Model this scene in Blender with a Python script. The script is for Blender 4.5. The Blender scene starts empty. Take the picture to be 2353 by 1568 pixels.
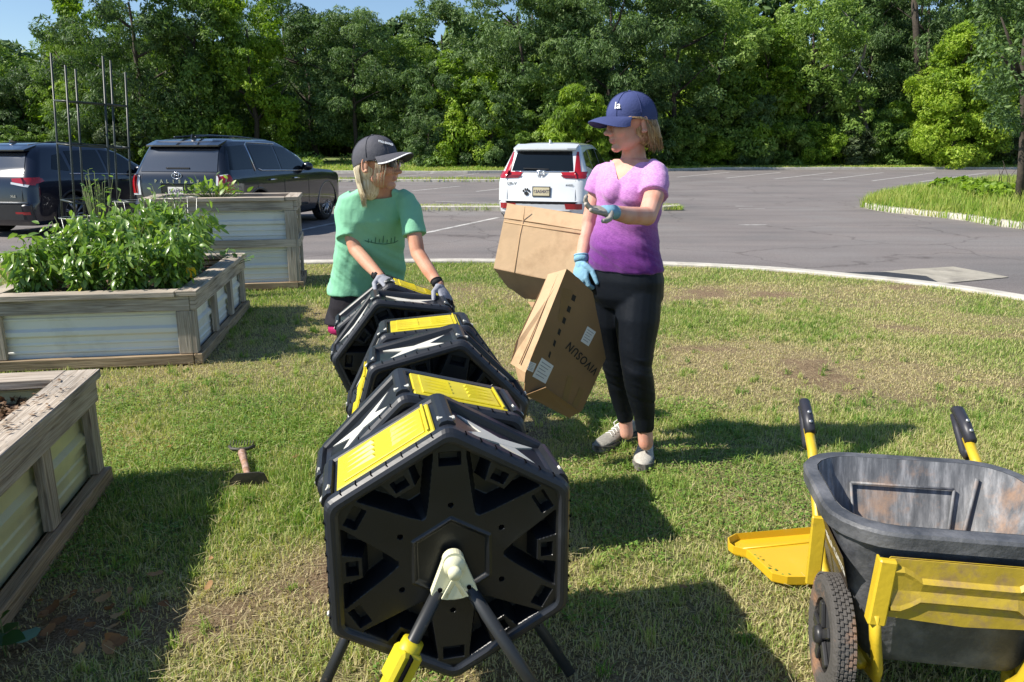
import bpy, bmesh, math, random
import numpy as np
from mathutils import Vector, Matrix, Euler

# ---------------------------------------------------------------- camera / sky / sun
SC = bpy.context.scene
COL = SC.collection
TH = math.atan(447/1770.0)          # camera pitch below the horizon
CZ = 1.48
FX = 1770.0
cam_d = bpy.data.cameras.new("camera"); cam = bpy.data.objects.new("camera", cam_d); COL.objects.link(cam)
cam_d.sensor_width = 36; cam_d.lens = 36*FX/2353.0
cam_d.clip_end = 2000; cam_d.clip_start = 0.05
cam.location = (0, 0, CZ); cam.rotation_euler = (math.pi/2-TH, 0, 0)
SC.camera = cam
SC.render.resolution_x = 1024; SC.render.resolution_y = 682

SUNV = Vector((-.96, -.26, 1.0)).normalized()      # towards the sun
SUN_EL = math.asin(SUNV.z)
SUN_AZ = math.atan2(SUNV.x, SUNV.y)                # from +Y, clockwise
W = bpy.data.worlds.new("World"); SC.world = W; W.use_nodes = True
nt = W.node_tree; nt.nodes.clear()
sky = nt.nodes.new("ShaderNodeTexSky"); sky.sky_type = 'NISHITA'; sky.sun_disc = False
sky.sun_elevation = SUN_EL; sky.sun_rotation = SUN_AZ
sky.air_density = 1.0; sky.dust_density = 0.1; sky.ozone_density = 4.0
bg = nt.nodes.new("ShaderNodeBackground"); bg.inputs[1].default_value = 0.095
wo = nt.nodes.new("ShaderNodeOutputWorld")
nt.links.new(sky.outputs[0], bg.inputs[0]); nt.links.new(bg.outputs[0], wo.inputs[0])
sd = bpy.data.lights.new("sun", 'SUN'); sd.energy = 5.0; sd.angle = math.radians(.5); sd.color = (1, .94, .84)
so = bpy.data.objects.new("sun", sd); COL.objects.link(so)
so.rotation_euler = SUNV.to_track_quat('Z', 'Y').to_euler(); so.location = (-20, -8, 25)
vs = SC.view_settings
vs.view_transform = 'Standard'; vs.look = 'None'; vs.gamma = 1; vs.exposure = 0.6

# ---------------------------------------------------------------- helpers
def _dir(px, py):
    a = (px-1176.5)/FX; b = (784-py)/FX
    return Vector((a, math.cos(TH)+b*math.sin(TH), -math.sin(TH)+b*math.cos(TH)))
def P(px, py, Y):
    """world point at world depth Y measured along the ray of a photo point"""
    d = _dir(px, py); t = Y/d.y
    return Vector((0, 0, CZ)) + d*t
def G(px, py, z=0.0):
    d = _dir(px, py); t = (z-CZ)/d.z
    return Vector((0, 0, CZ)) + d*t

def tag(o, label=None, cat=None, group=None, kind=None):
    if label: o["label"] = label
    if cat: o["category"] = cat
    if group: o["group"] = group
    if kind: o["kind"] = kind
    return o
def thing(name, label, cat, loc=(0, 0, 0), rz=0, group=None):
    o = bpy.data.objects.new(name, None); COL.objects.link(o)
    o.location = loc; o.rotation_euler = (0, 0, rz); o.empty_display_size = .1
    return tag(o, label, cat, group)
def copy_tree(o, parent=None):
    c = o.copy(); COL.objects.link(c)
    if parent: c.parent = parent
    for ch in list(o.children):
        if ch != c: copy_tree(ch, c)
    return c

class MB:
    def __init__(s): s.v = []; s.f = []; s.m = []; s.uv = []; s.sm = []
    def add(s, vs, fs, mi=0, uvs=None, smooth=False):
        n = len(s.v); s.v += [tuple(v) for v in vs]
        for i, f in enumerate(fs):
            s.f.append(tuple(n+k for k in f)); s.m.append(mi); s.sm.append(smooth)
            s.uv.append(uvs[i] if uvs else [(s.v[n+k][0], s.v[n+k][1]) for k in f])
    def box(s, c, size, R=None, mi=0, seed=None, ch=0.0):
        """box with chamfered edges; uv: u along its longest axis in metres"""
        hx, hy, hz = [q/2 for q in size]; c = Vector(c)
        ax = max(range(3), key=lambda i: size[i]); ot = [i for i in range(3) if i != ax]
        so_ = random.random()*20 if seed is None else seed
        b = bmesh.new(); bmesh.ops.create_cube(b, size=1)
        for v in b.verts: v.co = Vector((v.co.x*size[0], v.co.y*size[1], v.co.z*size[2]))
        if ch > 0: bmesh.ops.bevel(b, geom=b.edges[:], offset=ch, segments=1, affect='EDGES', profile=.5)
        vs_ = []; fs = []; uvs = []
        b.verts.ensure_lookup_table(); b.normal_update()
        for v in b.verts:
            p = v.co.copy(); p = (R @ p) if R is not None else p
            vs_.append(p+c)
        for f in b.faces:
            fs.append([v.index for v in f.verts]); n = f.normal
            k = ot[0] if abs(n[ot[1]]) > abs(n[ot[0]]) else ot[1]
            uvs.append([(v.co[ax]+so_, v.co[k]+so_*3.1+(.3 if k == ot[0] else 0)) for v in f.verts])
        b.free(); s.add(vs_, fs, mi, uvs)
    def tube(s, pts, r, n=8, mi=0, cap=True, smooth=True, flat=None):
        pts = [Vector(p) for p in pts]; rs = r if isinstance(r, (list, tuple)) else [r]*len(pts)
        vs_ = []; T0 = None; up = None
        for i, p in enumerate(pts):
            t = (pts[min(i+1, len(pts)-1)]-pts[max(i-1, 0)]).normalized()
            if up is None:
                up = Vector((0, 0, 1)) if abs(t.z) < .9 else Vector((1, 0, 0))
                if flat is not None: up = Vector(flat)
            a = t.cross(up).normalized(); up = a.cross(t).normalized()
            for k in range(n):
                w = 2*math.pi*k/n
                rr = rs[i]
                ra, rb = (rr if isinstance(rr, (tuple, list)) else (rr, rr))
                vs_.append(p + a*math.cos(w)*ra + up*math.sin(w)*rb)
        fs = []
        for i in range(len(pts)-1):
            for k in range(n):
                k2 = (k+1) % n
                fs.append((i*n+k, i*n+k2, (i+1)*n+k2, (i+1)*n+k))
        if cap:
            fs.append(tuple(range(n-1, -1, -1))); fs.append(tuple((len(pts)-1)*n+k for k in range(n)))
        s.add(vs_, fs, mi, None, smooth)
    def loft(s, rings, mi=0, cap=True, smooth=True, closed=True):
        n = len(rings[0]); vs_ = [p for r in rings for p in r]; fs = []
        for i in range(len(rings)-1):
            for k in range(n if closed else n-1):
                k2 = (k+1) % n
                fs.append((i*n+k, i*n+k2, (i+1)*n+k2, (i+1)*n+k))
        if cap:
            fs.append(tuple(range(n-1, -1, -1))); fs.append(tuple((len(rings)-1)*n+k for k in range(n)))
        s.add(vs_, fs, mi, None, smooth)
    def prism(s, poly, O, U, V, t, mi=0, smooth=False):
        """polygon (u,v) in plane O+uU+vV extruded by t along U x V"""
        O, U, V = Vector(O), Vector(U), Vector(V); N = U.cross(V).normalized()
        n = len(poly); a = [O+U*p[0]+V*p[1] for p in poly]; b = [q+N*t for q in a]
        fs = [tuple(range(n-1, -1, -1)), tuple(n+i for i in range(n))]
        fs += [(i, (i+1) % n, n+(i+1) % n, n+i) for i in range(n)]
        s.add(a+b, fs, mi, None, smooth)
    def ell(s, c, r, R=None, seg=16, rng=10, mi=0):
        c = Vector(c); vs_ = []; fs = []
        rx, ry, rz = r if isinstance(r, (list, tuple)) else (r, r, r)
        for i in range(rng+1):
            a = math.pi*i/rng
            for k in range(seg):
                w = 2*math.pi*k/seg
                p = Vector((rx*math.sin(a)*math.cos(w), ry*math.sin(a)*math.sin(w), rz*math.cos(a)))
                vs_.append(c+(R @ p if R is not None else p))
        for i in range(rng):
            for k in range(seg):
                k2 = (k+1) % seg; fs.append((i*seg+k, (i+1)*seg+k, (i+1)*seg+k2, i*seg+k2))
        s.add(vs_, fs, mi, None, True)
    def mesh(s, name):
        me = bpy.data.meshes.new(name); me.from_pydata(s.v, [], s.f)
        me.polygons.foreach_set('material_index', s.m); me.polygons.foreach_set('use_smooth', s.sm)
        uvl = me.uv_layers.new(name='UVMap')
        fl = [c for f in s.uv for uv in f for c in uv]
        uvl.data.foreach_set('uv', fl); me.update()
        return me
    def build(s, name, mats, parent=None, loc=(0, 0, 0), clean=True, auto=None):
        me = s.mesh(name)
        if not isinstance(mats, (list, tuple)): mats = [mats]
        for m in mats: me.materials.append(m)
        if clean:
            b = bmesh.new(); b.from_mesh(me); bmesh.ops.remove_doubles(b, verts=b.verts, dist=1e-6)
            bmesh.ops.recalc_face_normals(b, faces=b.faces); b.to_mesh(me); b.free()
        o = bpy.data.objects.new(name, me); COL.objects.link(o); o.location = loc
        if parent: o.parent = parent
        return o

def evaluated(o):
    dg = bpy.context.evaluated_depsgraph_get(); dg.update()
    return bpy.data.meshes.new_from_object(o.evaluated_get(dg))
def remesh(o, vox, smooth=6, fac=.5, sub=0):
    """weld overlapping volumes of an object into one continuous surface"""
    mats = list(o.data.materials)
    m = o.modifiers.new('r', 'REMESH'); m.mode = 'VOXEL'; m.voxel_size = vox; m.use_smooth_shade = True
    if smooth:
        s_ = o.modifiers.new('s', 'SMOOTH'); s_.iterations = smooth; s_.factor = fac
    me = evaluated(o); o.modifiers.clear(); o.data = me
    me.materials.clear()
    for q in mats: me.materials.append(q)
    me.polygons.foreach_set('use_smooth', [True]*len(me.polygons))
    return o
def bool_cut(o, cutter):
    m = o.modifiers.new('b', 'BOOLEAN'); m.operation = 'DIFFERENCE'; m.object = cutter; m.solver = 'EXACT'
    me = evaluated(o); o.modifiers.clear(); o.data = me
    bpy.data.objects.remove(cutter, do_unlink=True)

def fast_mesh(name, V, Fq, mats, parent=None, tint=None, smooth=False, k=4):
    """V (n,3) float, Fq (m,k) int"""
    me = bpy.data.meshes.new(name); V = np.asarray(V, np.float32); Fq = np.asarray(Fq, np.int32)
    me.vertices.add(len(V)); me.vertices.foreach_set('co', V.ravel())
    me.loops.add(Fq.size); me.loops.foreach_set('vertex_index', Fq.ravel())
    me.polygons.add(len(Fq)); me.polygons.foreach_set('loop_start', np.arange(0, Fq.size, k, dtype=np.int32))
    me.polygons.foreach_set('use_smooth', np.full(len(Fq), smooth))
    if tint is not None:
        a = me.attributes.new('tint', 'FLOAT', 'FACE'); a.data.foreach_set('value', np.asarray(tint, np.float32))
    me.update(calc_edges=True)
    for m in (mats if isinstance(mats, (list, tuple)) else [mats]): me.materials.append(m)
    o = bpy.data.objects.new(name, me); COL.objects.link(o)
    if parent: o.parent = parent
    return o

def vnoise(x, y, seed=0):
    xi = np.floor(x).astype(np.int64); yi = np.floor(y).astype(np.int64); fx = x-xi; fy = y-yi
    fx = fx*fx*(3-2*fx); fy = fy*fy*(3-2*fy)
    def h(a, b):
        n = (a*374761393 + b*668265263 + seed*1442695041) & 0xffffffff
        n = ((n ^ (n >> 13))*1274126177) & 0xffffffff
        return ((n ^ (n >> 16)) & 0xffff)/65535.0
    return (h(xi, yi)*(1-fx)+h(xi+1, yi)*fx)*(1-fy)+(h(xi, yi+1)*(1-fx)+h(xi+1, yi+1)*fx)*fy
def fbm(x, y, seed=0, oc=4):
    s = 0; a = .5; t = 0
    for i in range(oc): s = s+a*vnoise(x*2**i, y*2**i, seed+i*17); t += a; a *= .5
    return s/t

# ---------------------------------------------------------------- materials
def newmat(name):
    m = bpy.data.materials.new(name); m.use_nodes = True; t = m.node_tree
    p = t.nodes['Principled BSDF']; return m, t, p
def N_(t, kind, **kw):
    n = t.nodes.new(kind)
    for k, v in kw.items():
        if k in n.inputs.keys(): n.inputs[k].default_value = v
        else: setattr(n, k, v)
    return n
def ramp(t, fac, stops):
    r = t.nodes.new('ShaderNodeValToRGB'); e = r.color_ramp.elements
    while len(e) < len(stops): e.new(.5)
    for q, (p, c) in zip(e, stops): q.position = p; q.color = (*c, 1)
    t.links.new(fac, r.inputs[0]); return r.outputs[0]
def pm(name, col, rough=.6, metal=0.0, var=.12, vscale=6.0, col2=None, c2scale=3.0, c2lo=.5, c2hi=.65, bump=0.0, bscale=60.0, spec=.5, coat=0.0, sheen=0.0, tr=None, rvar=.0):
    """principled paint/plastic/cloth with low contrast mottling, optional second colour patches, bump"""
    m, t, p = newmat(name); L = t.links.new
    tc = t.nodes.new('ShaderNodeTexCoord')
    n1 = N_(t, 'ShaderNodeTexNoise'); n1.inputs['Scale'].default_value = vscale; n1.inputs['Detail'].default_value = 5
    L(tc.outputs['Object'], n1.inputs['Vector'])
    lo = tuple(c*(1-var) for c in col); hi = tuple(min(1, c*(1+var)) for c in col)
    out = ramp(t, n1.outputs['Fac'], [(.3, lo), (.7, hi)])
    if col2:
        n2 = N_(t, 'ShaderNodeTexNoise'); n2.inputs['Scale'].default_value = c2scale; n2.inputs['Detail'].default_value = 7; n2.inputs['Roughness'].default_value = .65
        L(tc.outputs['Object'], n2.inputs['Vector'])
        f = ramp(t, n2.outputs['Fac'], [(c2lo, (0, 0, 0)), (c2hi, (1, 1, 1))])
        mx = t.nodes.new('ShaderNodeMix'); mx.data_type = 'RGBA'
        L(f, mx.inputs[0]); L(out, mx.inputs[6]); mx.inputs[7].default_value = (*col2, 1); out = mx.outputs[2]
    L(out, p.inputs['Base Color'])
    p.inputs['Roughness'].default_value = rough; p.inputs['Metallic'].default_value = metal
    p.inputs['Specular IOR Level'].default_value = spec
    if coat: p.inputs['Coat Weight'].default_value = coat; p.inputs['Coat Roughness'].default_value = .04
    if sheen: p.inputs['Sheen Weight'].default_value = sheen
    if rvar:
        r_ = t.nodes.new('ShaderNodeMapRange'); r_.inputs[3].default_value = max(0, rough-rvar); r_.inputs[4].default_value = min(1, rough+rvar)
        L(n1.outputs['Fac'], r_.inputs[0]); L(r_.outputs[0], p.inputs['Roughness'])
    if bump:
        n3 = N_(t, 'ShaderNodeTexNoise'); n3.inputs['Scale'].default_value = bscale; n3.inputs['Detail'].default_value = 3
        L(tc.outputs['Object'], n3.inputs['Vector'])
        b = t.nodes.new('ShaderNodeBump'); b.inputs['Strength'].default_value = bump; b.inputs['Distance'].default_value = .01
        L(n3.outputs['Fac'], b.inputs['Height']); L(b.outputs[0], p.inputs['Normal'])
    return m
def leafmat(name, stops, trans=.35, rough=.5, objvar=.25, spec=.3):
    """leaf: colour from the per-face tint attribute, slightly translucent"""
    m, t, p = newmat(name); L = t.links.new
    at = t.nodes.new('ShaderNodeAttribute'); at.attribute_name = 'tint'
    oi = t.nodes.new('ShaderNodeObjectInfo')
    ad = N_(t, 'ShaderNodeMath', operation='MULTIPLY_ADD'); L(oi.outputs['Random'], ad.inputs[0]); ad.inputs[1].default_value = objvar
    sb = N_(t, 'ShaderNodeMath', operation='SUBTRACT'); L(at.outputs['Fac'], sb.inputs[0]); sb.inputs[1].default_value = objvar/2
    L(sb.outputs[0], ad.inputs[2])
    c = ramp(t, ad.outputs[0], stops)
    L(c, p.inputs['Base Color']); p.inputs['Roughness'].default_value = rough; p.inputs['Specular IOR Level'].default_value = spec
    tr = t.nodes.new('ShaderNodeBsdfTranslucent')
    br = N_(t, 'ShaderNodeMix', data_type='RGBA', blend_type='MULTIPLY'); br.inputs[0].default_value = 1; L(c, br.inputs[6]); br.inputs[7].default_value = (1.5, 1.6, .7, 1)
    L(br.outputs[2], tr.inputs['Color'])
    mx = t.nodes.new('ShaderNodeMixShader'); mx.inputs[0].default_value = trans
    L(p.outputs[0], mx.inputs[1]); L(tr.outputs[0], mx.inputs[2]); L(mx.outputs[0], t.nodes['Material Output'].inputs[0])
    return m
def woodmat(name, c1, c2, dark, stain=None):
    m, t, p = newmat(name); L = t.links.new
    uv = t.nodes.new('ShaderNodeTexCoord')
    mp = t.nodes.new('ShaderNodeMapping'); mp.inputs['Scale'].default_value = (1.6, 34, 1); L(uv.outputs['UV'], mp.inputs[0])
    n = N_(t, 'ShaderNodeTexNoise'); n.inputs['Scale'].default_value = 1.6; n.inputs['Detail'].default_value = 6; n.inputs['Distortion'].default_value = 1.3
    L(mp.outputs[0], n.inputs['Vector'])
    mp2 = t.nodes.new('ShaderNodeMapping'); mp2.inputs['Scale'].default_value = (5, 160, 1); L(uv.outputs['UV'], mp2.inputs[0])
    n2 = N_(t, 'ShaderNodeTexNoise'); n2.inputs['Scale'].default_value = 1; n2.inputs['Detail'].default_value = 3; L(mp2.outputs[0], n2.inputs['Vector'])
    n3 = N_(t, 'ShaderNodeTexNoise'); n3.inputs['Scale'].default_value = 2.2; n3.inputs['Detail'].default_value = 4; L(uv.outputs['UV'], n3.inputs['Vector'])
    base = ramp(t, n.outputs['Fac'], [(.28, dark), (.42, c1), (.62, c2), (.78, c1)])
    big = ramp(t, n3.outputs['Fac'], [(.35, tuple(.72 for _ in range(3))), (.65, (1.15, 1.12, 1.08))])
    mx = N_(t, 'ShaderNodeMix', data_type='RGBA', blend_type='MULTIPLY'); mx.inputs[0].default_value = 1; L(base, mx.inputs[6]); L(big, mx.inputs[7])
    fin = ramp(t, n2.outputs['Fac'], [(.35, (.7, .68, .66)), (.6, (1.05, 1.05, 1.05))])
    m2 = N_(t, 'ShaderNodeMix', data_type='RGBA', blend_type='MULTIPLY'); m2.inputs[0].default_value = .8; L(mx.outputs[2], m2.inputs[6]); L(fin, m2.inputs[7])
    L(m2.outputs[2], p.inputs['Base Color']); p.inputs['Roughness'].default_value = .85; p.inputs['Specular IOR Level'].default_value = .2
    b = t.nodes.new('ShaderNodeBump'); b.inputs['Strength'].default_value = .6; b.inputs['Distance'].default_value = .004
    L(n2.outputs['Fac'], b.inputs['Height']); b2 = t.nodes.new('ShaderNodeBump'); b2.inputs['Strength'].default_value = .5; b2.inputs['Distance'].default_value = .006
    L(n.outputs['Fac'], b2.inputs['Height']); L(b.outputs[0], b2.inputs['Normal']); L(b2.outputs[0], p.inputs['Normal'])
    return m
random.seed(7); RNG = np.random.default_rng(11)

def text_part(s, size, M, mat, name, parent, depth=.0005, bold=0.0, sx=1.0, sp=1.0):
    """flat lettering turned into a mesh; M places it (x right, y up, z out of the surface)"""
    cu = bpy.data.curves.new('lettering', 'FONT'); cu.body = s; cu.size = size; cu.extrude = depth; cu.offset = bold; cu.space_character = sp
    cu.align_x = 'CENTER'; cu.align_y = 'CENTER'
    o = bpy.data.objects.new('tmp', cu); COL.objects.link(o)
    me = evaluated(o); bpy.data.objects.remove(o, do_unlink=True)
    me.transform(Matrix.Diagonal((sx, 1, 1, 1))); me.transform(M); me.materials.clear(); me.materials.append(mat)
    r = bpy.data.objects.new(name, me); COL.objects.link(r)
    if parent: r.parent = parent
    return r
def frame(O, X, Y):
    """matrix with given origin, x axis and approximate y axis"""
    X = Vector(X).normalized(); Z = X.cross(Vector(Y)).normalized(); Y = Z.cross(X)
    return Matrix((( X.x, Y.x, Z.x, O[0]), (X.y, Y.y, Z.y, O[1]), (X.z, Y.z, Z.z, O[2]), (0, 0, 0, 1)))
# ================================================================ SETTING
LOTZ = -.12
# ---- kerb line between the lawn and the car park (photo points put on the ground)
kp = [(-16, 10.6), (-9, 10.25), (-6.2, 10.1)] + [tuple(G(x, y, 0)[:2]) for x, y in ((250, 613), (700, 606), (1100, 603), (1500, 609), (1760, 621), (1950, 637), (2150, 658), (2353, 688))]
e0, e1 = kp[-2], kp[-1]; dx, dy = e1[0]-e0[0], e1[1]-e0[1]
kp += [(e1[0]+dx*1.5, e1[1]+dy*2.2), (e1[0]+dx*3, e1[1]+dy*6), (e1[0]+dx*4, e1[1]+dy*12)]
def resample(pts, n):
    """Catmull-Rom resample"""
    pts = [np.array(p, float) for p in pts]; out = []
    for i in range(len(pts)-1):
        p0 = pts[max(i-1, 0)]; p1 = pts[i]; p2 = pts[i+1]; p3 = pts[min(i+2, len(pts)-1)]
        for k in range(n):
            t = k/n; out.append(.5*((2*p1)+(-p0+p2)*t+(2*p0-5*p1+4*p2-p3)*t*t+(-p0+3*p1-3*p2+p3)*t**3))
    out.append(pts[-1]); return np.array(out)
KL = resample(kp, 6)
def kerbY(x): return np.interp(x, KL[:, 0], KL[:, 1])

# earth sheet reaching the horizon
m_far = pm('field_grass', (.10, .13, .04), .95, var=.3, vscale=.3)
b = MB(); b.add([(-900, -300, -.6), (900, -300, -.6), (900, 1500, -.6), (-900, 1500, -.6)], [(0, 1, 2, 3)])
tag(b.build('ground', m_far), kind='structure')

# asphalt car park
m_as, t, p = newmat('asphalt'); L = t.links.new
tc = t.nodes.new('ShaderNodeTexCoord')
n1 = N_(t, 'ShaderNodeTexNoise'); n1.inputs['Scale'].default_value = .35; n1.inputs['Detail'].default_value = 6; L(tc.outputs['Object'], n1.inputs['Vector'])
mp = t.nodes.new('ShaderNodeMapping'); mp.inputs['Scale'].default_value = (.25, 1.5, 1); L(tc.outputs['Object'], mp.inputs[0])
n2 = N_(t, 'ShaderNodeTexNoise'); n2.inputs['Scale'].default_value = 1.1; n2.inputs['Detail'].default_value = 5; L(mp.outputs[0], n2.inputs['Vector'])
n3 = N_(t, 'ShaderNodeTexNoise'); n3.inputs['Scale'].default_value = 60; n3.inputs['Detail'].default_value = 4; L(tc.outputs['Object'], n3.inputs['Vector'])
c1 = ramp(t, n1.outputs['Fac'], [(.3, (.155, .145, .141)), (.5, (.188, .168, .160)), (.7, (.20, .188, .181))])
c2 = ramp(t, n2.outputs['Fac'], [(.3, (.84, .83, .83)), (.5, (1, 1, 1)), (.72, (1.12, 1.1, 1.08))])
c3 = ramp(t, n3.outputs['Fac'], [(.35, (.8, .8, .8)), (.65, (1.2, 1.2, 1.2))])
a = N_(t, 'ShaderNodeMix', data_type='RGBA', blend_type='MULTIPLY'); a.inputs[0].default_value = 1; L(c1, a.inputs[6]); L(c2, a.inputs[7])
a2 = N_(t, 'ShaderNodeMix', data_type='RGBA', blend_type='MULTIPLY'); a2.inputs[0].default_value = 1; L(a.outputs[2], a2.inputs[6]); L(c3, a2.inputs[7])
vo = N_(t, 'ShaderNodeTexVoronoi'); vo.feature = 'DISTANCE_TO_EDGE'; vo.inputs['Scale'].default_value = .22
nd = N_(t, 'ShaderNodeTexNoise'); nd.inputs['Scale'].default_value = 1.5; nd.inputs['Detail'].default_value = 5; L(tc.outputs['Object'], nd.inputs['Vector'])
va = N_(t, 'ShaderNodeMix', data_type='RGBA', blend_type='LINEAR_LIGHT'); va.inputs[0].default_value = .35; L(tc.outputs['Object'], va.inputs[6]); L(nd.outputs['Color'], va.inputs[7]); L(va.outputs[2], vo.inputs['Vector'])
cr = ramp(t, vo.outputs['Distance'], [(.0, (.55, .53, .52)), (.006, (1, 1, 1))])
a3 = N_(t, 'ShaderNodeMix', data_type='RGBA', blend_type='MULTIPLY'); a3.inputs[0].default_value = .8; L(a2.outputs[2], a3.inputs[6]); L(cr, a3.inputs[7])
L(a3.outputs[2], p.inputs['Base Color']); p.inputs['Roughness'].default_value = .85; p.inputs['Specular IOR Level'].default_value = .3
b = t.nodes.new('ShaderNodeBump'); b.inputs['Strength'].default_value = .4; b.inputs['Distance'].default_value = .004; L(n3.outputs['Fac'], b.inputs['Height']); L(b.outputs[0], p.inputs['Normal'])
b = MB(); b.add([(-70, 6, LOTZ), (80, 4, LOTZ), (80, 66, LOTZ), (-70, 66, LOTZ)], [(0, 1, 2, 3)])
tag(b.build('car_park', m_as), kind='structure')
# the lawn's thickness, under the kerb
m_conc = pm('kerb_concrete', (.50, .47, .41), .9, var=.18, vscale=5, col2=(.33, .30, .25), c2scale=4, c2lo=.5, c2hi=.75, bump=.5, bscale=60)
def ribbon(name, line, w, z0, z1, mat, **kw):
    """kerb of width w along a line: real box section, segment by segment"""
    b = MB(); line = [Vector((p[0], p[1], 0)) for p in line]; rings = []
    for i, q in enumerate(line):
        t_ = (line[min(i+1, len(line)-1)]-line[max(i-1, 0)]).normalized(); nn = Vector((-t_.y, t_.x, 0))
        z1_ = z1 + (kw.get('jit', 0)*math.sin(i*1.7)*.5)
        rings.append([q-nn*w/2+Vector((0, 0, z0)), q-nn*w/2+Vector((0, 0, z1_-.012)), q-nn*(w/2-.015)+Vector((0, 0, z1_)), q+nn*(w/2-.015)+Vector((0, 0, z1_)), q+nn*w/2+Vector((0, 0, z1_-.012)), q+nn*w/2+Vector((0, 0, z0))])
    b.loft(rings, smooth=False); return tag(b.build(name, mat), kind='structure')
ribbon('lawn_kerb', KL+np.array([0, .11]), .20, LOTZ-.1, .022, m_conc)

# ---- lawn base
def lawn_dry(x, y):
    """0 green .. 1 dry, worn patches"""
    n = fbm(x*.55+3, y*.75+9, 3, 4)*.62 + fbm(x*2.1, y*2.4, 9, 3)*.38
    d = np.clip((n-.44)/.22, 0, 1)
    def spot(cx, cy, rx, ry, s): return s*np.exp(-(((x-cx)/rx)**2+((y-cy)/ry)**2))
    d = d*.75 + spot(2.2, 5.0, 1.5, .7, .7)+spot(1.35, 4.55, .8, .35, .4)+spot(.2, 1.95, .55, .25, .7)+spot(2.0, 8.0, 1.6, .5, .6)+spot(-1.75, 6.9, .6, .4, .6)+spot(-.65, 2.5, .3, .3, .5)+spot(-1.5, 2.15, .45, .5, .8)
    d = d - spot(-1.6, 4.3, .9, .5, .9)-spot(-1.2, 3.2, .5, .6, .6)-spot(.5, 3.2, .7, .25, .5)-spot(-.9, 9, 2, .8, .35)
    return np.clip(d, 0, 1)
def lawn_dirt(x, y):
    n = fbm(x*1.9+31, y*2.3+7, 23, 4)
    def spot(cx, cy, rx, ry, s): return s*np.exp(-(((x-cx)/rx)**2+((y-cy)/ry)**2))
    return np.clip((n-.60)/.12, 0, 1)*lawn_dry(x, y) + np.clip(spot(-1.55, 2.1, .20, .5, .65)+spot(-.62, 2.42, .22, .2, .8)*n*1.6+spot(.05, 1.85, .35, .12, .8)*n*1.5+spot(.35, 4.1, .2, .12, .5)+spot(-1.7, 6.85, .35, .2, .6)*n*1.6, 0, 1)
nx, ny = 300, 230
xs = np.linspace(-14, 9, nx); v = np.linspace(0, 1, ny)
X = np.repeat(xs[None, :], ny, 0); KY = kerbY(xs)
Y = -3 + v[:, None]*(KY[None, :]+3.0)
Z = (fbm(X*.9, Y*.9, 5, 3)-.5)*.03 - .012 + 0*X
Z[-6:, :] = np.minimum(Z[-6:, :], -.002)
V = np.stack([X, Y, Z], -1).reshape(-1, 3)
idx = np.arange(nx*ny).reshape(ny, nx)
Fq = np.stack([idx[:-1, :-1], idx[:-1, 1:], idx[1:, 1:], idx[1:, :-1]], -1).reshape(-1, 4)
m_lawn, t, p = newmat('lawn_thatch'); L = t.links.new
at = t.nodes.new('ShaderNodeAttribute'); at.attribute_name = 'dry'
at2 = t.nodes.new('ShaderNodeAttribute'); at2.attribute_name = 'dirt'
tc = t.nodes.new('ShaderNodeTexCoord')
n1 = N_(t, 'ShaderNodeTexNoise'); n1.inputs['Scale'].default_value = 95; n1.inputs['Detail'].default_value = 6; n1.inputs['Roughness'].default_value = .75; L(tc.outputs['Object'], n1.inputs['Vector'])
g = ramp(t, n1.outputs['Fac'], [(.32, (.05, .065, .02)), (.5, (.17, .19, .07)), (.66, (.33, .32, .15))])
d = ramp(t, n1.outputs['Fac'], [(.32, (.11, .08, .04)), (.5, (.30, .235, .13)), (.66, (.50, .42, .26))])
e = ramp(t, n1.outputs['Fac'], [(.32, (.09, .055, .03)), (.5, (.27, .19, .115)), (.66, (.43, .33, .215))])
mx = N_(t, 'ShaderNodeMix', data_type='RGBA'); L(at.outputs['Fac'], mx.inputs[0]); L(g, mx.inputs[6]); L(d, mx.inputs[7])
mx2 = N_(t, 'ShaderNodeMix', data_type='RGBA'); L(at2.outputs['Fac'], mx2.inputs[0]); L(mx.outputs[2], mx2.inputs[6]); L(e, mx2.inputs[7])
L(mx2.outputs[2], p.inputs['Base Color']); p.inputs['Roughness'].default_value = 1; p.inputs['Specular IOR Level'].default_value = .1
b = t.nodes.new('ShaderNodeBump'); b.inputs['Strength'].default_value = 1; b.inputs['Distance'].default_value = .02; L(n1.outputs['Fac'], b.inputs['Height']); L(b.outputs[0], p.inputs['Normal'])
lawn = fast_mesh('lawn', V, Fq, m_lawn, smooth=True); tag(lawn, kind='structure')
for nm, fn in (('dry', lawn_dry), ('dirt', lawn_dirt)):
    a = lawn.data.attributes.new(nm, 'FLOAT', 'POINT'); a.data.foreach_set('value', fn(X, Y).ravel().astype(np.float32))

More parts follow.
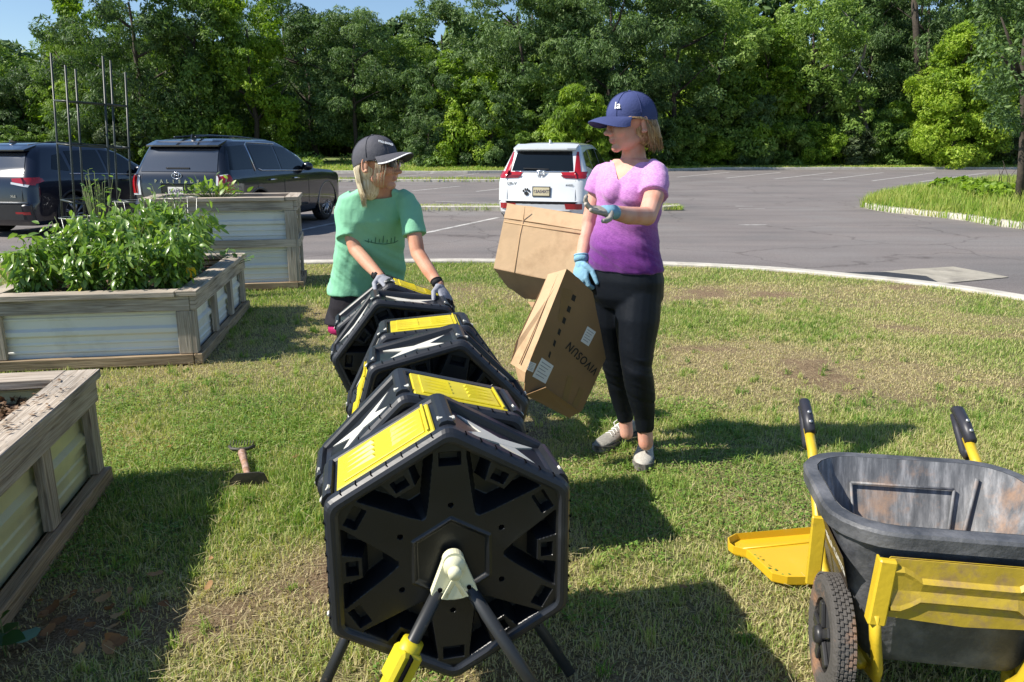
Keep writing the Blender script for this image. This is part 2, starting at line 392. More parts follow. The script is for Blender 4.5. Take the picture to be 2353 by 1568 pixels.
# ---- grass blades (nobody could count them)
GR = [(0.0, (.56, .47, .28)), (.22, (.55, .50, .25)), (.40, (.38, .43, .135)), (.62, (.235, .335, .07)), (.85, (.13, .25, .04)), (1.0, (.09, .19, .03))]
m_gr = leafmat('grass_blade', GR, .3, .55, 0.0, .25)
def blades(name, n, xr, yr, ln, wd, seed, keep=None, label='', dens=True, zf=None, tintf=None, parent=None, mat=None, upright=.75, kind='stuff'):
    r = np.random.default_rng(seed)
    x = r.uniform(*xr, n); y = r.uniform(*yr, n)
    dry = lawn_dry(x, y) if dens else np.zeros(n); dirt = lawn_dirt(x, y) if dens else np.zeros(n)
    k = (r.random(n) > dry*.35+dirt*.72)
    if keep is not None: k &= keep(x, y)
    x, y, dry, dirt = x[k], y[k], dry[k], dirt[k]; n = len(x)
    tuft = fbm(x*5, y*5, 41, 3) if dens else np.full(n, .5)
    tall = np.clip((tuft-.60)/.15, 0, 1)*(1-dry)*(r.random(n) < .5)
    h = ln*r.uniform(.45, 1.2, n)*(1-.4*dry)*(1+1.0*tall)
    az = r.uniform(0, 2*np.pi, n); lean = np.abs(r.normal(0, 1.25, n))*(1-.35*tall)*(1.2-upright+.3)
    lx = np.cos(az)*np.sin(lean)*h; ly = np.sin(az)*np.sin(lean)*h; lz = np.cos(np.clip(lean, 0, 1.35))*h
    wa = az+np.pi/2+r.normal(0, .7, n); w = wd*r.uniform(.6, 1.3, n)
    wx, wy = np.cos(wa)*w/2, np.sin(wa)*w/2
    z = zf(x, y) if zf is not None else np.full(n, -.012)
    B = np.stack([x, y, z], -1); Wv = np.stack([wx, wy, 0*wx], -1)
    M = B+np.stack([lx*.42, ly*.42, lz*.62], -1); T = B+np.stack([lx*1.15, ly*1.15, lz*.95], -1)
    V = np.concatenate([B-Wv, B+Wv, M+Wv*.75, M-Wv*.75, T-Wv*.12, T+Wv*.12], 1).reshape(-1, 3)
    i = np.arange(n)[:, None]*6
    Fq = np.concatenate([i+np.array([[0, 1, 2, 3]]), i+np.array([[3, 2, 5, 4]])], 0)
    tn = np.clip(.52+r.normal(0, .19, n)+.12*tall-dry*.42-dirt*.2+(fbm(x*1.4, y*1.4, 77, 3)-.5)*.5, 0, 1)
    tn = np.where(r.random(n) < .10+.25*dry, r.uniform(0, .25, n), tn)
    if tintf is not None: tn = tintf(r, n)
    o = fast_mesh(name, V, Fq, mat or m_gr, parent, np.concatenate([tn, tn]))
    if not parent: tag(o, label, None, None, kind)
    return o
def vis(x, y):
    return (np.abs(x) < .69*y+1.25) & (y < kerbY(x)-.02)
def offtray(x, y):
    return ~((x < 2.2) & (y > 2.40) & (y < 2.75) & (x > .82+(2.72-y)*.55))
def inbeds(x, y):
    k = np.ones(len(x), bool)
    for (cx, cy, a, Lx, Ly) in BEDS:
        dx = x-cx; dy = y-cy; u = -(dx*math.cos(a)+dy*math.sin(a)); v_ = -dx*math.sin(a)+dy*math.cos(a)
        k &= ~((u > 0.01) & (u < Lx-.01) & (v_ > 0.01) & (v_ < Ly-.01))
    return k
# beds: near-right corner, rotation, width (to the left), length (away)
BEDS = [(-1.47, 1.36, math.radians(11.2), 1.35, 1.92), (-2.2, 5.22, math.radians(9), 1.36, 1.95), (-2.27, 8.2, math.radians(12), 1.5, .8)]
blades('grass_blades_near', 430000, (-3.4, 3.9), (1.25, 4.2), .036, .0040, 1, lambda x, y: vis(x, y) & inbeds(x, y) & offtray(x, y), 'short mown grass of the lawn around the black tumblers and the yellow cart')
blades('grass_blades_middle', 300000, (-5.6, 6.0), (4.2, 7.2), .030, .005, 2, lambda x, y: vis(x, y) & inbeds(x, y), 'patchy sunlit lawn grass behind the two women')
blades('grass_blades_kerbside', 190000, (-8, 7.5), (7.2, 10.6), .036, .007, 3, lambda x, y: vis(x, y) & inbeds(x, y), 'lawn grass along the inner side of the pale kerb')
# clover-like broad weeds and straws, mixed in the turf
def clover(name, n, seed, label):
    r = np.random.default_rng(seed); x = r.uniform(-2.5, 2.6, n); y = r.uniform(1.4, 5, n)
    k = vis(x, y) & inbeds(x, y) & offtray(x, y) & (fbm(x*1.3+5, y*1.3, 91, 3) > .52) & (lawn_dry(x, y) < .5); x, y = x[k], y[k]; n = len(x)
    az = r.uniform(0, 6.28, n); s = r.uniform(.004, .008, n); z = r.uniform(.004, .022, n)
    A = np.stack([np.cos(az), np.sin(az), r.normal(0, .3, n)], -1)*s[:, None]; Bv = np.stack([-np.sin(az), np.cos(az), r.normal(0, .3, n)], -1)*s[:, None]*.8
    C = np.stack([x, y, z], -1)
    V = np.concatenate([C-A, C+Bv, C+A, C-Bv], 1).reshape(-1, 3)
    return tag(fast_mesh(name, V, np.arange(4*n).reshape(-1, 4), m_gr, None, r.uniform(.55, .95, n)), label, None, None, 'stuff')
clover('clover_patch', 90000, 5, 'small clover leaves growing among the mown grass')
def tufts(n, seed):
    r = np.random.default_rng(seed); cx = r.uniform(-2.6, 3, n); cy = r.uniform(1.5, 7.5, n)
    k = vis(cx, cy) & inbeds(cx, cy) & offtray(cx, cy) & (r.random(n) < 1-.8*lawn_dry(cx, cy)); cx, cy = cx[k], cy[k]; n = len(cx)
    m = 22; x = np.repeat(cx, m)+r.normal(0, .012, n*m); y = np.repeat(cy, m)+r.normal(0, .012, n*m); n = n*m
    h = np.repeat(r.uniform(.03, .075, len(cx)), m)*r.uniform(.5, 1.2, n); az = r.uniform(0, 6.283, n); le = np.abs(r.normal(.5, .4, n)); tb = np.repeat(r.uniform(.35, .85, len(cx)), m)
    D = np.stack([np.cos(az)*np.sin(le), np.sin(az)*np.sin(le), np.cos(le)], -1)*h[:, None]; wa = az+1.57; Wv = np.stack([np.cos(wa), np.sin(wa), 0*wa], -1)*.0019
    B = np.column_stack([x, y, np.full(n, -.01)]); M = B+D*np.array([.4, .4, .65]); T = B+D*np.array([1.25, 1.25, .85])
    V = np.concatenate([B-Wv, B+Wv, M+Wv*.9, M-Wv*.9, T-Wv*.1, T+Wv*.1], 1).reshape(-1, 3); i = np.arange(n)[:, None]*6
    Fq = np.concatenate([i+np.array([[0, 1, 2, 3]]), i+np.array([[3, 2, 5, 4]])], 0); tn = np.clip(tb+r.normal(0, .1, n), 0, 1)
    return tag(fast_mesh('grass_tufts', V, Fq, m_gr, None, np.concatenate([tn, tn])), 'scattered longer green tufts standing up out of the short lawn', None, None, 'stuff')
tufts(1900, 66)
def straws(n, seed):
    r = np.random.default_rng(seed); x = r.uniform(-2.4, 3, n); y = r.uniform(1.4, 6, n)
    k = vis(x, y) & inbeds(x, y) & offtray(x, y) & (r.random(n) < .35+.65*lawn_dry(x, y)); x, y = x[k], y[k]; n = len(x)
    az = r.uniform(0, 6.28, n); l = r.uniform(.015, .06, n); w = .0011
    A = np.stack([np.cos(az), np.sin(az), r.normal(0, .15, n)], -1)*l[:, None]; Bv = np.stack([-np.sin(az), np.cos(az), 0*az], -1)*w
    C = np.stack([x, y, r.uniform(.012, .028, n)], -1)
    V = np.concatenate([C-A-Bv, C+A-Bv*.4, C+A+Bv*.4, C-A+Bv], 1).reshape(-1, 3)
    return tag(fast_mesh('dry_straw', V, np.arange(4*n).reshape(-1, 4), m_gr, None, r.uniform(0, .16, n)), 'loose dry straw lying over the mown grass', None, None, 'stuff')
straws(9000, 8)

# ---- car park markings, islands, far verge
m_line = pm('worn_road_paint', (.52, .51, .48), .8, var=.2, vscale=3, col2=(.25, .235, .23), c2scale=7, c2lo=.42, c2hi=.66)
b = MB()
def pline(b, p0, p1, w=.1, z=LOTZ+.004):
    p0, p1 = Vector((p0[0], p0[1], z)), Vector((p1[0], p1[1], z)); t_ = (p1-p0).normalized(); n_ = Vector((-t_.y, t_.x, 0))*w/2
    b.add([p0-n_, p1-n_, p1+n_, p0+n_], [(0, 1, 2, 3)])
def GL(x, y): return G(x, y, LOTZ+.004)
HD = (math.sin(math.radians(13)), math.cos(math.radians(13)))      # bay direction
for a_, b_ in (((975, 536), (1145, 500)), ((686, 530), (800, 506))):
    q = GL(*a_); q2 = GL(*b_); pline(b, (q.x, q.y), (q2.x, q2.y), .11)
q0 = GL(700, 528); q1 = GL(980, 535)
for k in (-1, -2, -3): pline(b, (q0.x-3.0*k*-1*1.0, q0.y+.55*-k), (q0.x-3.0*-k+HD[0]*5, q0.y+.55*-k+HD[1]*5), .1)
# lines of the next bays beyond the median
for k in range(-5, 2):
    q = GL(947+148*k, 439+1.2*k); q2 = GL(1057+140*k, 428+.6*k); pline(b, (q.x, q.y), (q2.x, q2.y), .12)
q = GL(1000, 463); q2 = GL(1150, 468); pline(b, (q.x, q.y), (q2.x, q2.y), .1)
for i in range(8): pline(b, (-20+i*2.8, 43.2), (-18.8+i*2.8, 48.3), .12)
for k in range(7):
    q = GL(1556+112*k, 407.5+2.1*k); q2 = GL(1676+118*k, 396+.3*k); pline(b, (q.x, q.y), (q2.x, q2.y), .14)
for (sx, sy, w_) in ((1690, 474, .5), (1697, 480, .7), (1697, 517, .6)):
    q = GL(sx, sy); pline(b, (q.x, q.y), (q.x+w_, q.y), .1)
tag(b.build('bay_markings', m_line, clean=False), kind='structure')

m_isl = pm('island_soil_grass', (.12, .15, .04), .95, var=.4, vscale=8, col2=(.25, .21, .11), c2scale=2)
m_lg = leafmat('verge_blade', [(0, (.46, .42, .18)), (.3, (.38, .42, .11)), (.6, (.26, .38, .06)), (1, (.14, .26, .035))], .35, .55, 0, .25)
def island(name, line, w, top=.06, label_grass='', n=20000, bl=.12, bw=.012, seed=3):
    """long narrow kerbed strip with grass"""
    ln = resample(line, 6); b = MB(); rings = []
    pts = [Vector((q[0], q[1], 0)) for q in ln]
    for i, q in enumerate(pts):
        t_ = (pts[min(i+1, len(pts)-1)]-pts[max(i-1, 0)]).normalized(); nn = Vector((-t_.y, t_.x, 0)); ww = w/2
        if i == 0 or i == len(pts)-1: ww *= .35
        rings.append([q-nn*ww+Vector((0, 0, LOTZ-.1)), q-nn*ww+Vector((0, 0, LOTZ+.11)), q-nn*(ww-.16)+Vector((0, 0, LOTZ+.13)), q-nn*(ww-.17)+Vector((0, 0, LOTZ+.08)), q+Vector((0, 0, LOTZ+top+.06)), q+nn*(ww-.17)+Vector((0, 0, LOTZ+.08)), q+nn*(ww-.16)+Vector((0, 0, LOTZ+.13)), q+nn*ww+Vector((0, 0, LOTZ+.11)), q+nn*ww+Vector((0, 0, LOTZ-.1))])
    k = len(b.f); b.loft(rings, smooth=False, closed=False, cap=False)
    for i in range(len(b.f)):
        j = i % 8
        b.m[i] = 1 if j in (3, 4) else 0
    tag(b.build(name, [m_conc, m_isl]), kind='structure')
    r = np.random.default_rng(seed); L_ = len(ln)-1; u = r.uniform(0, L_, n); i0 = np.minimum(u.astype(int), L_-1); f = (u-i0)[:, None]
    C = ln[i0]*(1-f)+ln[i0+1]*f; T = ln[i0+1]-ln[i0]; T /= np.linalg.norm(T, axis=1)[:, None]
    off = r.uniform(-1, 1, n)*(w/2+.08); C = C+np.stack([-T[:, 1], T[:, 0]], -1)*off[:, None]
    C = C[(np.abs(off) < w/2-.16) | (r.random(n) < .35)]
    n = len(C); zb = np.full(n, LOTZ+.03)
    return scatter_blades(name+'_grass', C, zb, bl, bw, seed+1, label_grass)
def scatter_blades(name, C, z, bl, bw, seed, label, tint=(.1, .95), spread=.5, mat=None):
    r = np.random.default_rng(seed); n = len(C)
    h = bl*r.uniform(.4, 1.3, n); az = r.uniform(0, 6.283, n); le = np.abs(r.normal(0, spread, n))
    D = np.stack([np.cos(az)*np.sin(le), np.sin(az)*np.sin(le), np.cos(le)], -1)*h[:, None]
    wa = az+1.57+r.normal(0, .6, n); Wv = np.stack([np.cos(wa), np.sin(wa), 0*wa], -1)*(bw*r.uniform(.6, 1.3, n)/2)[:, None]
    B = np.column_stack([C, z]); M = B+D*np.array([.45, .45, .62]); T = B+D*np.array([1.2, 1.2, .92])
    V = np.concatenate([B-Wv, B+Wv, M+Wv*.8, M-Wv*.8, T-Wv*.12, T+Wv*.12], 1).reshape(-1, 3)
    i = np.arange(n)[:, None]*6
    Fq = np.concatenate([i+np.array([[0, 1, 2, 3]]), i+np.array([[3, 2, 5, 4]])], 0)
    tn = r.uniform(*tint, n); tn = np.where(fbm(C[:, 0]*1.5, C[:, 1]*1.5, seed, 3) > .55, tn*.5, tn)
    return tag(fast_mesh(name, V, Fq, mat or m_lg, None, np.concatenate([tn, tn])), label, None, None, 'stuff')
q0 = GL(500, 484); q1 = GL(1568, 484)
island('median_strip', [(-14, 20.6), (q0.x, 20.35), (-.5, 20.3), (q1.x, 20.4)], .9, .05, 'short green grass on the narrow median strip behind the parked cars', 26000, .12, .014, 31)
island('far_median_strip', [(-30, 37.8), (-12, 37.2), (2.5, 36.8)], 1.0, .05, 'thin dry grass on the farther median strip beyond the car park', 12000, .2, .03, 33)
# grassy island on the right
ic = [GL(1985, 478), GL(2040, 488), GL(2200, 505), GL(2353, 527)]
ip = [(ic[0].x, ic[0].y), (ic[1].x, ic[1].y), (ic[2].x, ic[2].y), (ic[3].x, ic[3].y), (12.2, 12.8), (15, 11), (22, 13), (27, 20), (24, 27), (18.5, 28.5), (14.5, 27.0), (11.3, 24)]
ring = resample(ip+[ip[0]], 5)[:-1]
cen = np.array([17.0, 20.0]); b = MB(); rings = []
for s_, z_ in ((1.0, LOTZ-.1), (1.0, LOTZ+.12), (.975, LOTZ+.14), (.972, LOTZ+.10), (.9, LOTZ+.2), (.6, LOTZ+.5), (.25, LOTZ+.62)):
    rings.append([(cen[0]+(q[0]-cen[0])*s_, cen[1]+(q[1]-cen[1])*s_, z_) for q in ring])
b.loft(rings, smooth=True, cap=True)
nr = len(ring)
for i in range(len(b.f)): b.m[i] = 1 if i >= 3*nr else 0
tag(b.build('grass_island', [m_conc, m_isl]), kind='structure')
from mathutils import kdtree as _k
def in_poly(x, y, poly):
    c = np.zeros(len(x), bool); j = len(poly)-1
    for i in range(len(poly)):
        xi, yi = poly[i]; xj, yj = poly[j]
        c ^= ((yi > y) != (yj > y)) & (x < (xj-xi)*(y-yi)/(yj-yi+1e-9)+xi); j = i
    return c
def islz(x, y):
    d = np.zeros(len(x))
    ss = np.array([0, .25, .6, .9, .975, 1.0, 1.05]); zz = np.array([.62, .62, .5, .2, .1, .02, 0.0])+LOTZ
    ang = np.arctan2(ring[:, 1]-cen[1], ring[:, 0]-cen[0]); o_ = np.argsort(ang); rr = np.hypot(ring[:, 0]-cen[0], ring[:, 1]-cen[1])
    a = np.arctan2(y-cen[1], x-cen[0]); R = np.interp(a, ang[o_], rr[o_], period=2*np.pi)
    return np.interp(np.hypot(x-cen[0], y-cen[1])/R, ss, zz)
r = np.random.default_rng(44); x = r.uniform(8.5, 22, 90000); y = r.uniform(11, 29, 90000)
big = cen+(ring-cen)*1.015
k = in_poly(x, y, big) & (x < .72*y+1.2); x, y = x[k], y[k]
scatter_blades('island_grass', np.column_stack([x, y]), islz(x, y), .30, .016, 45, 'long bright green grass covering the kerbed island on the right', (.25, 1.0), .42)

# concrete apron and storm drain beside the kerb
m_apr = pm('rough_concrete', (.36, .33, .27), .9, var=.2, vscale=3, col2=(.22, .20, .17), c2scale=2.5, c2lo=.48, c2hi=.7, bump=.8, bscale=80)
dr = thing('storm_drain', 'dark grated storm drain set in a pale cracked concrete apron beside the kerb', 'drain', GL(2080, 640))
dq = [GL(*q) for q in ((1885, 627), (2010, 643), (2160, 653), (2318, 638), (2270, 628), (2190, 614), (2090, 620), (2000, 628))]
o = dr.location
b = MB(); b.prism([(q.x-o.x, q.y-o.y) for q in dq], (0, 0, .001), (1, 0, 0), (0, 1, 0), .006); b.build('apron', m_apr, dr)
m_grate = pm('cast_iron_grate', (.035, .035, .038), .6, var=.3)
b = MB(); gq = [GL(*q) for q in ((1900, 629), (2010, 643), (2155, 651), (2128, 637), (2035, 627.5))]
b.prism([(q.x-o.x, q.y-o.y) for q in gq], (0, 0, .008), (1, 0, 0), (0, 1, 0), .006); b.build('grate', m_grate, dr)

# far verge rising to the wood
b = MB(); prof = [(48.6, LOTZ-.1), (48.8, LOTZ+.12), (51, LOTZ+.14), (57, .35), (70, .6), (140, 1.0)]
rings = [[(-75, yy, zz), (-20, yy, zz), (-3, yy-.6, zz), (4, yy+1.0, zz), (10, yy+4.5, zz), (16, yy+8, zz), (24, yy+9, zz), (40, yy+9, zz), (95, yy+9, zz)] for yy, zz in prof]
b.loft(rings, smooth=False, closed=False, cap=False)
m_verge = pm('verge_grass', (.15, .20, .05), .95, var=.35, vscale=1.3, col2=(.24, .25, .09), c2scale=.6)
tag(b.build('verge', m_verge), kind='structure')
def vy0(x): return np.interp(x, [-75, -20, -3, 4, 10, 16, 95], [48.8, 48.8, 48.2, 49.8, 53.3, 56.8, 57.8])
ribbon('verge_kerb', [(x_, vy0(x_)-.05) for x_ in np.linspace(-60, 70, 60)], .3, LOTZ-.1, LOTZ+.16, m_conc, jit=.03)
r = np.random.default_rng(71); x = r.uniform(-38, 46, 60000); y = vy0(x)+np.abs(r.normal(0, 3.2, 60000))
scatter_blades('verge_blades', np.column_stack([x, y]), np.interp(y-vy0(x), [0, 2.2, 8.2, 20], [LOTZ+.1, LOTZ+.14, .35, .6]), .16, .05, 46, 'rough grass of the verge in front of the wood', (.2, .9), .5)
# ================================================================ WOOD BEHIND THE CAR PARK
DK = [(0, (.03, .06, .018)), (.35, (.075, .135, .042)), (.7, (.14, .225, .07)), (1, (.25, .34, .13))]
MD = [(0, (.04, .08, .015)), (.35, (.115, .20, .035)), (.7, (.21, .32, .06)), (1, (.33, .43, .11))]
YG = [(0, (.05, .10, .01)), (.35, (.14, .24, .02)), (.7, (.25, .37, .03)), (1, (.37, .46, .06))]
m_l = [leafmat('foliage_dark', DK, .25, .5, .3), leafmat('foliage_mid', MD, .3, .5, .3), leafmat('foliage_yellow', YG, .35, .5, .25), leafmat('foliage_grey', [(0, (.03, .05, .02)), (.5, (.085, .12, .05)), (1, (.15, .19, .09))], .25, .5, .2)]
m_bark = pm('bark', (.065, .052, .04), .95, var=.35, vscale=9, bump=.8, bscale=18)
m_barkg = pm('bark_grey', (.22, .19, .16), .95, var=.3, vscale=9, bump=.8, bscale=18)

def leaf_cloud(clumps, n, size, seed, droop=.3, asp=.45, upb=.35):
    """clumps: (cx,cy,cz,rx,ry,rz). leaf-size diamonds through each clump, most near its skin"""
    r = np.random.default_rng(seed); cl = np.array(clumps); vol = cl[:, 3]*cl[:, 4]; w = vol/vol.sum()
    k = r.choice(len(cl), n, p=w); c = cl[k]
    d = r.normal(size=(n, 3)); d /= np.linalg.norm(d, axis=1)[:, None]
    # second-level lumps: leaves gather in sprays
    sp = r.normal(size=(len(cl), 14, 3)); sp /= np.linalg.norm(sp, axis=2)[:, :, None]
    s = sp[k, r.integers(0, 14, n)]; d = d*.42+s*.85; d /= np.linalg.norm(d, axis=1)[:, None]
    rad = 1-np.abs(r.normal(0, .22, n)); rad = np.clip(rad, .25, 1.1)
    C = c[:, :3]+d*rad[:, None]*c[:, 3:]
    nor = d*.9+r.normal(size=(n, 3))*.62+np.array([0, 0, upb]); nor /= np.linalg.norm(nor, axis=1)[:, None]
    a = r.normal(size=(n, 3))+np.array([0, 0, -droop*2])+d*.6; a -= nor*(a*nor).sum(1)[:, None]; a /= np.linalg.norm(a, axis=1)[:, None]
    bb = np.cross(nor, a); sz = size*r.uniform(.55, 1.35, n)
    A = a*sz[:, None]; B = bb*(sz*asp)[:, None]; F_ = nor*(sz*.12)[:, None]
    V = np.concatenate([C-A, C+B-F_+A*.1, C+A, C-B-F_+A*.1], 1).reshape(-1, 3)
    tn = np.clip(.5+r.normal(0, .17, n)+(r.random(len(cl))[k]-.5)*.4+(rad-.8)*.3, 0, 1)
    return V, np.arange(4*n).reshape(-1, 4), tn
def crown_clumps(r, R, H, n, base=.3, lo=.22, hi=.42, cone=.0):
    """lumpy crown shell between z=base*H and H"""
    out = []
    for i in range(n):
        z = r.uniform(0, 1)**.85; a = r.uniform(0, 6.283)
        prof = math.sqrt(max(.05, 1-((z-.42)/.62)**2))*(1-cone*z)
        rad = R*prof*r.uniform(.35, .95); s = R*r.uniform(lo, hi)*(1-.25*z)
        out.append((rad*math.cos(a), rad*math.sin(a), H*(base+(1-base)*z*.93), s*1.1, s*1.1, s*.8))
    return out
def trunk_mesh(mb, H, r0, seed, limbs=6, spread=1.6, top=.75):
    r = random.Random(seed); pts = []; x = y = 0
    for i in range(7):
        z = H*top*i/6; pts.append(Vector((x, y, z))); x += r.uniform(-.22, .22)*H/12; y += r.uniform(-.22, .22)*H/12
    mb.tube(pts, [r0*(1.25 if i == 0 else 1)*(1-.12*i) for i in range(7)], 7)
    for k in range(limbs):
        i = r.randint(2, 5); p0 = pts[i]; a = r.uniform(0, 6.28); l = H*r.uniform(.15, .3)
        q = [p0]; d = Vector((math.cos(a)*spread, math.sin(a)*spread, r.uniform(.5, 1.3))).normalized()
        for s_ in range(1, 4): q.append(q[-1]+(d+Vector((r.uniform(-.3, .3), r.uniform(-.3, .3), r.uniform(0, .3))))*l/3)
        mb.tube(q, [r0*.45, r0*.33, r0*.2, r0*.07], 5)
def make_tree(name, H, R, mi, seed, nleaf=11000, size=.2, ncl=34, base=.25, label='', group=None, cat='tree', barkm=None, asp=.45, droop=.3, cone=.0, r0=.22, hi=.42):
    r = random.Random(seed); t = thing(name, label, cat, (0, 0, 0), 0, group)
    mb = MB(); trunk_mesh(mb, H, r0, seed); mb.build('trunk', barkm or m_bark, t)
    V, Fq, tn = leaf_cloud(crown_clumps(r, R, H, int(ncl*1.7), base*.6, cone=cone, hi=hi*.84), int(nleaf*2.2), size*.74, seed, asp=asp, droop=droop)
    fast_mesh('crown', V, Fq, m_l[mi], t, tn)
    return t
def gz(x, y): return float(np.interp(y-vy0(x), [-1, 0, 2.2, 8.2, 21, 91], [LOTZ, LOTZ+.12, LOTZ+.14, .35, .6, 1.0]))
protos = [make_tree('broadleaf_tree', 12, 3.9, 1, 101, 12000, .17, 40, .12, hi=.38),
          make_tree('broadleaf_tree', 13, 3.6, 0, 102, 12000, .15, 44, .10, hi=.36),
          make_tree('broadleaf_tree', 11, 3.4, 2, 103, 11000, .18, 36, .08, hi=.38),
          make_tree('broadleaf_tree', 14, 4.3, 0, 104, 14000, .19, 46, .2, asp=.3, droop=.8, hi=.36),
          make_tree('broadleaf_tree', 10, 3.2, 1, 105, 10000, .15, 36, .05, asp=.3, droop=.6)]
bushp = [make_tree('wood_edge_bush', 3.6, 2.0, 1, 201, 7000, .12, 24, .0, cat='bush', r0=.06),
         make_tree('wood_edge_bush', 3.0, 2.2, 2, 202, 7000, .11, 24, .0, cat='bush', r0=.06),
         make_tree('wood_edge_bush', 4.2, 1.8, 0, 203, 7000, .12, 24, .0, cat='bush', asp=.3, droop=.6, r0=.06),
         make_tree('wood_edge_bush', 2.0, 1.5, 3, 204, 5000, .09, 16, .0, cat='bush', r0=.04)]
used = set()
def place(pr, x, y, s=1.0, sz=None, rz=0, label='', group=None, name=None):
    if pr.name in used: o = copy_tree(pr)
    else: o = pr; used.add(pr.name)
    o.location = (x, y, gz(x, y)-.05); o.rotation_euler = (0, 0, rz); o.scale = (s, s, sz or s)
    tag(o, label, None, group); return o
# front rank: (photo x, depth, proto, scale, height scale, words)
front = [
 (-10, 62, 0, .95, .80, 'leafy tree cut by the left edge of the picture behind the dark parked car'),
 (85, 57, 1, .7, .50, 'low dark tree rising beside the patch of open sky at the far left'),
 (190, 56, 4, .9, .95, 'yellowish green tree directly behind the tall black trellis'),
 (330, 54, 3, 1.15, 1.0, 'broad grey-green willowy tree towering between the two dark cars'),
 (470, 55, 0, .95, 1.05, 'tall tree with drooping boughs behind the roof of the parked dark car with wide tailgate'),
 (590, 56, 2, 1.0, 1.08, 'bright leafy tree whose sprays hang in front of the dark hollow'),
 (730, 60, 1, 1.05, .84, 'round dark tree above the black hollow left of the grey cap'),
 (830, 58, 3, .9, .78, 'pale topped tree just left of the grey cap'),
 (930, 60, 0, .9, .78, 'medium tree standing straight behind the grey cap'),
 (1010, 62, 1, 1.0, .95, 'dark tall tree with a ragged top against the sky in the middle'),
 (1070, 57, 2, .95, .72, 'lower green tree to the right of the gray cap with sky above'),
 (1190, 57, 3, 1.05, .95, 'feathery tree behind the left side of the white car'),
 (1290, 58, 1, 1.0, .95, 'dense tree directly above the roof of the white car'),
 (1400, 56, 3, 1.05, 1.0, 'feathery dark tree left of the blue cap'),
 (1530, 58, 1, 1.15, 1.0, 'deep green tree right behind the blue cap'),
 (1640, 60, 0, 1.1, 1.05, 'tall tree to the right of the blue cap with glimpses of sky at its top'),
 (1740, 62, 2, 1.05, 1.0, 'yellow-green tree draped in vines above the car park'),
 (1850, 62, 0, 1.1, 1.1, 'vine covered tree left of the leaning dead branch'),
 (1975, 68, 1, 1.1, 1.1, 'dark tree in the shaded gap with the leaning dead branch'),
 (2090, 65, 3, 1.0, 1.1, 'tall tree right of the dead branch behind the bright shrub'),
 (2230, 66, 0, 1.1, 1.1, 'large tree behind the bright green shrub at the right'),
 (2360, 64, 1, 1.1, 1.1, 'dark tree at the right edge of the wood'),
 (2480, 64, 2, 1.1, 1.1, 'green tree just past the right edge of the wood')]
front += [(-190, 60, 3, 1.05, .85, 'tree well past the left edge of the picture behind the parked cars'), (-360, 60, 0, 1.05, .9, 'tree well past the left edge of the picture behind the parked cars'), (-540, 61, 1, 1.05, .9, 'tree well past the left edge of the picture behind the parked cars'), (2640, 66, 3, 1.1, 1.1, 'tall tree well past the right edge of the picture')]
r = random.Random(5)
for (px, dep, pi_, s, sz, lb) in front:
    x = (px-1176.5)/FX*(dep*.97+.3); place(protos[pi_], x, dep, s, s*sz/max(s, .01)*1.0 if False else sz, r.uniform(0, 6.28), lb, 'trees along the front of the wood')
# second rank
for i in range(21):
    px = -190+i*142; dep = 69+(i % 3)*2.5; x = (px-1176.5)/FX*(dep*.97+.3)
    pos = 'behind the front rank of the wood, seen only through its gaps'
    sk = .72 if px < 150 else (.86 if 700 < px < 1200 else 1.25)
    place(protos[(i*2+1) % 5], x, dep, 1.15, sk, r.uniform(0, 6.28), 'dark tree standing '+pos, 'dark trees standing behind the front rank of the wood')
# bushes at the wood's foot
bl = [(40, 52.5, 0, .9, 'green bush behind the left end of the dark parked car'), (170, 52, 2, 1.0, 'upright bush at the foot of the trees behind the black trellis'), (280, 52.5, 3, 1.3, 'pale low bush between the two dark cars'), (395, 53, 0, 1.0, 'bush behind the roof of the parked dark car with wide tailgate'),
      (985, 53.5, 2, .9, 'upright bush right of the grey cap at the wood edge'), (1060, 54, 1, 1.1, 'yellow-green bush between the gray cap and the white car'), (1130, 53.5, 2, 1.15, 'tall reedy bush touching the left side of the white car'), (1230, 54, 0, 1.2, 'bush behind the rear window of the white car'), (1340, 54, 1, 1.4, 'bright shrub with palm-like sprays behind the white car roof'), (1420, 55, 0, 1.1, 'bush left of the profile under the blue cap'),
      (1560, 57.5, 0, 1.1, 'dark bush right of the purple shirt shoulder at the kerb'), (1640, 59, 1, 1.0, 'bush spilling over the far kerb right of the purple shirt'), (1720, 59.5, 2, 1.2, 'vine covered bush mound at the far kerb'), (1800, 60.5, 0, 1.1, 'round bush along the middle of the far kerb'), (1880, 60.5, 1, 1.1, 'yellow-green bush left of the pale bush'), (1960, 60.5, 3, 1.5, 'silvery pale bush at the kerb below the dead branch'), (2040, 60.5, 0, 1.1, 'bush right of the silvery bush at the kerb'), (2120, 60.8, 1, 1.3, 'low bright bush under the tall bright shrub'), (2210, 61, 0, 1.1, 'bush above the grass island at the far kerb'), (2290, 61, 3, 1.4, 'pale bush at the far kerb near the thin dark trunk'), (2380, 61, 1, 1.2, 'bush past the thin dark trunk on the right')]
for (px, dep, bi, s, lb) in bl:
    x = (px-1176.5)/FX*(dep*.97+.3); place(bushp[bi], x, dep, s, s*r.uniform(.85, 1.1), r.uniform(0, 6.28), lb, 'bushes at the foot of the wood')
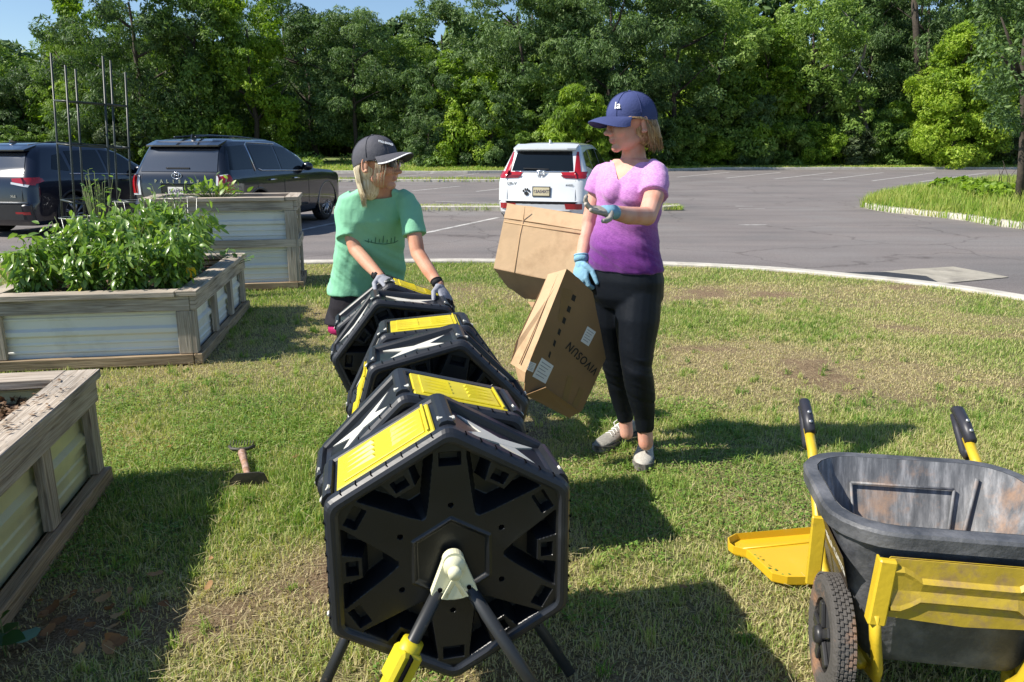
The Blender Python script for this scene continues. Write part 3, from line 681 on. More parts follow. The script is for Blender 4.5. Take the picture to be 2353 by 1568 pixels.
for i, (px, sz) in enumerate(((-40, 1.5), (70, 1.6), (190, 1.9), (300, 1.6), (420, 1.7), (540, 1.3), (1000, 1.6), (1100, 1.8), (1210, 1.9), (1320, 1.8), (1440, 1.7), (1560, 1.5), (1650, 2.0), (1750, 2.2), (1850, 1.9), (1940, 1.4), (2030, 1.5), (2130, 1.8), (2250, 1.9), (2350, 1.8), (2450, 1.9))):
    dep = (56 if px < 1450 else 62.5)+(i % 3)*.8; x = (px-1176.5)/FX*(dep*.97+.3)
    place(bushp[(i*2+i//3) % 3], x, dep, sz, sz*r.uniform(.95, 1.25), r.uniform(0, 6.28), 'shoulder high thicket filling in between the bushes and the tree trunks of the wood', 'thickets between the bushes and the trees of the wood')
# tall bright shrub on the right
bs = make_tree('bright_shrub_tree', 10.2, 3.9, 2, 301, 24000, .17, 60, .0, 'tall bright yellow-green glossy shrub tree leaning over the far kerb on the right', None, cat='tree', asp=.42, cone=.35)
bs.location = ((2170-1176.5)/FX*58, 58.5, .1)
bs2 = make_tree('sumac_tree', 5.2, 2.3, 2, 302, 9000, .24, 26, .0, 'small bright tree with finger-like leaf sprays just left of the blue cap', None, cat='tree', asp=.22, droop=.9)
bs2.location = ((1325-1176.5)/FX*51, 51.5, .1)
# leaning dead branch in the dark gap
b = MB()
def bp(x, y, d=61): return P(x, y, d)
b.tube([bp(1990, 290), bp(1975, 240), bp(1950, 190), bp(1935, 160)], [.17, .15, .12, .07], 6)
b.tube([bp(1985, 130), bp(1990, 90), bp(1960, 50), bp(1930, 20)], [.10, .09, .07, .04], 5)
b.tube([bp(2000, 180), bp(1975, 150), bp(1985, 120)], [.08, .06, .05], 5)
b.tube([bp(1990, 290), bp(1993, 340, 61.5), bp(1995, 400, 62)], [.17, .18, .2], 6)
b.tube([bp(1950, 190), bp(1975, 150)], [.08, .05], 5); b.tube([bp(1985, 130), bp(1985, 120), bp(1984, 136)], [.09, .08, .07], 5)
tag(b.build('dead_branch', m_barkg), 'bare grey dead trunk leaning in the dark gap of the wood', 'dead tree')
b = MB(); b.tube([P(2118, 400, 64), P(2112, 200, 64), P(2105, 60, 64), P(2098, -40, 64)], [.32, .28, .26, .24], 8)
tag(b.build('ivy_trunk', m_bark), 'thick brown trunk visible high in the wood left of the bright shrub', 'tree')

# the wood's far mass behind everything
r_ = random.Random(12); cl = []
for i in range(150):
    x = r_.uniform(-66, 66); s = r_.uniform(2.2, 3.6)
    top = 9.0 if x < -38 else (11.5 if x < 3 else 17); 
    cl.append((x, r_.uniform(78, 84), r_.uniform(0, top), s*1.3, s, s))
V, Fq, tn = leaf_cloud(cl, 110000, .5, 77)
tag(fast_mesh('wood_mass', V, Fq, m_l[0], None, tn), 'dark far mass of the wood showing through gaps between trees', None, None, 'stuff')
cl = []
for i in range(200):
    cl.append((r_.uniform(-70, 70), r_.uniform(72, 77), r_.uniform(.4, 5.0), 2.8, 1.2, 1.7))
V, Fq, tn = leaf_cloud(cl, 70000, .45, 79)
tag(fast_mesh('wood_floor_mass', V, Fq, m_l[0], None, tn), 'dark low foliage deep inside the wood behind the trunks', None, None, 'stuff')
# low undergrowth
cl = []
for i in range(110):
    x = r_.uniform(-46, 52)
    cl.append((x, vy0(x)+r_.uniform(3, 9), .4, r_.uniform(.8, 1.5), .9, r_.uniform(.4, 1.0)))
V, Fq, tn = leaf_cloud(cl, 40000, .12, 78)
tag(fast_mesh('undergrowth', V, Fq, m_l[1], None, tn), 'low leafy undergrowth creeping out of the wood onto the verge', None, None, 'stuff')
# right hand island: thin dark tree and vine mound
it = thing('island_tree', 'dark tree with a thin trunk on the grass island, cut by the right edge', 'tree', (0, 0, 0))
q = G(2345, 452, .35)
b = MB(); top = P(2350, 150, q.y)
b.tube([q-Vector((0, 0, .3)), P(2347, 380, q.y), P(2352, 280, q.y), top, P(2370, -30, q.y)], [.10, .075, .07, .06, .04], 8)
for (ax_, ay_) in ((2290, 120), (2410, 100), (2300, 40)): b.tube([P(2351, 200, q.y), P((2351+ax_)/2, (180+ay_)/2, q.y-.3), P(ax_, ay_, q.y-.5)], [.06, .04, .015], 6)
b.build('trunk', m_bark, it)
rr = random.Random(9); cl = []
for i in range(34):
    p_ = P(rr.uniform(2270, 2520), rr.uniform(-120, 290), q.y+rr.uniform(-1.3, 1.3)); s = rr.uniform(.32, .6); cl.append((p_.x, p_.y, p_.z, s, s, s*.8))
V, Fq, tn = leaf_cloud(cl, 9000, .065, 79); fast_mesh('crown', V, Fq, m_l[0], it, tn)
vm = thing('vine_mound', 'mound of bright green vines on the grass island beside the thin dark trunk', 'plant', (0, 0, 0))
cl = []
for i in range(20):
    t_ = rr.random(); q_ = G(2190+t_*140, 425+t_*15, .45); cl.append((q_.x+rr.uniform(-.4, .4), q_.y+rr.uniform(-.6, .6), q_.z-.02, .4, .4, .24-.05*t_))
V, Fq, tn = leaf_cloud(cl, 4200, .075, 80, asp=.8); fast_mesh('foliage', V, Fq, m_l[2], vm, tn)
b = MB()
for i in range(9):
    q_ = G(2290+i*7, 440, .4); b.tube([q_, q_+Vector((rr.uniform(-.1, .1), 0, .35)), q_+Vector((rr.uniform(-.2, .2), 0, .55+rr.random()*.25))], [.012, .008, .004], 4)
b.build('stem', m_bark, vm)
# ================================================================ RAISED BEDS
m_wood = woodmat('weathered_wood', (.40, .345, .28), (.54, .48, .41), (.19, .15, .12))
m_wood2 = woodmat('damp_wood', (.33, .245, .155), (.42, .325, .22), (.10, .065, .04))
m_cream = pm('cream_corrugated_steel', (.60, .58, .34), .38, var=.05, vscale=3, col2=(.44, .41, .29), c2scale=4, c2lo=.5, c2hi=.85, spec=.5)
m_silver = pm('silver_corrugated_steel', (.76, .76, .72), .42, metal=.1, var=.05, vscale=2, col2=(.52, .50, .44), c2scale=3, c2lo=.55, c2hi=.9)
m_soil, t, p = newmat('mulch_soil'); L = t.links.new
tc = t.nodes.new('ShaderNodeTexCoord'); n1 = N_(t, 'ShaderNodeTexVoronoi'); n1.inputs['Scale'].default_value = 55; L(tc.outputs['Object'], n1.inputs['Vector'])
L(ramp(t, n1.outputs['Color'], [(.1, (.05, .03, .02)), (.5, (.13, .08, .055)), (.9, (.24, .16, .11))]), p.inputs['Base Color']); p.inputs['Roughness'].default_value = 1
bb_ = t.nodes.new('ShaderNodeBump'); bb_.inputs['Strength'].default_value = 1; bb_.inputs['Distance'].default_value = .02; L(n1.outputs['Distance'], bb_.inputs['Height']); L(bb_.outputs[0], p.inputs['Normal'])

def corrugated(mb, O, U, N, Lg, z0, z1):
    """sheet with small ribs and a big flat rib every ~0.23 m; U along, N outward"""
    O, U, N = Vector(O), Vector(U), Vector(N); prof = []; z = z0
    while z < z1-.02:
        prof += [(z, 0), (z+.045, 0), (z+.052, .006), (z+.062, .006), (z+.069, 0), (z+.10, 0), (z+.107, .006), (z+.117, .006), (z+.124, 0), (z+.158, 0), (z+.176, .02), (z+.205, .02), (z+.223, 0)]
        z += .232
    prof = [q for q in prof if q[0] <= z1]+[(z1, 0)]
    a = [O+Vector((0, 0, q[0]))+N*q[1] for q in prof]; c = [v_+U*Lg for v_ in a]; n = len(a)
    mb.add(a+c, [(i, n+i, n+i+1, i+1) for i in range(n-1)])
def raised_bed(name, label, spec, H, panel, tiers, posts_side, posts_front, soilz, bent=.0):
    cx, cy, rz, Wd, Ln = spec
    t = thing(name, label, 'raised bed', (cx, cy, 0), rz, 'wood framed raised garden beds')
    # local frame: -x along the front (left), +y away
    T = .038
    cap = MB(); cw = .14
    cap.box((-cw/2+.03, Ln/2, H-T/2), (cw, Ln+.03, T), ch=.003); cap.box((-Wd+cw/2-.03, Ln/2, H-T/2), (cw, Ln+.03, T), ch=.003)
    cap.box((-Wd/2, cw/2-.03, H-T/2-.002), (Wd-2*cw+.055, cw, T), ch=.003); cap.box((-Wd/2, Ln-cw/2+.03, H-T/2-.002), (Wd-2*cw+.055, cw, T), ch=.003)
    cap.build('cap_board', m_wood, t)
    rail = MB(); rh = .10
    def railset(z, h, th=T):
        rail.box((-th/2+.012, Ln/2, z), (th, Ln-.004, h), ch=.003); rail.box((-Wd+th/2-.012, Ln/2, z), (th, Ln-.004, h), ch=.003)
        rail.box((-Wd/2, th/2-.002, z), (Wd-2*th+.02, th, h), ch=.003); rail.box((-Wd/2, Ln-th/2+.002, z), (Wd-2*th+.02, th, h), ch=.003)
    railset(H-T-rh/2-.002, rh)
    levels = [H*k/tiers for k in range(1, tiers)]
    for z in levels: railset(z, .085)
    rail.build('rail', m_wood, t)
    bt = MB(); th = .055
    bt.box((-th/2+.026, Ln/2, .036), (th, Ln+.02, .072), ch=.004); bt.box((-Wd+th/2-.026, Ln/2, .036), (th, Ln+.02, .072), ch=.004)
    bt.box((-Wd/2, th/2-.016, .035), (Wd-2*th+.045, th, .070), ch=.004); bt.box((-Wd/2, Ln-th/2+.016, .035), (Wd-2*th+.045, th, .070), ch=.004)
    bt.build('base_board', m_wood2, t)
    zb = .074; zt = H-T-rh-.004
    def post(x, y, sx, sy):
        mb = MB(); mb.box((x, y, (zb+zt)/2), (sx, sy, zt-zb), ch=.003); mb.build('post', m_wood2 if sx < sy and False else m_wood, t)
    for f in posts_side: post(-.020, Ln*f if 0 < f < 1 else (.045 if f == 0 else Ln-.045), .036, .088)
    for f in posts_front: post(-.080-(Wd-.16)*f, .018, .088, .036)
    post(-.020+0*.0, .018-.0, .0361, .0361) if False else None
    pn = MB(); ins = .055
    def pz(lo, hi):
        corrugated(pn, (-ins, ins-.01, 0), (0, 1, 0), (1, 0, 0), Ln-2*ins+.02, lo, hi)
        corrugated(pn, (-Wd+ins, Ln-ins+.01, 0), (0, -1, 0), (-1, 0, 0), Ln-2*ins+.02, lo, hi)
        corrugated(pn, (-Wd+ins-.01, ins, 0), (1, 0, 0), (0, -1, 0), Wd-2*ins+.02, lo, hi)
        corrugated(pn, (-ins+.01, Ln-ins, 0), (-1, 0, 0), (0, 1, 0), Wd-2*ins+.02, lo, hi)
    pz(.05, H-T-.02)
    pn.build('corrugated_panel', panel, t, clean=False)
    # soil surface
    n = 40; xs_ = np.linspace(-Wd+.06, -.06, n); ys_ = np.linspace(.06, Ln-.06, n); X_, Y_ = np.meshgrid(xs_, ys_)
    Z_ = soilz+(fbm(X_*7+cx, Y_*7+cy, 3, 3)-.5)*.07; idx = np.arange(n*n).reshape(n, n)
    s_ = fast_mesh('soil', np.stack([X_, Y_, Z_], -1).reshape(-1, 3), np.stack([idx[:-1, :-1], idx[:-1, 1:], idx[1:, 1:], idx[1:, :-1]], -1).reshape(-1, 4), m_soil, t, smooth=True)
    return t
bed1 = raised_bed('raised_bed', 'grey wood raised bed filled with brown mulch in the near left corner', BEDS[0], .53, m_cream, 1, (0, .38, .70, 1), (0, 1), .40)
bed2 = raised_bed('raised_bed', 'low raised bed crowded with leafy pepper plants', BEDS[1], .52, m_silver, 1, (0, .36, .68, 1), (0, 1), .43)
bed3 = raised_bed('raised_bed', 'tall two tier raised bed in front of the parked dark car with wide tailgate', BEDS[2], .97, m_silver, 2, (0, 1), (0, 1), .90)
# mulch chips on the near bed
r = np.random.default_rng(3); n = 5200
xx = r.uniform(-1.3, -.05, n); yy = r.uniform(.05, 1.87, n); near = r.random(n) < .12
az = r.uniform(0, 6.28, n); sz = r.uniform(.008, .028, n); tl = r.normal(0, .5, n)
A = np.stack([np.cos(az), np.sin(az), tl], -1)*sz[:, None]; B_ = np.stack([-np.sin(az), np.cos(az), r.normal(0, .5, n)], -1)*(sz*.4)[:, None]
C = np.stack([xx, yy, .405+(fbm(xx*7-1.47, yy*7+1.36, 3, 3)-.5)*.07+r.uniform(0, .022, n)], -1)
rim = r.random(n) < .03; C[rim, 0] = r.uniform(-.11, .02, rim.sum()); C[rim, 2] = .537; A[rim, 2] *= .15; B_[rim, 2] *= .15; A[rim] *= .6; B_[rim] *= .6
m_chip = leafmat('bark_chips', [(0, (.06, .035, .02)), (.4, (.17, .10, .06)), (.8, (.30, .21, .14)), (1, (.42, .33, .24))], .05, .9, 0, .1)
ch = fast_mesh('mulch', np.concatenate([C-A, C+B_, C+A, C-B_], 1).reshape(-1, 3), np.arange(4*n).reshape(-1, 4), m_chip, None, r.random(n))
ch.location = bed1.location; ch.rotation_euler = bed1.rotation_euler; tag(ch, 'brown shredded bark mulch filling the near left raised bed', None, None, 'stuff')
# corner of another pale bed at the bottom left of the frame
b4 = thing('raised_bed', 'pale panelled bed corner cut off at the bottom left edge of the picture', 'raised bed', (-1.17, 1.72, 0), math.radians(11.2), 'wood framed raised garden beds')
b = MB(); corrugated(b, (0, -1.0, 0), (0, 1, 0), (1, 0, 0), 1.0, .02, .12); corrugated(b, (-.8, 0, 0), (1, 0, 0), (0, 1, 0), .8, .02, .12); b.build('corrugated_panel', m_cream, b4, clean=False)
b = MB(); b.box((-.02, -.5, .14), (.09, 1.0, .036), ch=.003); b.box((-.45, -.03, .14), (.75, .09, .036), ch=.003); b.build('cap_board', m_wood, b4)
b4.location = G(8, 1480, 0) + Vector((-.02, -.03, 0)); b4.rotation_euler = (0, 0, math.radians(4))

# ---------------------------------------------------------------- leaves for plants
def leaf_geo(C, A, Bn, Nn, ln, wd, fold=.25, curl=.25, seg=3):
    """lanceolate folded leaves: arrays of centre-base C, direction A, side Bn, normal Nn"""
    n = len(C); prof = [(0, .12), (.3, .9), (.62, .85), (.85, .42), (1.0, .03)]
    rows = []
    for u, w in prof:
        mid = C+A*(ln*u)[:, None]-Nn*(ln*curl*u*u)[:, None]
        sd_ = Bn*(wd*w*.5)[:, None]; up_ = Nn*(wd*w*.5*fold)[:, None]
        rows += [mid-sd_+up_, mid, mid+sd_+up_]
    V = np.stack(rows, 1).reshape(-1, 3); f = []
    for i in range(len(prof)-1):
        f += [[3*i, 3*i+1, 3*i+4, 3*i+3], [3*i+1, 3*i+2, 3*i+5, 3*i+4]]
    Fq = (np.arange(n)[:, None, None]*15+np.array(f)[None]).reshape(-1, 4)
    return V, Fq, len(f)
def unit(v): return v/np.maximum(np.linalg.norm(v, axis=1)[:, None], 1e-9)
m_pep = leafmat('pepper_leaf', [(0, (.06, .13, .018)), (.5, (.165, .28, .05)), (.85, (.30, .42, .11)), (1, (.6, .5, .05))], .35, .3, .12, .6)
m_stem = pm('green_stem', (.13, .17, .05), .7, var=.2)
def pepper_plant(name, label, H, R, nl, seed, group, lsize=.068):
    r = np.random.default_rng(seed); rr = random.Random(seed)
    t = thing(name, label, 'plant', (0, 0, 0), 0, group); mb = MB(); tips = []
    for k in range(7):
        a = rr.uniform(0, 6.28); d = R*rr.uniform(.3, 1); pts = [Vector((0, 0, 0))]
        for s in range(1, 5): pts.append(Vector((math.cos(a)*d*(s/4)**1.3+rr.uniform(-.02, .02), math.sin(a)*d*(s/4)**1.3+rr.uniform(-.02, .02), H*rr.uniform(.7, 1.02)*s/4)))
        mb.tube(pts, [.007, .006, .005, .004, .002], 5); tips.append(pts)
        for j in range(3):
            i = rr.randint(1, 3); q = pts[i]; e = q+Vector((rr.uniform(-.14, .14), rr.uniform(-.14, .14), rr.uniform(.04, .2))); mb.tube([q, (q+e)/2+Vector((0, 0, .01)), e], [.004, .003, .0015], 4); tips.append([q, (q+e)/2, e])
    mb.build('stem', m_stem, t)
    C = []
    for i in range(nl):
        pts = rr.choice(tips); j = rr.randint(1, len(pts)-1); f = rr.random()
        q = pts[j-1]*(1-f)+pts[j]*f; C.append((q.x+rr.gauss(0, .03), q.y+rr.gauss(0, .03), max(.02, q.z+rr.gauss(0, .035))))
    C = np.array(C); n = nl
    out = C*np.array([1, 1, 0]); A = unit(unit(out+1e-5)*.8+r.normal(size=(n, 3))*.6+np.array([0, 0, -.35])); A[:, 2] -= .15; A = unit(A)
    Nn = unit(np.array([0, 0, 1.])+r.normal(size=(n, 3))*.45); Nn = unit(Nn-A*(A*Nn).sum(1)[:, None]); Bn = np.cross(A, Nn)
    ln = lsize*r.uniform(.55, 1.3, n); V, Fq, k = leaf_geo(C, A, Bn, Nn, ln, ln*r.uniform(.36, .5, n), .3, .3)
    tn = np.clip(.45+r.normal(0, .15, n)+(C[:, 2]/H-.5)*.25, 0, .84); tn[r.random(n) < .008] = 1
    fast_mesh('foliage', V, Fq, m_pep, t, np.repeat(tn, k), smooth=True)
    return t
def bedpt(spec, u, v_, z):
    cx, cy, a, W_, L_ = spec; x = -u; y = v_
    return Vector((cx+x*math.cos(a)-y*math.sin(a), cy+x*math.sin(a)+y*math.cos(a), z))
pp = [pepper_plant('pepper_plant', '', .52, .24, 900, 51, None), pepper_plant('pepper_plant', '', .46, .26, 900, 52, None), pepper_plant('pepper_plant', '', .40, .22, 700, 53, None)]
rr = random.Random(4); usedp = set()
spots = [(.20, .25, 1.0, 0, 'bushy pepper plant at the right front corner of the low bed'), (.48, .22, .95, 1, 'bushy pepper plant in the front row, next to the corner one'), (.78, .24, 1.0, 1, 'bushy pepper plant in the middle of the front row'), (1.10, .26, .95, 2, 'bushy pepper plant at the left front corner of the low bed'),
         (.26, .70, 1.05, 1, 'pepper plant in the second row near the side boards'), (.60, .66, 1.1, 0, 'tall pepper plant in the second row at the centre'), (.95, .70, 1.12, 0, 'tall pepper plant in the second row at left'), (1.22, .75, .95, 2, 'pepper plant leaning past the left board of the low bed'),
         (.30, 1.2, 1.1, 0, 'pepper plant in the third row at right'), (.72, 1.2, 1.15, 0, 'tallest pepper plant in the third row, beneath the trellis'), (1.10, 1.25, 1.0, 1, 'pepper plant in the third row at left'), (.4, 1.65, .9, 2, 'pepper plant at the far end of the low bed, right side'), (.9, 1.65, .9, 1, 'pepper plant at the far end of the low bed, left side')]
for (u, v_, s, k, lb) in spots:
    o = copy_tree(pp[k]) if k in usedp else pp[k]; usedp.add(k)
    o.location = bedpt(BEDS[1], u, v_, .43); o.scale = (s, s, s*rr.uniform(.92, 1.1)); o.rotation_euler = (0, 0, rr.uniform(0, 6.28)); tag(o, lb, None, 'pepper plants in the low raised bed')
# sprawling squash vine over the far right corner, celery in the tall bed, squash leaves lower left
m_sq = leafmat('squash_leaf', [(0, (.06, .13, .03)), (.5, (.15, .26, .07)), (1, (.28, .38, .12))], .35, .45, .1, .4)
def broad_plant(name, label, C, ln, wr, seed, mat, stems=True, cat='plant', upr=.5, curl=.2, root=None):
    r = np.random.default_rng(seed); C = np.array(C, float); n = len(C)
    t = thing(name, label, cat, tuple(C.mean(0)) if root is None else tuple(root)); C = C-np.array(t.location)[None]
    A = unit(r.normal(size=(n, 3))*np.array([1, 1, .2])+np.array([0, 0, upr])); Nn = unit(np.array([0, 0, 1.])+r.normal(size=(n, 3))*.5); Nn = unit(Nn-A*(A*Nn).sum(1)[:, None]); Bn = np.cross(A, Nn)
    l_ = ln*r.uniform(.6, 1.3, n); V, Fq, k = leaf_geo(C, A, Bn, Nn, l_, l_*wr, .15, curl); fast_mesh('foliage', V, Fq, mat, t, np.repeat(r.random(n), k), smooth=True)
    if stems:
        mb = MB()
        for c in C: mb.tube([Vector(c)+Vector((0, 0, 0)), Vector(c)*.6+Vector((0, 0, -.03)), Vector(c)*.15+Vector((0, 0, -.08))], [.0025, .003, .004], 4)
        mb.build('stem', m_stem, t)
    return t
rr = random.Random(8)
C = [tuple(P(x_, y_, 6.9+rr.uniform(-.15, .15))) for x_, y_ in ((545, 592), (560, 585), (530, 600), (515, 590), (505, 585), (570, 592), (522, 580), (540, 580), (500, 600), (575, 598), (488, 578), (512, 602))]
broad_plant('squash_vine', 'pale green vine creeping over the far corner of the low bed', C, .085, .85, 4, m_sq)
sq = bpy.data.objects[-1] if False else None
cc = bedpt(BEDS[2], .86, .35, .95); C = []
for i in range(90): C.append((cc.x+rr.gauss(0, .14), cc.y+rr.gauss(0, .1), .98+abs(rr.gauss(.02, .06))))
m_cel = leafmat('celery_leaf', [(0, (.10, .19, .03)), (.5, (.20, .33, .05)), (1, (.36, .48, .10))], .4, .4, .1, .4)
broad_plant('celery_plant', 'light green celery clump poking out of the tall bed', C, .085, .5, 6, m_cel, upr=.9, root=(cc.x, cc.y, .95))
for k, (px_, py_, lb) in enumerate(((385, 470, 'thin feathery dill plant between the pepper plants and the tall bed'), (215, 440, 'pale sage tipped plant standing inside the trellis foot'))):
    C = [tuple(P(px_+rr.gauss(0, 22), py_+rr.gauss(0, 18), 7.6+rr.uniform(-.1, .1))) for i in range(40)]
    q = P(px_, py_, 7.6)
    broad_plant('herb_plant', lb, C, .06, .4, 7+k, m_sq, upr=.8, root=(q.x, q.y, .45))
g0 = G(18, 1500, 0); C = [(g0.x-.02, g0.y+.02, .10), (g0.x-.01, g0.y-.06, .07), (g0.x-.01, g0.y+.08, .05), (g0.x+.0, g0.y-.02, .06)]
broad_plant('squash_seedling', 'dark green broad leaves at the foot of the bed in the bottom left corner', C, .06, .9, 12, leafmat('dark_broad_leaf', [(0, (.02, .06, .012)), (1, (.04, .11, .02))], .3), upr=.1, root=(g0.x, g0.y, 0))
m_yl = leafmat('yellow_leaf', [(0, (.75, .52, .03)), (1, (.82, .62, .05))], .4, .45, 0, .3)
# yellow squash blossom hanging by the side board
t = thing('yellow_blossom', 'wilted bright yellow blossom hanging at the right end of the pepper plants', 'flower', tuple(P(437, 612, 5.55)))
r = np.random.default_rng(2); n = 6; C = r.normal(size=(n, 3))*.008; A = unit(np.stack([r.normal(0, .35, n), r.normal(0, .35, n), -np.ones(n)], 1)); Nn = unit(np.cross(A, unit(r.normal(size=(n, 3))))); Bn = np.cross(A, Nn)
V, Fq, k = leaf_geo(C, A, Bn, Nn, np.full(n, .085), np.full(n, .04), .3, .15); fast_mesh('petal', V, Fq, m_yl, t, np.repeat(r.random(n), k), smooth=True)
b = MB(); b.tube([(0, 0, 0), (-.01, 0, .05), (-.04, 0, .09)], [.006, .004, .003], 5); b.build('stem', m_stem, t)

# ---------------------------------------------------------------- black trellis, wire cages
m_blk = pm('black_metal', (.022, .03, .026), .45, var=.2)
m_wire = pm('galvanised_wire', (.35, .36, .34), .4, metal=.7)
TY = 8.35
tr = thing('garden_trellis', 'tall black metal obelisk trellis with six sided rings behind the pepper plants', 'trellis', (0, 0, 0))
Tb = P(226, 520, TY); Tt = P(203, 130, TY); ax = (Tt-Tb).normalized(); Rr = .335
ux = Vector((1, 0, 0)); ux = (ux-ax*ux.dot(ax)).normalized(); uy = ax.cross(ux).normalized()
tr.location = (Tb.x, Tb.y, 0)
def tp(k, h): a_ = math.radians(60*k+20); return Tb-tr.location+ax*h+ux*math.cos(a_)*Rr+uy*math.sin(a_)*Rr
Hh = (Tt-Tb).length
for k in range(6):
    b = MB(); b.tube([tp(k, -Tb.z/ax.z), tp(k, Hh*(.93+.07*(k % 2)))], .0105, 7); b.build('upright', m_blk, tr)
for py_ in (238, 335, 462):
    h = (P(210, py_, TY)-Tb).dot(ax); b = MB()
    for k in range(6): b.tube([tp(k, h), tp(k+1, h)], .011, 6)
    b.build('ring', m_blk, tr)
for (px_, py_, R_, H_, Y_, lb) in ((305, 462, .17, .62, 7.3, 'round wire plant cage standing among the rear pepper plants'), (415, 455, .16, .75, 7.75, 'thin wire plant cage in front of the rear window of the parked dark car'), (180, 500, .14, .5, 6.3, 'low wire cage half hidden in the pepper leaves')):
    q = P(px_, py_, Y_); t = thing('wire_cage', lb, 'plant cage', (q.x, q.y, 0), 0, 'wire plant cages')
    b = MB()
    for h in (q.z, q.z-H_*.4, q.z-H_*.75):
        s_ = .6+.4*(h-(q.z-H_))/H_; b.tube([(math.cos(a*.3927)*R_*s_, math.sin(a*.3927)*R_*s_, h) for a in range(17)], .003, 5, cap=False)
    b.build('ring', m_wire, t); b = MB()
    for a in range(4): b.tube([(math.cos(a*1.57)*R_*.55, math.sin(a*1.57)*R_*.55, max(.4, q.z-H_-.1)), (math.cos(a*1.57)*R_, math.sin(a*1.57)*R_, q.z)], .003, 5)
    b.build('leg', m_wire, t)

# ---------------------------------------------------------------- hand tool on the lawn
m_rust = pm('rusty_steel', (.30, .17, .10), .8, var=.4, vscale=40, col2=(.42, .30, .26), c2scale=30)
m_dkst = pm('dark_steel', (.05, .045, .035), .6, var=.3)
tl = thing('hand_cultivator', 'rusty short hand cultivator with toothed head and flat blade on the lawn', 'garden tool', tuple(G(568, 1060, 0)))
a0 = G(556, 1040, .045)-tl.location; a1 = G(571, 1098, .04)-tl.location
b = MB(); d = (a1-a0); b.tube([a0, a0+d*.15, a0+d*.5, a0+d*.55, a0+d*.8, a1], [.020, .019, .015, .017, .015, .014], 10); b.build('handle', m_rust, tl)
b = MB(); c = G(552, 1030, .03)-tl.location; pts = [c+Vector((x_, y_, 0)) for x_, y_ in ((-.06, .02), (-.04, -.012), (0, -.02), (.04, -.008), (.062, .025))]; b.tube(pts, .009, 6)
for i in range(9): b.tube([c+Vector((-.055+i*.0138, .02, .006)), c+Vector((-.055+i*.0138, .035, .028))], [.003, .0015], 4)
b.build('rake_head', m_dkst, tl)
b = MB(); c = a1; b.add([c+Vector(q) for q in ((-.085, -.004, -.035), (.088, .012, -.03), (.07, .006, .022), (.045, .004, .028), (-.05, -.004, .022), (-.08, -.006, -.005))]+[c+Vector((q[0], q[1]-.006, q[2])) for q in ((-.085, -.004, -.035), (.088, .012, -.03), (.07, .006, .022), (.045, .004, .028), (-.05, -.004, .022), (-.08, -.006, -.005))],
      [(0, 1, 2, 3, 4, 5), (11, 10, 9, 8, 7, 6)]+[(i, 6+i, 6+(i+1) % 6, (i+1) % 6) for i in range(6)]); b.build('blade', m_dkst, tl)

# ---------------------------------------------------------------- dead leaves, one green leaf
m_dl = leafmat('dead_leaf', [(0, (.10, .045, .02)), (.4, (.26, .13, .055)), (.75, (.40, .25, .12)), (1, (.5, .38, .2))], .15, .8, .6, .2)
def curled_leaf(seed):
    r = random.Random(seed); n = 7; V = []; F = []
    k1, k2 = r.uniform(10, 30), r.uniform(-8, 22)
    for i in range(n):
        for j in range(n):
            u = i/(n-1)*2-1; v_ = j/(n-1)*2-1; w = math.sqrt(max(0, 1-u*u))*.62*(1+.12*math.sin(u*9+seed))
            x = u*.035; y = v_*w*.035; V.append((x, y, .004+k1*x*x*.5+k2*y*y*.5+.003*math.sin(x*200+y*90+seed)))
    for i in range(n-1):
        for j in range(n-1): F.append((i*n+j, (i+1)*n+j, (i+1)*n+j+1, i*n+j+1))
    return np.array(V), np.array(F)
lp = []
for s in range(3):
    V, F = curled_leaf(s+1); lp.append(fast_mesh('dead_leaf', V, F, m_dl, None, np.full(len(F), .5), smooth=True))
ls = [(355, 1322, 1.25), (255, 1400, 1.2), (275, 1420, 1.3), (262, 1440, 1.0), (240, 1378, 1.2), (145, 1380, 1.3), (170, 1370, 1.2), (120, 1405, 1.4), (100, 1420, 1.3), (135, 1430, 1.1), (265, 1475, 1.4), (250, 1488, 1.2), (280, 1480, 1.0), (160, 1455, .9), (375, 1392, 1.1), (190, 1425, 1.0), (210, 1440, .8), (480, 1345, .9), (90, 1385, 1.0), (330, 1412, .8), (225, 1362, .9), (388, 1028, .8), (612, 940, .6), (680, 1050, .9), (1570, 1352, .8), (1700, 1150, .6), (745, 1057, .8), (485, 1285, .7), (180, 1500, 1.1), (110, 1450, 1.2), (300, 1360, .7)]
rr = random.Random(3)
for i, (x_, y_, s) in enumerate(ls):
    o = lp[i] if i < 3 else lp[i % 3].copy()
    if i >= 3: COL.objects.link(o)
    o.location = G(x_, y_, .02)+Vector((0, 0, rr.uniform(-.004, .006))); o.rotation_euler = (rr.uniform(-.5, .5), rr.uniform(-.5, .5), rr.uniform(0, 6.28)); s *= .68; o.scale = (s, s*rr.uniform(.6, 1.1), s)
    if x_ < 500 and y_ > 1300: tag(o, 'curled dry brown leaf among the litter in the shade of the near bed', 'leaf', 'dead leaves scattered in the shade of the near bed')
    else: tag(o, 'single small dry leaf lying out on the sunlit lawn', 'leaf', 'dead leaves scattered on the sunlit lawn')
q = G(62, 1462, .03); V, F = curled_leaf(9); o = fast_mesh('fallen_green_leaf', V*np.array([1.15, 1.3, .4]), F, pm('bluish_leaf', (.12, .24, .16), .6), None, np.full(len(F), .5), smooth=True); o.location = q; o.rotation_euler = (.1, -.15, .5)
tag(o, 'flat bluish green fallen leaf beside the foot of the near bed', 'leaf')
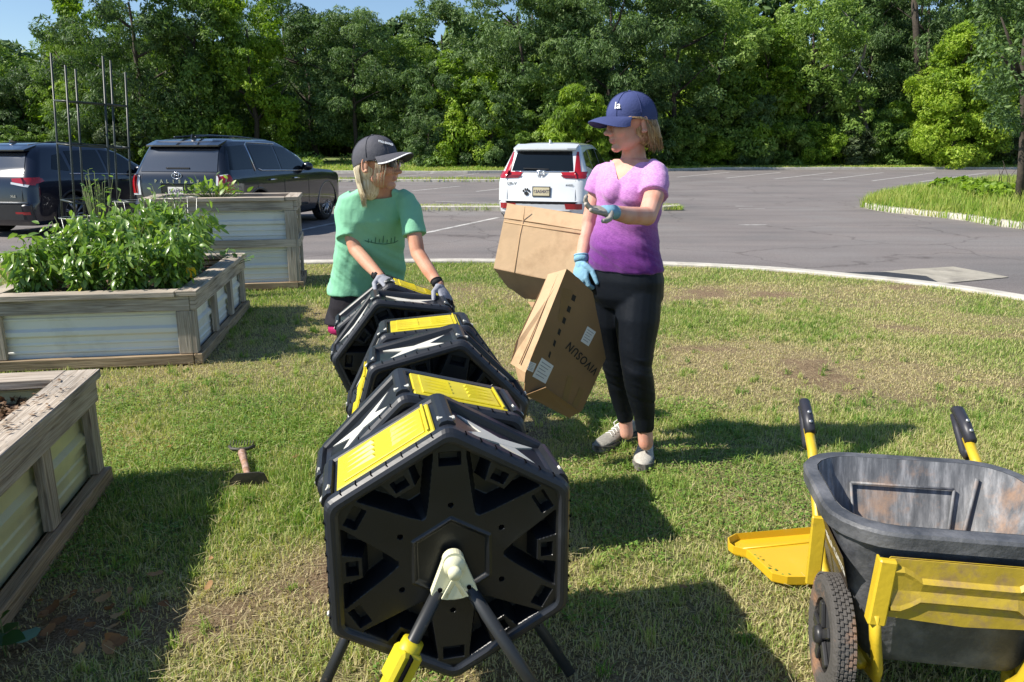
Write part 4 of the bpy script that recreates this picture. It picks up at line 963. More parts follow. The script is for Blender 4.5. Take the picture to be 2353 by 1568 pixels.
# ================================================================ COMPOST TUMBLERS
m_pl = pm('black_plastic', (.009, .010, .012), .36, var=.2, vscale=8, spec=.5, bump=.05, bscale=200, rvar=.1, col2=(.03, .03, .03), c2scale=11, c2lo=.62, c2hi=.8)
m_pl2 = pm('black_plastic_rim', (.015, .017, .022), .42, var=.2, vscale=7, bump=.03, bscale=60, rvar=.1, col2=(.05, .055, .06), c2scale=6, c2lo=.6, c2hi=.9)
m_ye = pm('yellow_plastic', (.60, .50, .018), .45, var=.10, vscale=9, bump=.05, bscale=90, col2=(.52, .38, .02), c2scale=8, c2lo=.5, c2hi=.75)
m_wh = pm('white_emblem', (.60, .585, .52), .45, var=.05, col2=(.5, .48, .4), c2scale=14, c2lo=.62, c2hi=.8)
m_cr = pm('cream_plastic', (.74, .72, .50), .42, var=.06, vscale=9)
m_hole = pm('dark_hole', (.004, .004, .005), .9, spec=0)
m_tube = pm('black_tube', (.022, .024, .026), .42, var=.2, col2=(.12, .09, .07), c2scale=25, c2lo=.62, c2hi=.7)
AP = .286; RV = AP/math.cos(math.radians(30))
def hexring(ap, rc, y, rot=0, n=5):
    """rounded hexagon ring in the x,z plane at depth y; vertex up when rot=0"""
    Rv = ap/math.cos(math.pi/6); out = []
    for k in range(6):
        a = math.radians(90+60*k)+rot; c = Vector((math.cos(a), math.sin(a), 0))*(Rv-rc/math.cos(math.pi/6))
        for i in range(n):
            w = a+math.radians(-30+60*i/(n-1)); out.append(Vector((c.x+math.cos(w)*rc, y, c.y+math.sin(w)*rc)))
    return out
def hexsdf(x, z, ap):
    """signed distance to a vertex-up hexagon (approximate, exact on the flats)"""
    d = np.full_like(x, -9.)
    for k in range(6):
        a = math.radians(60*k); d = np.maximum(d, x*math.cos(a)+z*math.sin(a)-ap)
    return d
def face_mesh():
    n = 340; g = np.linspace(-.33, .33, n); X, Z = np.meshgrid(g, g)
    def sstep(d, w): return np.clip(d/w, 0, 1)
    D = np.zeros_like(X)                                    # depth inward (+y)
    ang = np.degrees(np.arctan2(Z, X)); rr = np.hypot(X, Z)
    # pockets about the flats (0,60,...); spokes toward the corners (30,90,...)
    w = np.radians((ang+30) % 60-30); m = rr*np.cos(w); q = rr*np.sin(w)      # m along the flat normal
    ws = np.radians(ang % 60-30); ps = rr*np.cos(ws); qs = np.abs(rr*np.sin(ws))
    half = np.interp(ps, [.09, .14, .26], [.062, .052, .038])
    dsp = qs-half                                            # distance outside the spoke
    d_in = m-.124; d_out = .252-m
    inside = np.minimum(np.minimum(dsp, d_in), d_out)
    # the block with its socket in the middle of each flat
    bw = np.interp(m, [.205, .25], [.026, .036]); blk = np.minimum(m-.206, bw-np.abs(q))
    inside = np.minimum(inside, -blk)
    wall = np.minimum(np.minimum(dsp/.014, d_out/.012), np.minimum(d_in/.034, -blk/.012)); D += .060*np.clip(wall, 0, 1)
    floor_ridge = np.clip(1-np.abs(m-.17)/.004, 0, 1)*0
    sock = np.minimum(np.minimum(m-.216, .243-m), .018-np.abs(q)); D += .032*sstep(sock, .004)
    # slot at the end of each spoke
    sl = np.minimum(np.minimum(ps-.236, .268-ps), .026-qs); D += .03*sstep(sl, .005)
    # bolt holes
    hr = np.hypot(ps-.137, qs); D += .02*sstep(.0062-hr, .002)
    # centre hexagon: raised outline
    hs = hexsdf(X, Z, .093); D -= .005*np.clip(1-np.abs(hs+.004)/.006, 0, 1); D += .004*sstep(-hs-.010, .003)
    # rim: outside the plate the surface comes forward
    ho = hexsdf(X, Z, .254); D -= .012*sstep(ho, .014)
    D += .003*np.clip(1-np.abs(ho-.018)/.003, 0, 1)
    V = np.stack([X, D, Z], -1).reshape(-1, 3); keep = hexsdf(X, Z, AP-.018) < 0; rk = np.hypot(X, Z) < RV-.030; keep &= rk
    idx = np.arange(n*n).reshape(n, n); kq = keep[:-1, :-1] & keep[1:, :-1] & keep[:-1, 1:] & keep[1:, 1:]
    Fq = np.stack([idx[:-1, :-1], idx[:-1, 1:], idx[1:, 1:], idx[1:, :-1]], -1)[kq]
    us, inv = np.unique(Fq, return_inverse=True)
    return V[us], inv.reshape(Fq.shape)
FV, FF = face_mesh()
def xz(a, r_): return Vector((math.cos(a)*r_, 0, math.sin(a)*r_))
HL = .285
def half_drum(t, y0, rot, kinds, face=None):
    """one chamber: hexagonal shell with rims, corner ridges, facet inserts"""
    mb = MB(); R_ = math.radians(rot)
    prof = [(y0+.006, AP-.030), (y0+.001, AP-.024), (y0+.001, AP-.014), (y0+.006, AP-.006), (y0+.016, AP), (y0+.040, AP), (y0+.046, AP-.006), (y0+.050, AP-.024), (y0+HL-.050, AP-.024), (y0+HL-.046, AP-.006), (y0+HL-.040, AP), (y0+HL-.012, AP), (y0+HL-.003, AP-.012), (y0+HL, AP-.05)]
    mb.loft([hexring(a, .035, y, R_) for y, a in prof], smooth=False, cap=(face is None))
    mb.build('drum_shell', m_pl2, t)
    for k in range(6):
        a = math.radians(90+60*k)+R_; O = xz(a, RV-.034)
        ring = []
        for y in (y0+.045, y0+HL-.045):
            rg = []
            for w_, rad in ((-38, .018), (-30, .031), (-18, .034), (0, .035), (18, .034), (30, .031), (38, .018)):
                w = a+math.radians(w_*1.25); rg.append(O+Vector((math.cos(w)*rad*1.05, y, math.sin(w)*rad*1.05)))
            rg = [O+Vector((-math.sin(a)*-.03, y, math.cos(a)*-.03))-xz(a, .01)]+rg+[O+Vector((-math.sin(a)*.03, y, math.cos(a)*.03))-xz(a, .01)]
            ring.append(rg)
        mb = MB(); mb.loft(ring, smooth=False); mb.build('corner_ridge', m_pl2, t)
        # small white clip on the ridge
        mb = MB(); U = Vector((-math.sin(a), 0, math.cos(a))); cp = xz(a, RV-.0005+.0)
        c0 = cp+Vector((0, y0+.075, 0)); mb.box(c0-xz(a, .002), (.038, .010, .006), Matrix((U, Vector((0, 1, 0)), xz(a, 1))).transposed(), ch=.002); mb.box(c0-xz(a, .002)+U*.018, (.006, .016, .006), Matrix((U, Vector((0, 1, 0)), xz(a, 1))).transposed(), ch=.001); mb.box(c0-xz(a, .002)-U*.018, (.006, .016, .006), Matrix((U, Vector((0, 1, 0)), xz(a, 1))).transposed(), ch=.001)
        mb.build('clip', m_wh, t)
    for k in range(6):                                       # facet between corner k and k+1
        a = math.radians(120+60*k)+R_; Nv = xz(a, 1); U = Vector((math.sin(a), 0, -math.cos(a))); V_ = Vector((0, 1, 0)); base = Nv*(AP-.024)+Vector((0, y0+HL/2, 0))
        kd = kinds[k]; M3 = Matrix((U, V_, Nv)).transposed()
        if kd == 'Y':
            mb = MB(); mb.box(base+Nv*.008, (.290, .200, .018), M3, ch=.004); mb.build('door_frame', m_pl, t)
            mb = MB(); hw, hl = .131, .094; base = base-Vector((0, .004, 0))
            # yellow plate with a chamfered raised border and four ridges
            mb.box(base+Nv*.020, (hw*2, hl*2, .010), M3, ch=.003)
            mb.box(base+Nv*.0265, (hw*2-.045, hl*2-.03, .005), M3, ch=.002)
            for sgn in (-1, 1):
                for j in range(4):
                    v0 = -.045+j*.03
                    mb.add([base+Nv*.0292+U*(sgn*.022)+V_*(v0-.009), base+Nv*.0292+U*(sgn*.022)+V_*(v0+.009), base+Nv*.0296+U*(sgn*.100)+V_*v0, base+Nv*.036+U*(sgn*.028)+V_*v0], [(0, 1, 3), (1, 2, 3), (2, 0, 3), (0, 2, 1)])
            mb.box(base+Nv*.0295+U*.117, (.006, hl*2-.01, .006), M3, ch=.001)
            mb.build('door', m_ye, t)
        elif kd == 'X':
            mb = MB()   # raised dark trapezoid and the crossed white bolts
            mb.prism([(-.145, -.085), (.145, -.085), (.13, .085), (-.13, .085)], base+Nv*.001, U, V_, .006); mb.build('emblem_plate', m_pl, t)
            mb = MB()
            s1 = [(-.120, .076), (-.016, .026), (.012, .014), (.044, .004), (.120, -.076), (.016, -.030), (-.012, -.018), (-.044, -.004)]
            s2 = [(-.100, -.058), (-.044, .004), (-.018, .020), (.018, .032), (.108, .056), (.050, .0), (.018, -.020), (-.020, -.034)]
            f_ = [1, -1][k % 2]
            for q_, dz in ((s1, .0070), (s2, .0066)):
                mb.prism([(u_*f_, v_) if f_ > 0 else (u_*f_, v_) for u_, v_ in (q_ if f_ > 0 else q_[::-1])], base+Nv*dz, U, V_, .004)
            mb.build('emblem', m_wh, t)
        elif kd == 'T':
            M = Matrix.Translation(base+Nv*.0006) @ Matrix((U, V_, Nv)).transposed().to_4x4(); M.translation = base+Nv*.0015
            M2 = M @ Matrix.Rotation(math.pi/2, 4, 'Z')
            text_part('VIVOSUN', .055, M2, m_wh, 'lettering', t)
        # seam notches along the front rim
        mb = MB(); gr = []
        for j in range(7):
            u0 = -.12+j*.04; c0 = Nv*(AP+.0005)+U*u0+Vector((0, y0+.020, 0)); mb.box(c0, (.0022, .022, .003), M3)
        mb.box(Nv*(AP-.0095)+Vector((0, y0+.020, 0)), (.25, .003, .015), M3)
        mb.build('rim_seam', m_hole, t)
    if face:
        V = FV.copy(); V[:, 1] += y0+.012
        c, s = math.cos(R_), math.sin(R_); V = np.stack([V[:, 0]*c-V[:, 2]*s, V[:, 1], V[:, 0]*s+V[:, 2]*c], -1)
        f = fast_mesh('end_face', V, FF, m_pl, t, smooth=True); f.data.set_sharp_from_angle(angle=math.radians(40))
        for k in range(6):
            mb = MB(); a = math.radians(90+60*k)+R_; mb.tube([xz(a, .137)+Vector((0, y0+.0155, 0)), xz(a, .137)+Vector((0, y0+.0235, 0))], .0058, 10); mb.build('bolt_hole', m_hole, t)
def stand(t, y, ybase, flip, yellow):
    """bracket at the axle with two splayed legs"""
    z0 = t.location.z; s = -1 if flip else 1
    mb = MB(); th = .024; K = .86
    cap = [(.030*math.cos(math.radians(a)), .030*math.sin(math.radians(a))) for a in range(0, 181, 15)]
    fan = [(.0, 0)]; poly = cap+[(-.063, -.088), (-.045, -.100), (-.022, -.107), (0, -.109), (.022, -.107), (.045, -.100), (.063, -.088)]
    mb.prism([(q_[0]*K, q_[1]*K) for q_ in poly], (0, y, .010), (1, 0, 0), (0, 0, 1), th*s); br = mb.build('axle_bracket', m_cr, t)
    yo = y-.034*s
    mb = MB(); mb.tube([(0, y, .004), (0, y-.032*s, .004)], .025, 18); mb.tube([(0, y-.030*s, -.008), (0, y-.044*s, -.008)], [.0165, .0155], 14); mb.build('axle_knob', m_cr, t)
    mb = MB(); mb.prism([(-.019, -.076), (.019, -.076), (0, -.038)], (0, y-.0285*s, 0), (1, 0, 0), (0, 0, 1), .003*s)
    for q in (-1, 1): mb.box((q*.018, y-.030*s, -.052), (.0035, .005, .05), Matrix.Rotation(-q*.5, 3, 'Y'))
    mb.build('bracket_rib', m_cr, t)
    for q in (-1, 1):
        mb = MB(); mb.tube([(q*.034, y-.0235*s, -.054), (q*.034, y-.0275*s, -.054)], .0055, 10); mb.build('screw_hole', m_hole, t)
    for q in (-1, 1):
        a = Vector((q*.035, y-.012*s, -.062)); e = Vector((q*(.36 if flip else .30), ybase, -z0+.012)); d = (e-a)
        mb = MB()
        mb.tube([a, e], .0155, 12); mb.build('leg', m_tube, t)
        if yellow and q == -1:
            j = a+d*.24; R3 = d.normalized().to_track_quat('Z', 'Y').to_matrix()
            mb = MB(); mb.tube([j, j+d*.11], [.026, .030], 12); mb.box(j+d*.115+Vector((0, -.004, 0)), (.062, .058, .085), R3, ch=.008); mb.box(j+d*.34, (.054, .036, .17), R3, ch=.006); mb.build('leg_joint', m_ye, t)
            mb = MB(); mb.box(j+d*.10+Vector((.0, -.036, 0)), (.024, .006, .075), R3, ch=.002); mb.build('joint_slot', m_hole, t); mb = MB(); mb.box(j+d*.30+Vector((0, -.0185, 0)), (.03, .004, .008), R3 @ Matrix.Rotation(.3, 3, 'Y')); mb.build('joint_slot', m_hole, t)
def tumbler(loc, yaw, r1, r2, k1, k2, label, yellow=True):
    t = thing('compost_tumbler', label, 'compost tumbler', loc, math.radians(yaw), 'black six sided compost tumblers in a row')
    half_drum(t, .0, r1, k1, face=True); half_drum(t, HL+.004, r2, k2)
    stand(t, -.004, -.09, False, yellow); stand(t, 2*HL+.012, .22, True, False)
    return t
tumbler((-.139, 1.62, .54), 11.5, 0, 15, ['Y', 'X', 'N', 'Y', 'X', 'X'], ['X', 'X', 'N', 'Y', 'X', 'Y'], 'nearest black compost tumbler with its full star shaped end face toward the camera')
tumbler((-.250, 2.50, .53), 9.5, -16, 34, ['X', 'Y', 'N', 'X', 'Y', 'X'], ['X', 'X', 'N', 'Y', 'X', 'Y'], 'middle compost tumbler, between the other two', False)
tumbler((-.470, 3.30, .53), 12, 22, 8, ['X', 'Y', 'N', 'X', 'Y', 'X'], ['T', 'X', 'N', 'Y', 'X', 'Y'], 'farthest compost tumbler, under the grey gloved hands of the woman in green', False)

# ================================================================ YARD CART
CA = math.radians(-9.8)
ct = thing('yard_cart', 'scuffed black tub yard cart on a yellow steel frame with black handle grips', 'garden cart', (1.14, 1.75, 0), CA)
m_tub = pm('scuffed_black_tub', (.058, .062, .070), .55, var=.35, vscale=5, col2=(.20, .20, .21), c2scale=7, c2lo=.42, c2hi=.75, bump=.25, bscale=70)
m_tubin, t, p = newmat('dirty_tub_inside'); L = t.links.new
tc = t.nodes.new('ShaderNodeTexCoord')
mp = t.nodes.new('ShaderNodeMapping'); mp.inputs['Scale'].default_value = (18, 6, 2.5); L(tc.outputs['Object'], mp.inputs[0])
n1 = N_(t, 'ShaderNodeTexNoise'); n1.inputs['Scale'].default_value = 2.2; n1.inputs['Detail'].default_value = 8; n1.inputs['Roughness'].default_value = .7; L(mp.outputs[0], n1.inputs['Vector'])
n2 = N_(t, 'ShaderNodeTexNoise'); n2.inputs['Scale'].default_value = 3.4; n2.inputs['Detail'].default_value = 9; n2.inputs['Roughness'].default_value = .72; L(tc.outputs['Object'], n2.inputs['Vector'])
g = ramp(t, n1.outputs['Fac'], [(.3, (.055, .058, .066)), (.5, (.145, .15, .16)), (.68, (.32, .32, .33))])
f = ramp(t, n2.outputs['Fac'], [(.54, (0, 0, 0)), (.66, (.6, .6, .6))])
mx = N_(t, 'ShaderNodeMix', data_type='RGBA'); L(f, mx.inputs[0]); L(g, mx.inputs[6]); mx.inputs[7].default_value = (.42, .26, .16, 1); L(mx.outputs[2], p.inputs['Base Color']); p.inputs['Roughness'].default_value = .6
m_cy = pm('yellow_steel_paint', (.58, .41, .025), .42, var=.1, vscale=4, col2=(.30, .17, .06), c2scale=13, c2lo=.60, c2hi=.74, bump=.1, bscale=60, rvar=.1)
m_cyd = pm('dusty_yellow_steel', (.42, .30, .03), .5, var=.16, vscale=14, col2=(.30, .20, .09), c2scale=22, c2lo=.48, c2hi=.70, bump=.1, bscale=60)
m_grip = pm('black_rubber_grip', (.028, .028, .036), .45, var=.2)
m_tyre = pm('dusty_tyre', (.085, .078, .072), .85, var=.2, vscale=10, col2=(.30, .16, .09), c2scale=9, c2lo=.5, c2hi=.7, bump=.5, bscale=90)
m_boltm = pm('bolt_steel', (.45, .45, .46), .35, metal=.8)
def rrect(x0, x1, y0, y1, z, rc, n=6, zf=None):
    out = []
    for (cx_, cy_, a0_) in ((x1-rc, y1-rc, 0), (x0+rc, y1-rc, 90), (x0+rc, y0+rc, 180), (x1-rc, y0+rc, 270)):
        for i in range(n):
            a = math.radians(a0_+90*i/(n-1)); x = cx_+rc*math.cos(a); y = cy_+rc*math.sin(a); out.append(Vector((x, y, zf(x, y, z) if zf else z)))
    return out
HWc = .322
def zrim(x, y, z): return z-.012*max(0, (y-.02)/.5)
B0 = dict(rc=.10)
R = [rrect(-.195, .195, .03, .40, .14, .05), rrect(-.21, .21, .02, .42, .16, .06), rrect(-.292, .292, -.005, .50, .50, .09, zf=zrim), rrect(-HWc+.004, HWc-.004, -.036, .531, .500, .155, zf=zrim), rrect(-HWc, HWc, -.04, .535, .536, .16, zf=zrim), rrect(-HWc+.006, HWc-.006, -.036, .530, .545, .155, zf=zrim), rrect(-.284, .284, .006, .494, .545, .13, zf=zrim)]
b = MB(); b.loft(R, smooth=True, cap=False); n_ = len(R[0]); b.add(R[0], [tuple(range(n_-1, -1, -1))]); tb_ = b.build('tub', m_tub, ct); tb_.data.set_sharp_from_angle(angle=math.radians(28))
R = [rrect(-.282, .282, .008, .492, .5452, .13, zf=zrim), rrect(-.275, .275, .014, .486, .52, .12, zf=zrim), rrect(-.20, .20, .062, .405, .245, .07), rrect(-.18, .18, .08, .38, .232, .06)]
b = MB(); b.loft(R, smooth=True, cap=False); b.add(R[-1], [tuple(range(n_))]); b.build('tub_inside', m_tubin, ct)
def wl(y, z, s=-1):   # point on the inner back/side walls is handled by ribs below
    return 0
b = MB()              # ribs pressed in the back wall and a raised panel outline
bk = lambda x, z: Vector((x, np.interp(z, [.245, .52], [.399, .480])-.003, z))
for (x0, z0, x1, z1) in ((-.16, .46, .14, .46), (-.16, .46, -.14, .27), (.14, .46, .12, .27)): b.tube([bk(x0, z0), bk(x1, z1)], [.0045, .0045], 6)
for x0 in (.20, .245): b.tube([bk(x0, .50)+Vector((0, -.012, 0)), bk(x0-.05, .27)+Vector((0, -.012, 0))], .006, 6)
b.build('tub_rib', m_tubin, ct)
b = MB(); b.prism([(0, 0), (.055, 0), (.06, .07), (.04, .072), (.04, .05), (.02, .05), (.02, .075), (.005, .07)], (.270, .33, .455), (0, 1, 0), (.22, 0, 1), .002); b.build('tape', pm('green_tape', (.05, .55, .12), .4), ct)
b = MB(); b.prism([(0, 0), (.03, 0), (.03, .032), (0, .032)], (.215, .28, .32), (0, 1, 0), (.3, 0, 1), .002); b.build('warning_label', pm('worn_red_label', (.45, .16, .09), .6, var=.5, vscale=80), ct)
# front yellow plate with two pressed curves, side flanges
b = MB(); pw = .178
def plate(mb, y, x0, x1, z0, z1, th): mb.box(((x0+x1)/2, y, (z0+z1)/2), (x1-x0, th, z1-z0), ch=.004)
nn = 17; rows = []
for i in range(nn):
    u = -1+2*i/(nn-1); x = u*pw; zt = .485; zb_ = .318-.01*(1-abs(u))
    a1_ = .455-.028*max(0, min(1, (abs(u)-.0)/.6))**0*(1 if abs(u) < .62 else max(0, 1-(abs(u)-.62)/.22))
    a2_ = .348+.03*(1 if abs(u) < .62 else max(0, 1-(abs(u)-.62)/.22))
    rows.append([(x, 0, zt), (x, 0, a1_+.010), (x, -.012, a1_), (x, -.008, a1_-.012), (x, -.004, (a1_+a2_)/2), (x, -.008, a2_+.012), (x, -.012, a2_), (x, 0, a2_-.010), (x, 0, zb_+.004), (x, .016, zb_)])
b.loft([[Vector((q[0], q[1]-.055, q[2])) for q in r_] for r_ in rows], smooth=False, closed=False, cap=False)
b.build('front_plate', m_cyd, ct, clean=False)
b = MB(); plate(b, -.040, -pw-.01, pw+.01, .323, .482, .004); b.build('plate_back', m_cyd, ct)
for s in (-1, 1):
    b = MB(); b.box((s*(pw+.022), -.056, .39), (.044, .022, .185), Matrix.Rotation(s*-.06, 3, 'Y'), ch=.005); b.box((s*(pw+.040), -.046, .39), (.006, .035, .18), Matrix.Rotation(s*-.06, 3, 'Y'), ch=.001); b.build('plate_flange', m_cy, ct)
    # U shaped front foot
    b = MB(); b.tube([(s*(pw+.030), -.045, .33), (s*(pw+.016), -.035, .24), (s*(pw-.002), -.02, .15), (s*(pw-.01), .01, .105), (s*(pw+.0), .06, .10), (s*(pw+.03), .12, .15), (s*(pw+.07), .2, .23)], [(.026, .014)]*7, 10, flat=(1, 0, 0)); b.build('foot', m_cy, ct)
    # channel running back and up to the handles
    b = MB(); pts = [(s*.20, .02, .12), (s*.235, .16, .15), (s*.25, .34, .24), (s*.25, .50, .40), (s*.25, .60, .50), (s*.25, .69, .545)]
    b.tube(pts, [(.017, .015)]*6, 8, flat=(0, 0, 1)); b.build('frame_rail', m_cy, ct)
    b = MB(); b.box((s*.296, .235, .335), (.042, .014, .22), ch=.004); b.build('frame_strap', m_cy, ct)
    # grip: flattened D loop
    b = MB(); x = s*.25; b.tube([(x, .66, .545), (x, .72, .580), (x, .79, .605), (x, .82, .60)], [(.018, .020), (.019, .021), (.019, .021), (.014, .014)], 12, flat=(0, 0, 1))
    b.tube([(x-.004, .655, .52), (x-.004, .665, .492), (x-.004, .69, .495), (x-.004, .765, .548), (x-.004, .81, .585)], [.014, .014, .013, .013, .013], 10)
    b.build('grip', m_grip, ct)
    for yy_, zz_ in ((.675, .572), (.712, .593)):
        b = MB(); b.tube([(x, yy_, zz_), (x, yy_-.004, zz_+.012)], .006, 8); b.build('bolt', m_boltm, ct)
# axle and wheels
for s in (-1, 1):
    b = MB(); b.tube([(s*.30, .075, .17), (s*.20, .075, .17)], .009, 8); b.build('axle', m_boltm, ct)
def wheel_geo(parent, c, Rw, wd, m_t, m_r, tread=True, axis='x', spokes=5, rimc=None, name='wheel'):
    w = bpy.data.objects.new(name, None); COL.objects.link(w); w.parent = parent; w.location = c
    b = MB(); rings = []
    prof = [(.60, -.42), (.72, -.5), (.88, -.5), (.96, -.42), (1.0, -.28), (1.0, .28), (.96, .42), (.88, .5), (.72, .5), (.60, .42)]
    n = 72
    for i in range(n+1):
        a = 2*math.pi*i/n; rg = []
        for j, (r_, x_) in enumerate(prof):
            rr_ = r_*Rw
            if tread and j in (4, 5) and i % 2: rr_ *= .985
            xx_ = x_*wd+(.06*wd*math.sin(i*math.pi/2) if tread and j in (4, 5) else 0)
            rg.append(Vector((xx_, rr_*math.cos(a), rr_*math.sin(a))))
        rings.append(rg)
    b.loft(rings, closed=True, cap=False, smooth=not tread); b.build('tyre', m_t, w)
    if tread:
        b = MB()
        for row in (-.24, -.12, 0, .12, .24):
            for i in range(54):
                a = 2*math.pi*(i+(.5 if abs(row) in (.12,) else 0))/54; c_ = Vector((row*wd*1.4, Rw*1.002*math.cos(a), Rw*1.002*math.sin(a)))
                b.box(c_, (wd*.13, Rw*.085, .006), Matrix.Rotation(a+math.pi/2, 3, 'X'), ch=.001)
        b.build('tread', m_t, w)
    b = MB(); b.tube([(-wd*.30, 0, 0), (wd*.30, 0, 0)], Rw*.62, 32); b.build('rim', m_r, w)
    return w
m_rimb = pm('black_rim', (.03, .03, .032), .4, var=.2)
for s in (-1, 1):
    w = wheel_geo(ct, (s*.272, .075, .166), .166, .060, m_tyre, m_rimb)
    b = MB(); b.tube([(-.028 if s < 0 else .028, 0, 0), (-.045 if s < 0 else .045, 0, 0)], [.03, .022], 12)
    for k in range(5):
        a = k*1.2566; b.box((-.024*1 if s < 0 else .024, .055*math.cos(a), .055*math.sin(a)), (.012, .028, .07), Matrix.Rotation(a+math.pi/2, 3, 'X'), ch=.003)
    b.build('hub', m_rimb, w)
# sticker on the left wall
Ml = frame((-.296, .18, .40), (0, -1, 0), (-.32, 0, 1))
b = MB(); lft = [(-.17, .085), (.19, .085), (.14, -.04), (-.12, -.04)]
fx, fy, fz = Vector((0, -1, 0)), Vector((-.30, 0, 1)).normalized(), None
b.prism(lft, Vector((-.268, .17, .375)), fx, fy, -.0015); stk = b.build('side_sticker', pm('brown_black_sticker', (.05, .035, .025), .4), ct)
Mt = frame(Vector((-.274, .16, .395)), fx, fy); text_part('GORILLA CARTS', .042, Mt, m_wh, 'lettering', ct, bold=.001, sx=.95)

# ================================================================ YELLOW TRAY BEHIND THE CART
m_tray = pm('glossy_yellow_plastic', (.66, .41, .018), .32, var=.03, col2=(.62, .46, .1), c2scale=7, c2lo=.6, c2hi=.95)
ty = thing('yellow_tray', 'shallow bright yellow plastic tray lying on the grass left of the cart', 'tray', tuple(G(1800, 1280, 0)))
o = ty.location
pts = [G(*q, .03)-o for q in ((1672, 1242), (1690, 1232), (1895, 1214), (2100, 1210), (2120, 1330), (1900, 1334), (1810, 1334), (1775, 1326), (1745, 1298), (1715, 1270), (1685, 1262), (1674, 1254))]
cc = Vector((sum(q.x for q in pts)/12, sum(q.y for q in pts)/12, 0)); pts.reverse() if False else None
def sc(q, s, z): return Vector((cc.x+(q.x-cc.x)*s, cc.y+(q.y-cc.y)*s*(1-.02), z))
b = MB(); b.loft([[sc(q, .97, .006) for q in pts], [sc(q, 1.0, .012) for q in pts], [sc(q, 1.005, .042) for q in pts], [sc(q, .985, .043) for q in pts], [sc(q, .965, .016) for q in pts]], smooth=False, cap=True); b.build('tray_body', m_tray, ty)
b = MB(); b.tube([G(1700, 1262, .018)-o, G(2000, 1232, .018)-o], .004, 6); b.build('rib', m_tray, ty)
ty.rotation_euler = (0, 0, 0)
# ================================================================ CARS
m_glass, t, p = newmat('tinted_glass'); p.inputs['Base Color'].default_value = (.006, .009, .011, 1); p.inputs['Roughness'].default_value = .04; p.inputs['Specular IOR Level'].default_value = .45
m_glass2, t, p = newmat('rear_glass'); p.inputs['Base Color'].default_value = (.04, .045, .055, 1); p.inputs['Roughness'].default_value = .08; p.inputs['Specular IOR Level'].default_value = .9; p.inputs['Coat Weight'].default_value = 1
m_clad = pm('dark_cladding', (.02, .02, .021), .6)
m_red = pm('red_lamp_glass', (.36, .008, .012), .15, var=.1, coat=1)
m_wlamp = pm('clear_lamp_glass', (.62, .64, .66), .12, coat=1, var=.05)
m_chr = pm('chrome', (.75, .76, .78), .12, metal=1, var=.03)
m_ctyre = pm('car_tyre', (.022, .022, .023), .8)
m_alloy = pm('alloy_rim', (.42, .43, .45), .3, metal=.85)
m_platew = pm('number_plate', (.66, .66, .60), .5, var=.08); m_platey = pm('number_plate_cream', (.62, .55, .36), .5, var=.1)
m_txt = pm('plate_ink', (.06, .05, .10), .6)
def carpaint(name, col, metal=.0, rough=.28):
    m = pm(name, col, rough, metal, var=.05, vscale=2, coat=1.0); return m
m_navy = carpaint('dark_navy_paint', (.005, .008, .020), .2); m_slate = carpaint('dark_slate_paint', (.010, .013, .020), .35, .25); m_white = carpaint('white_paint', (.70, .72, .73), 0, .35)
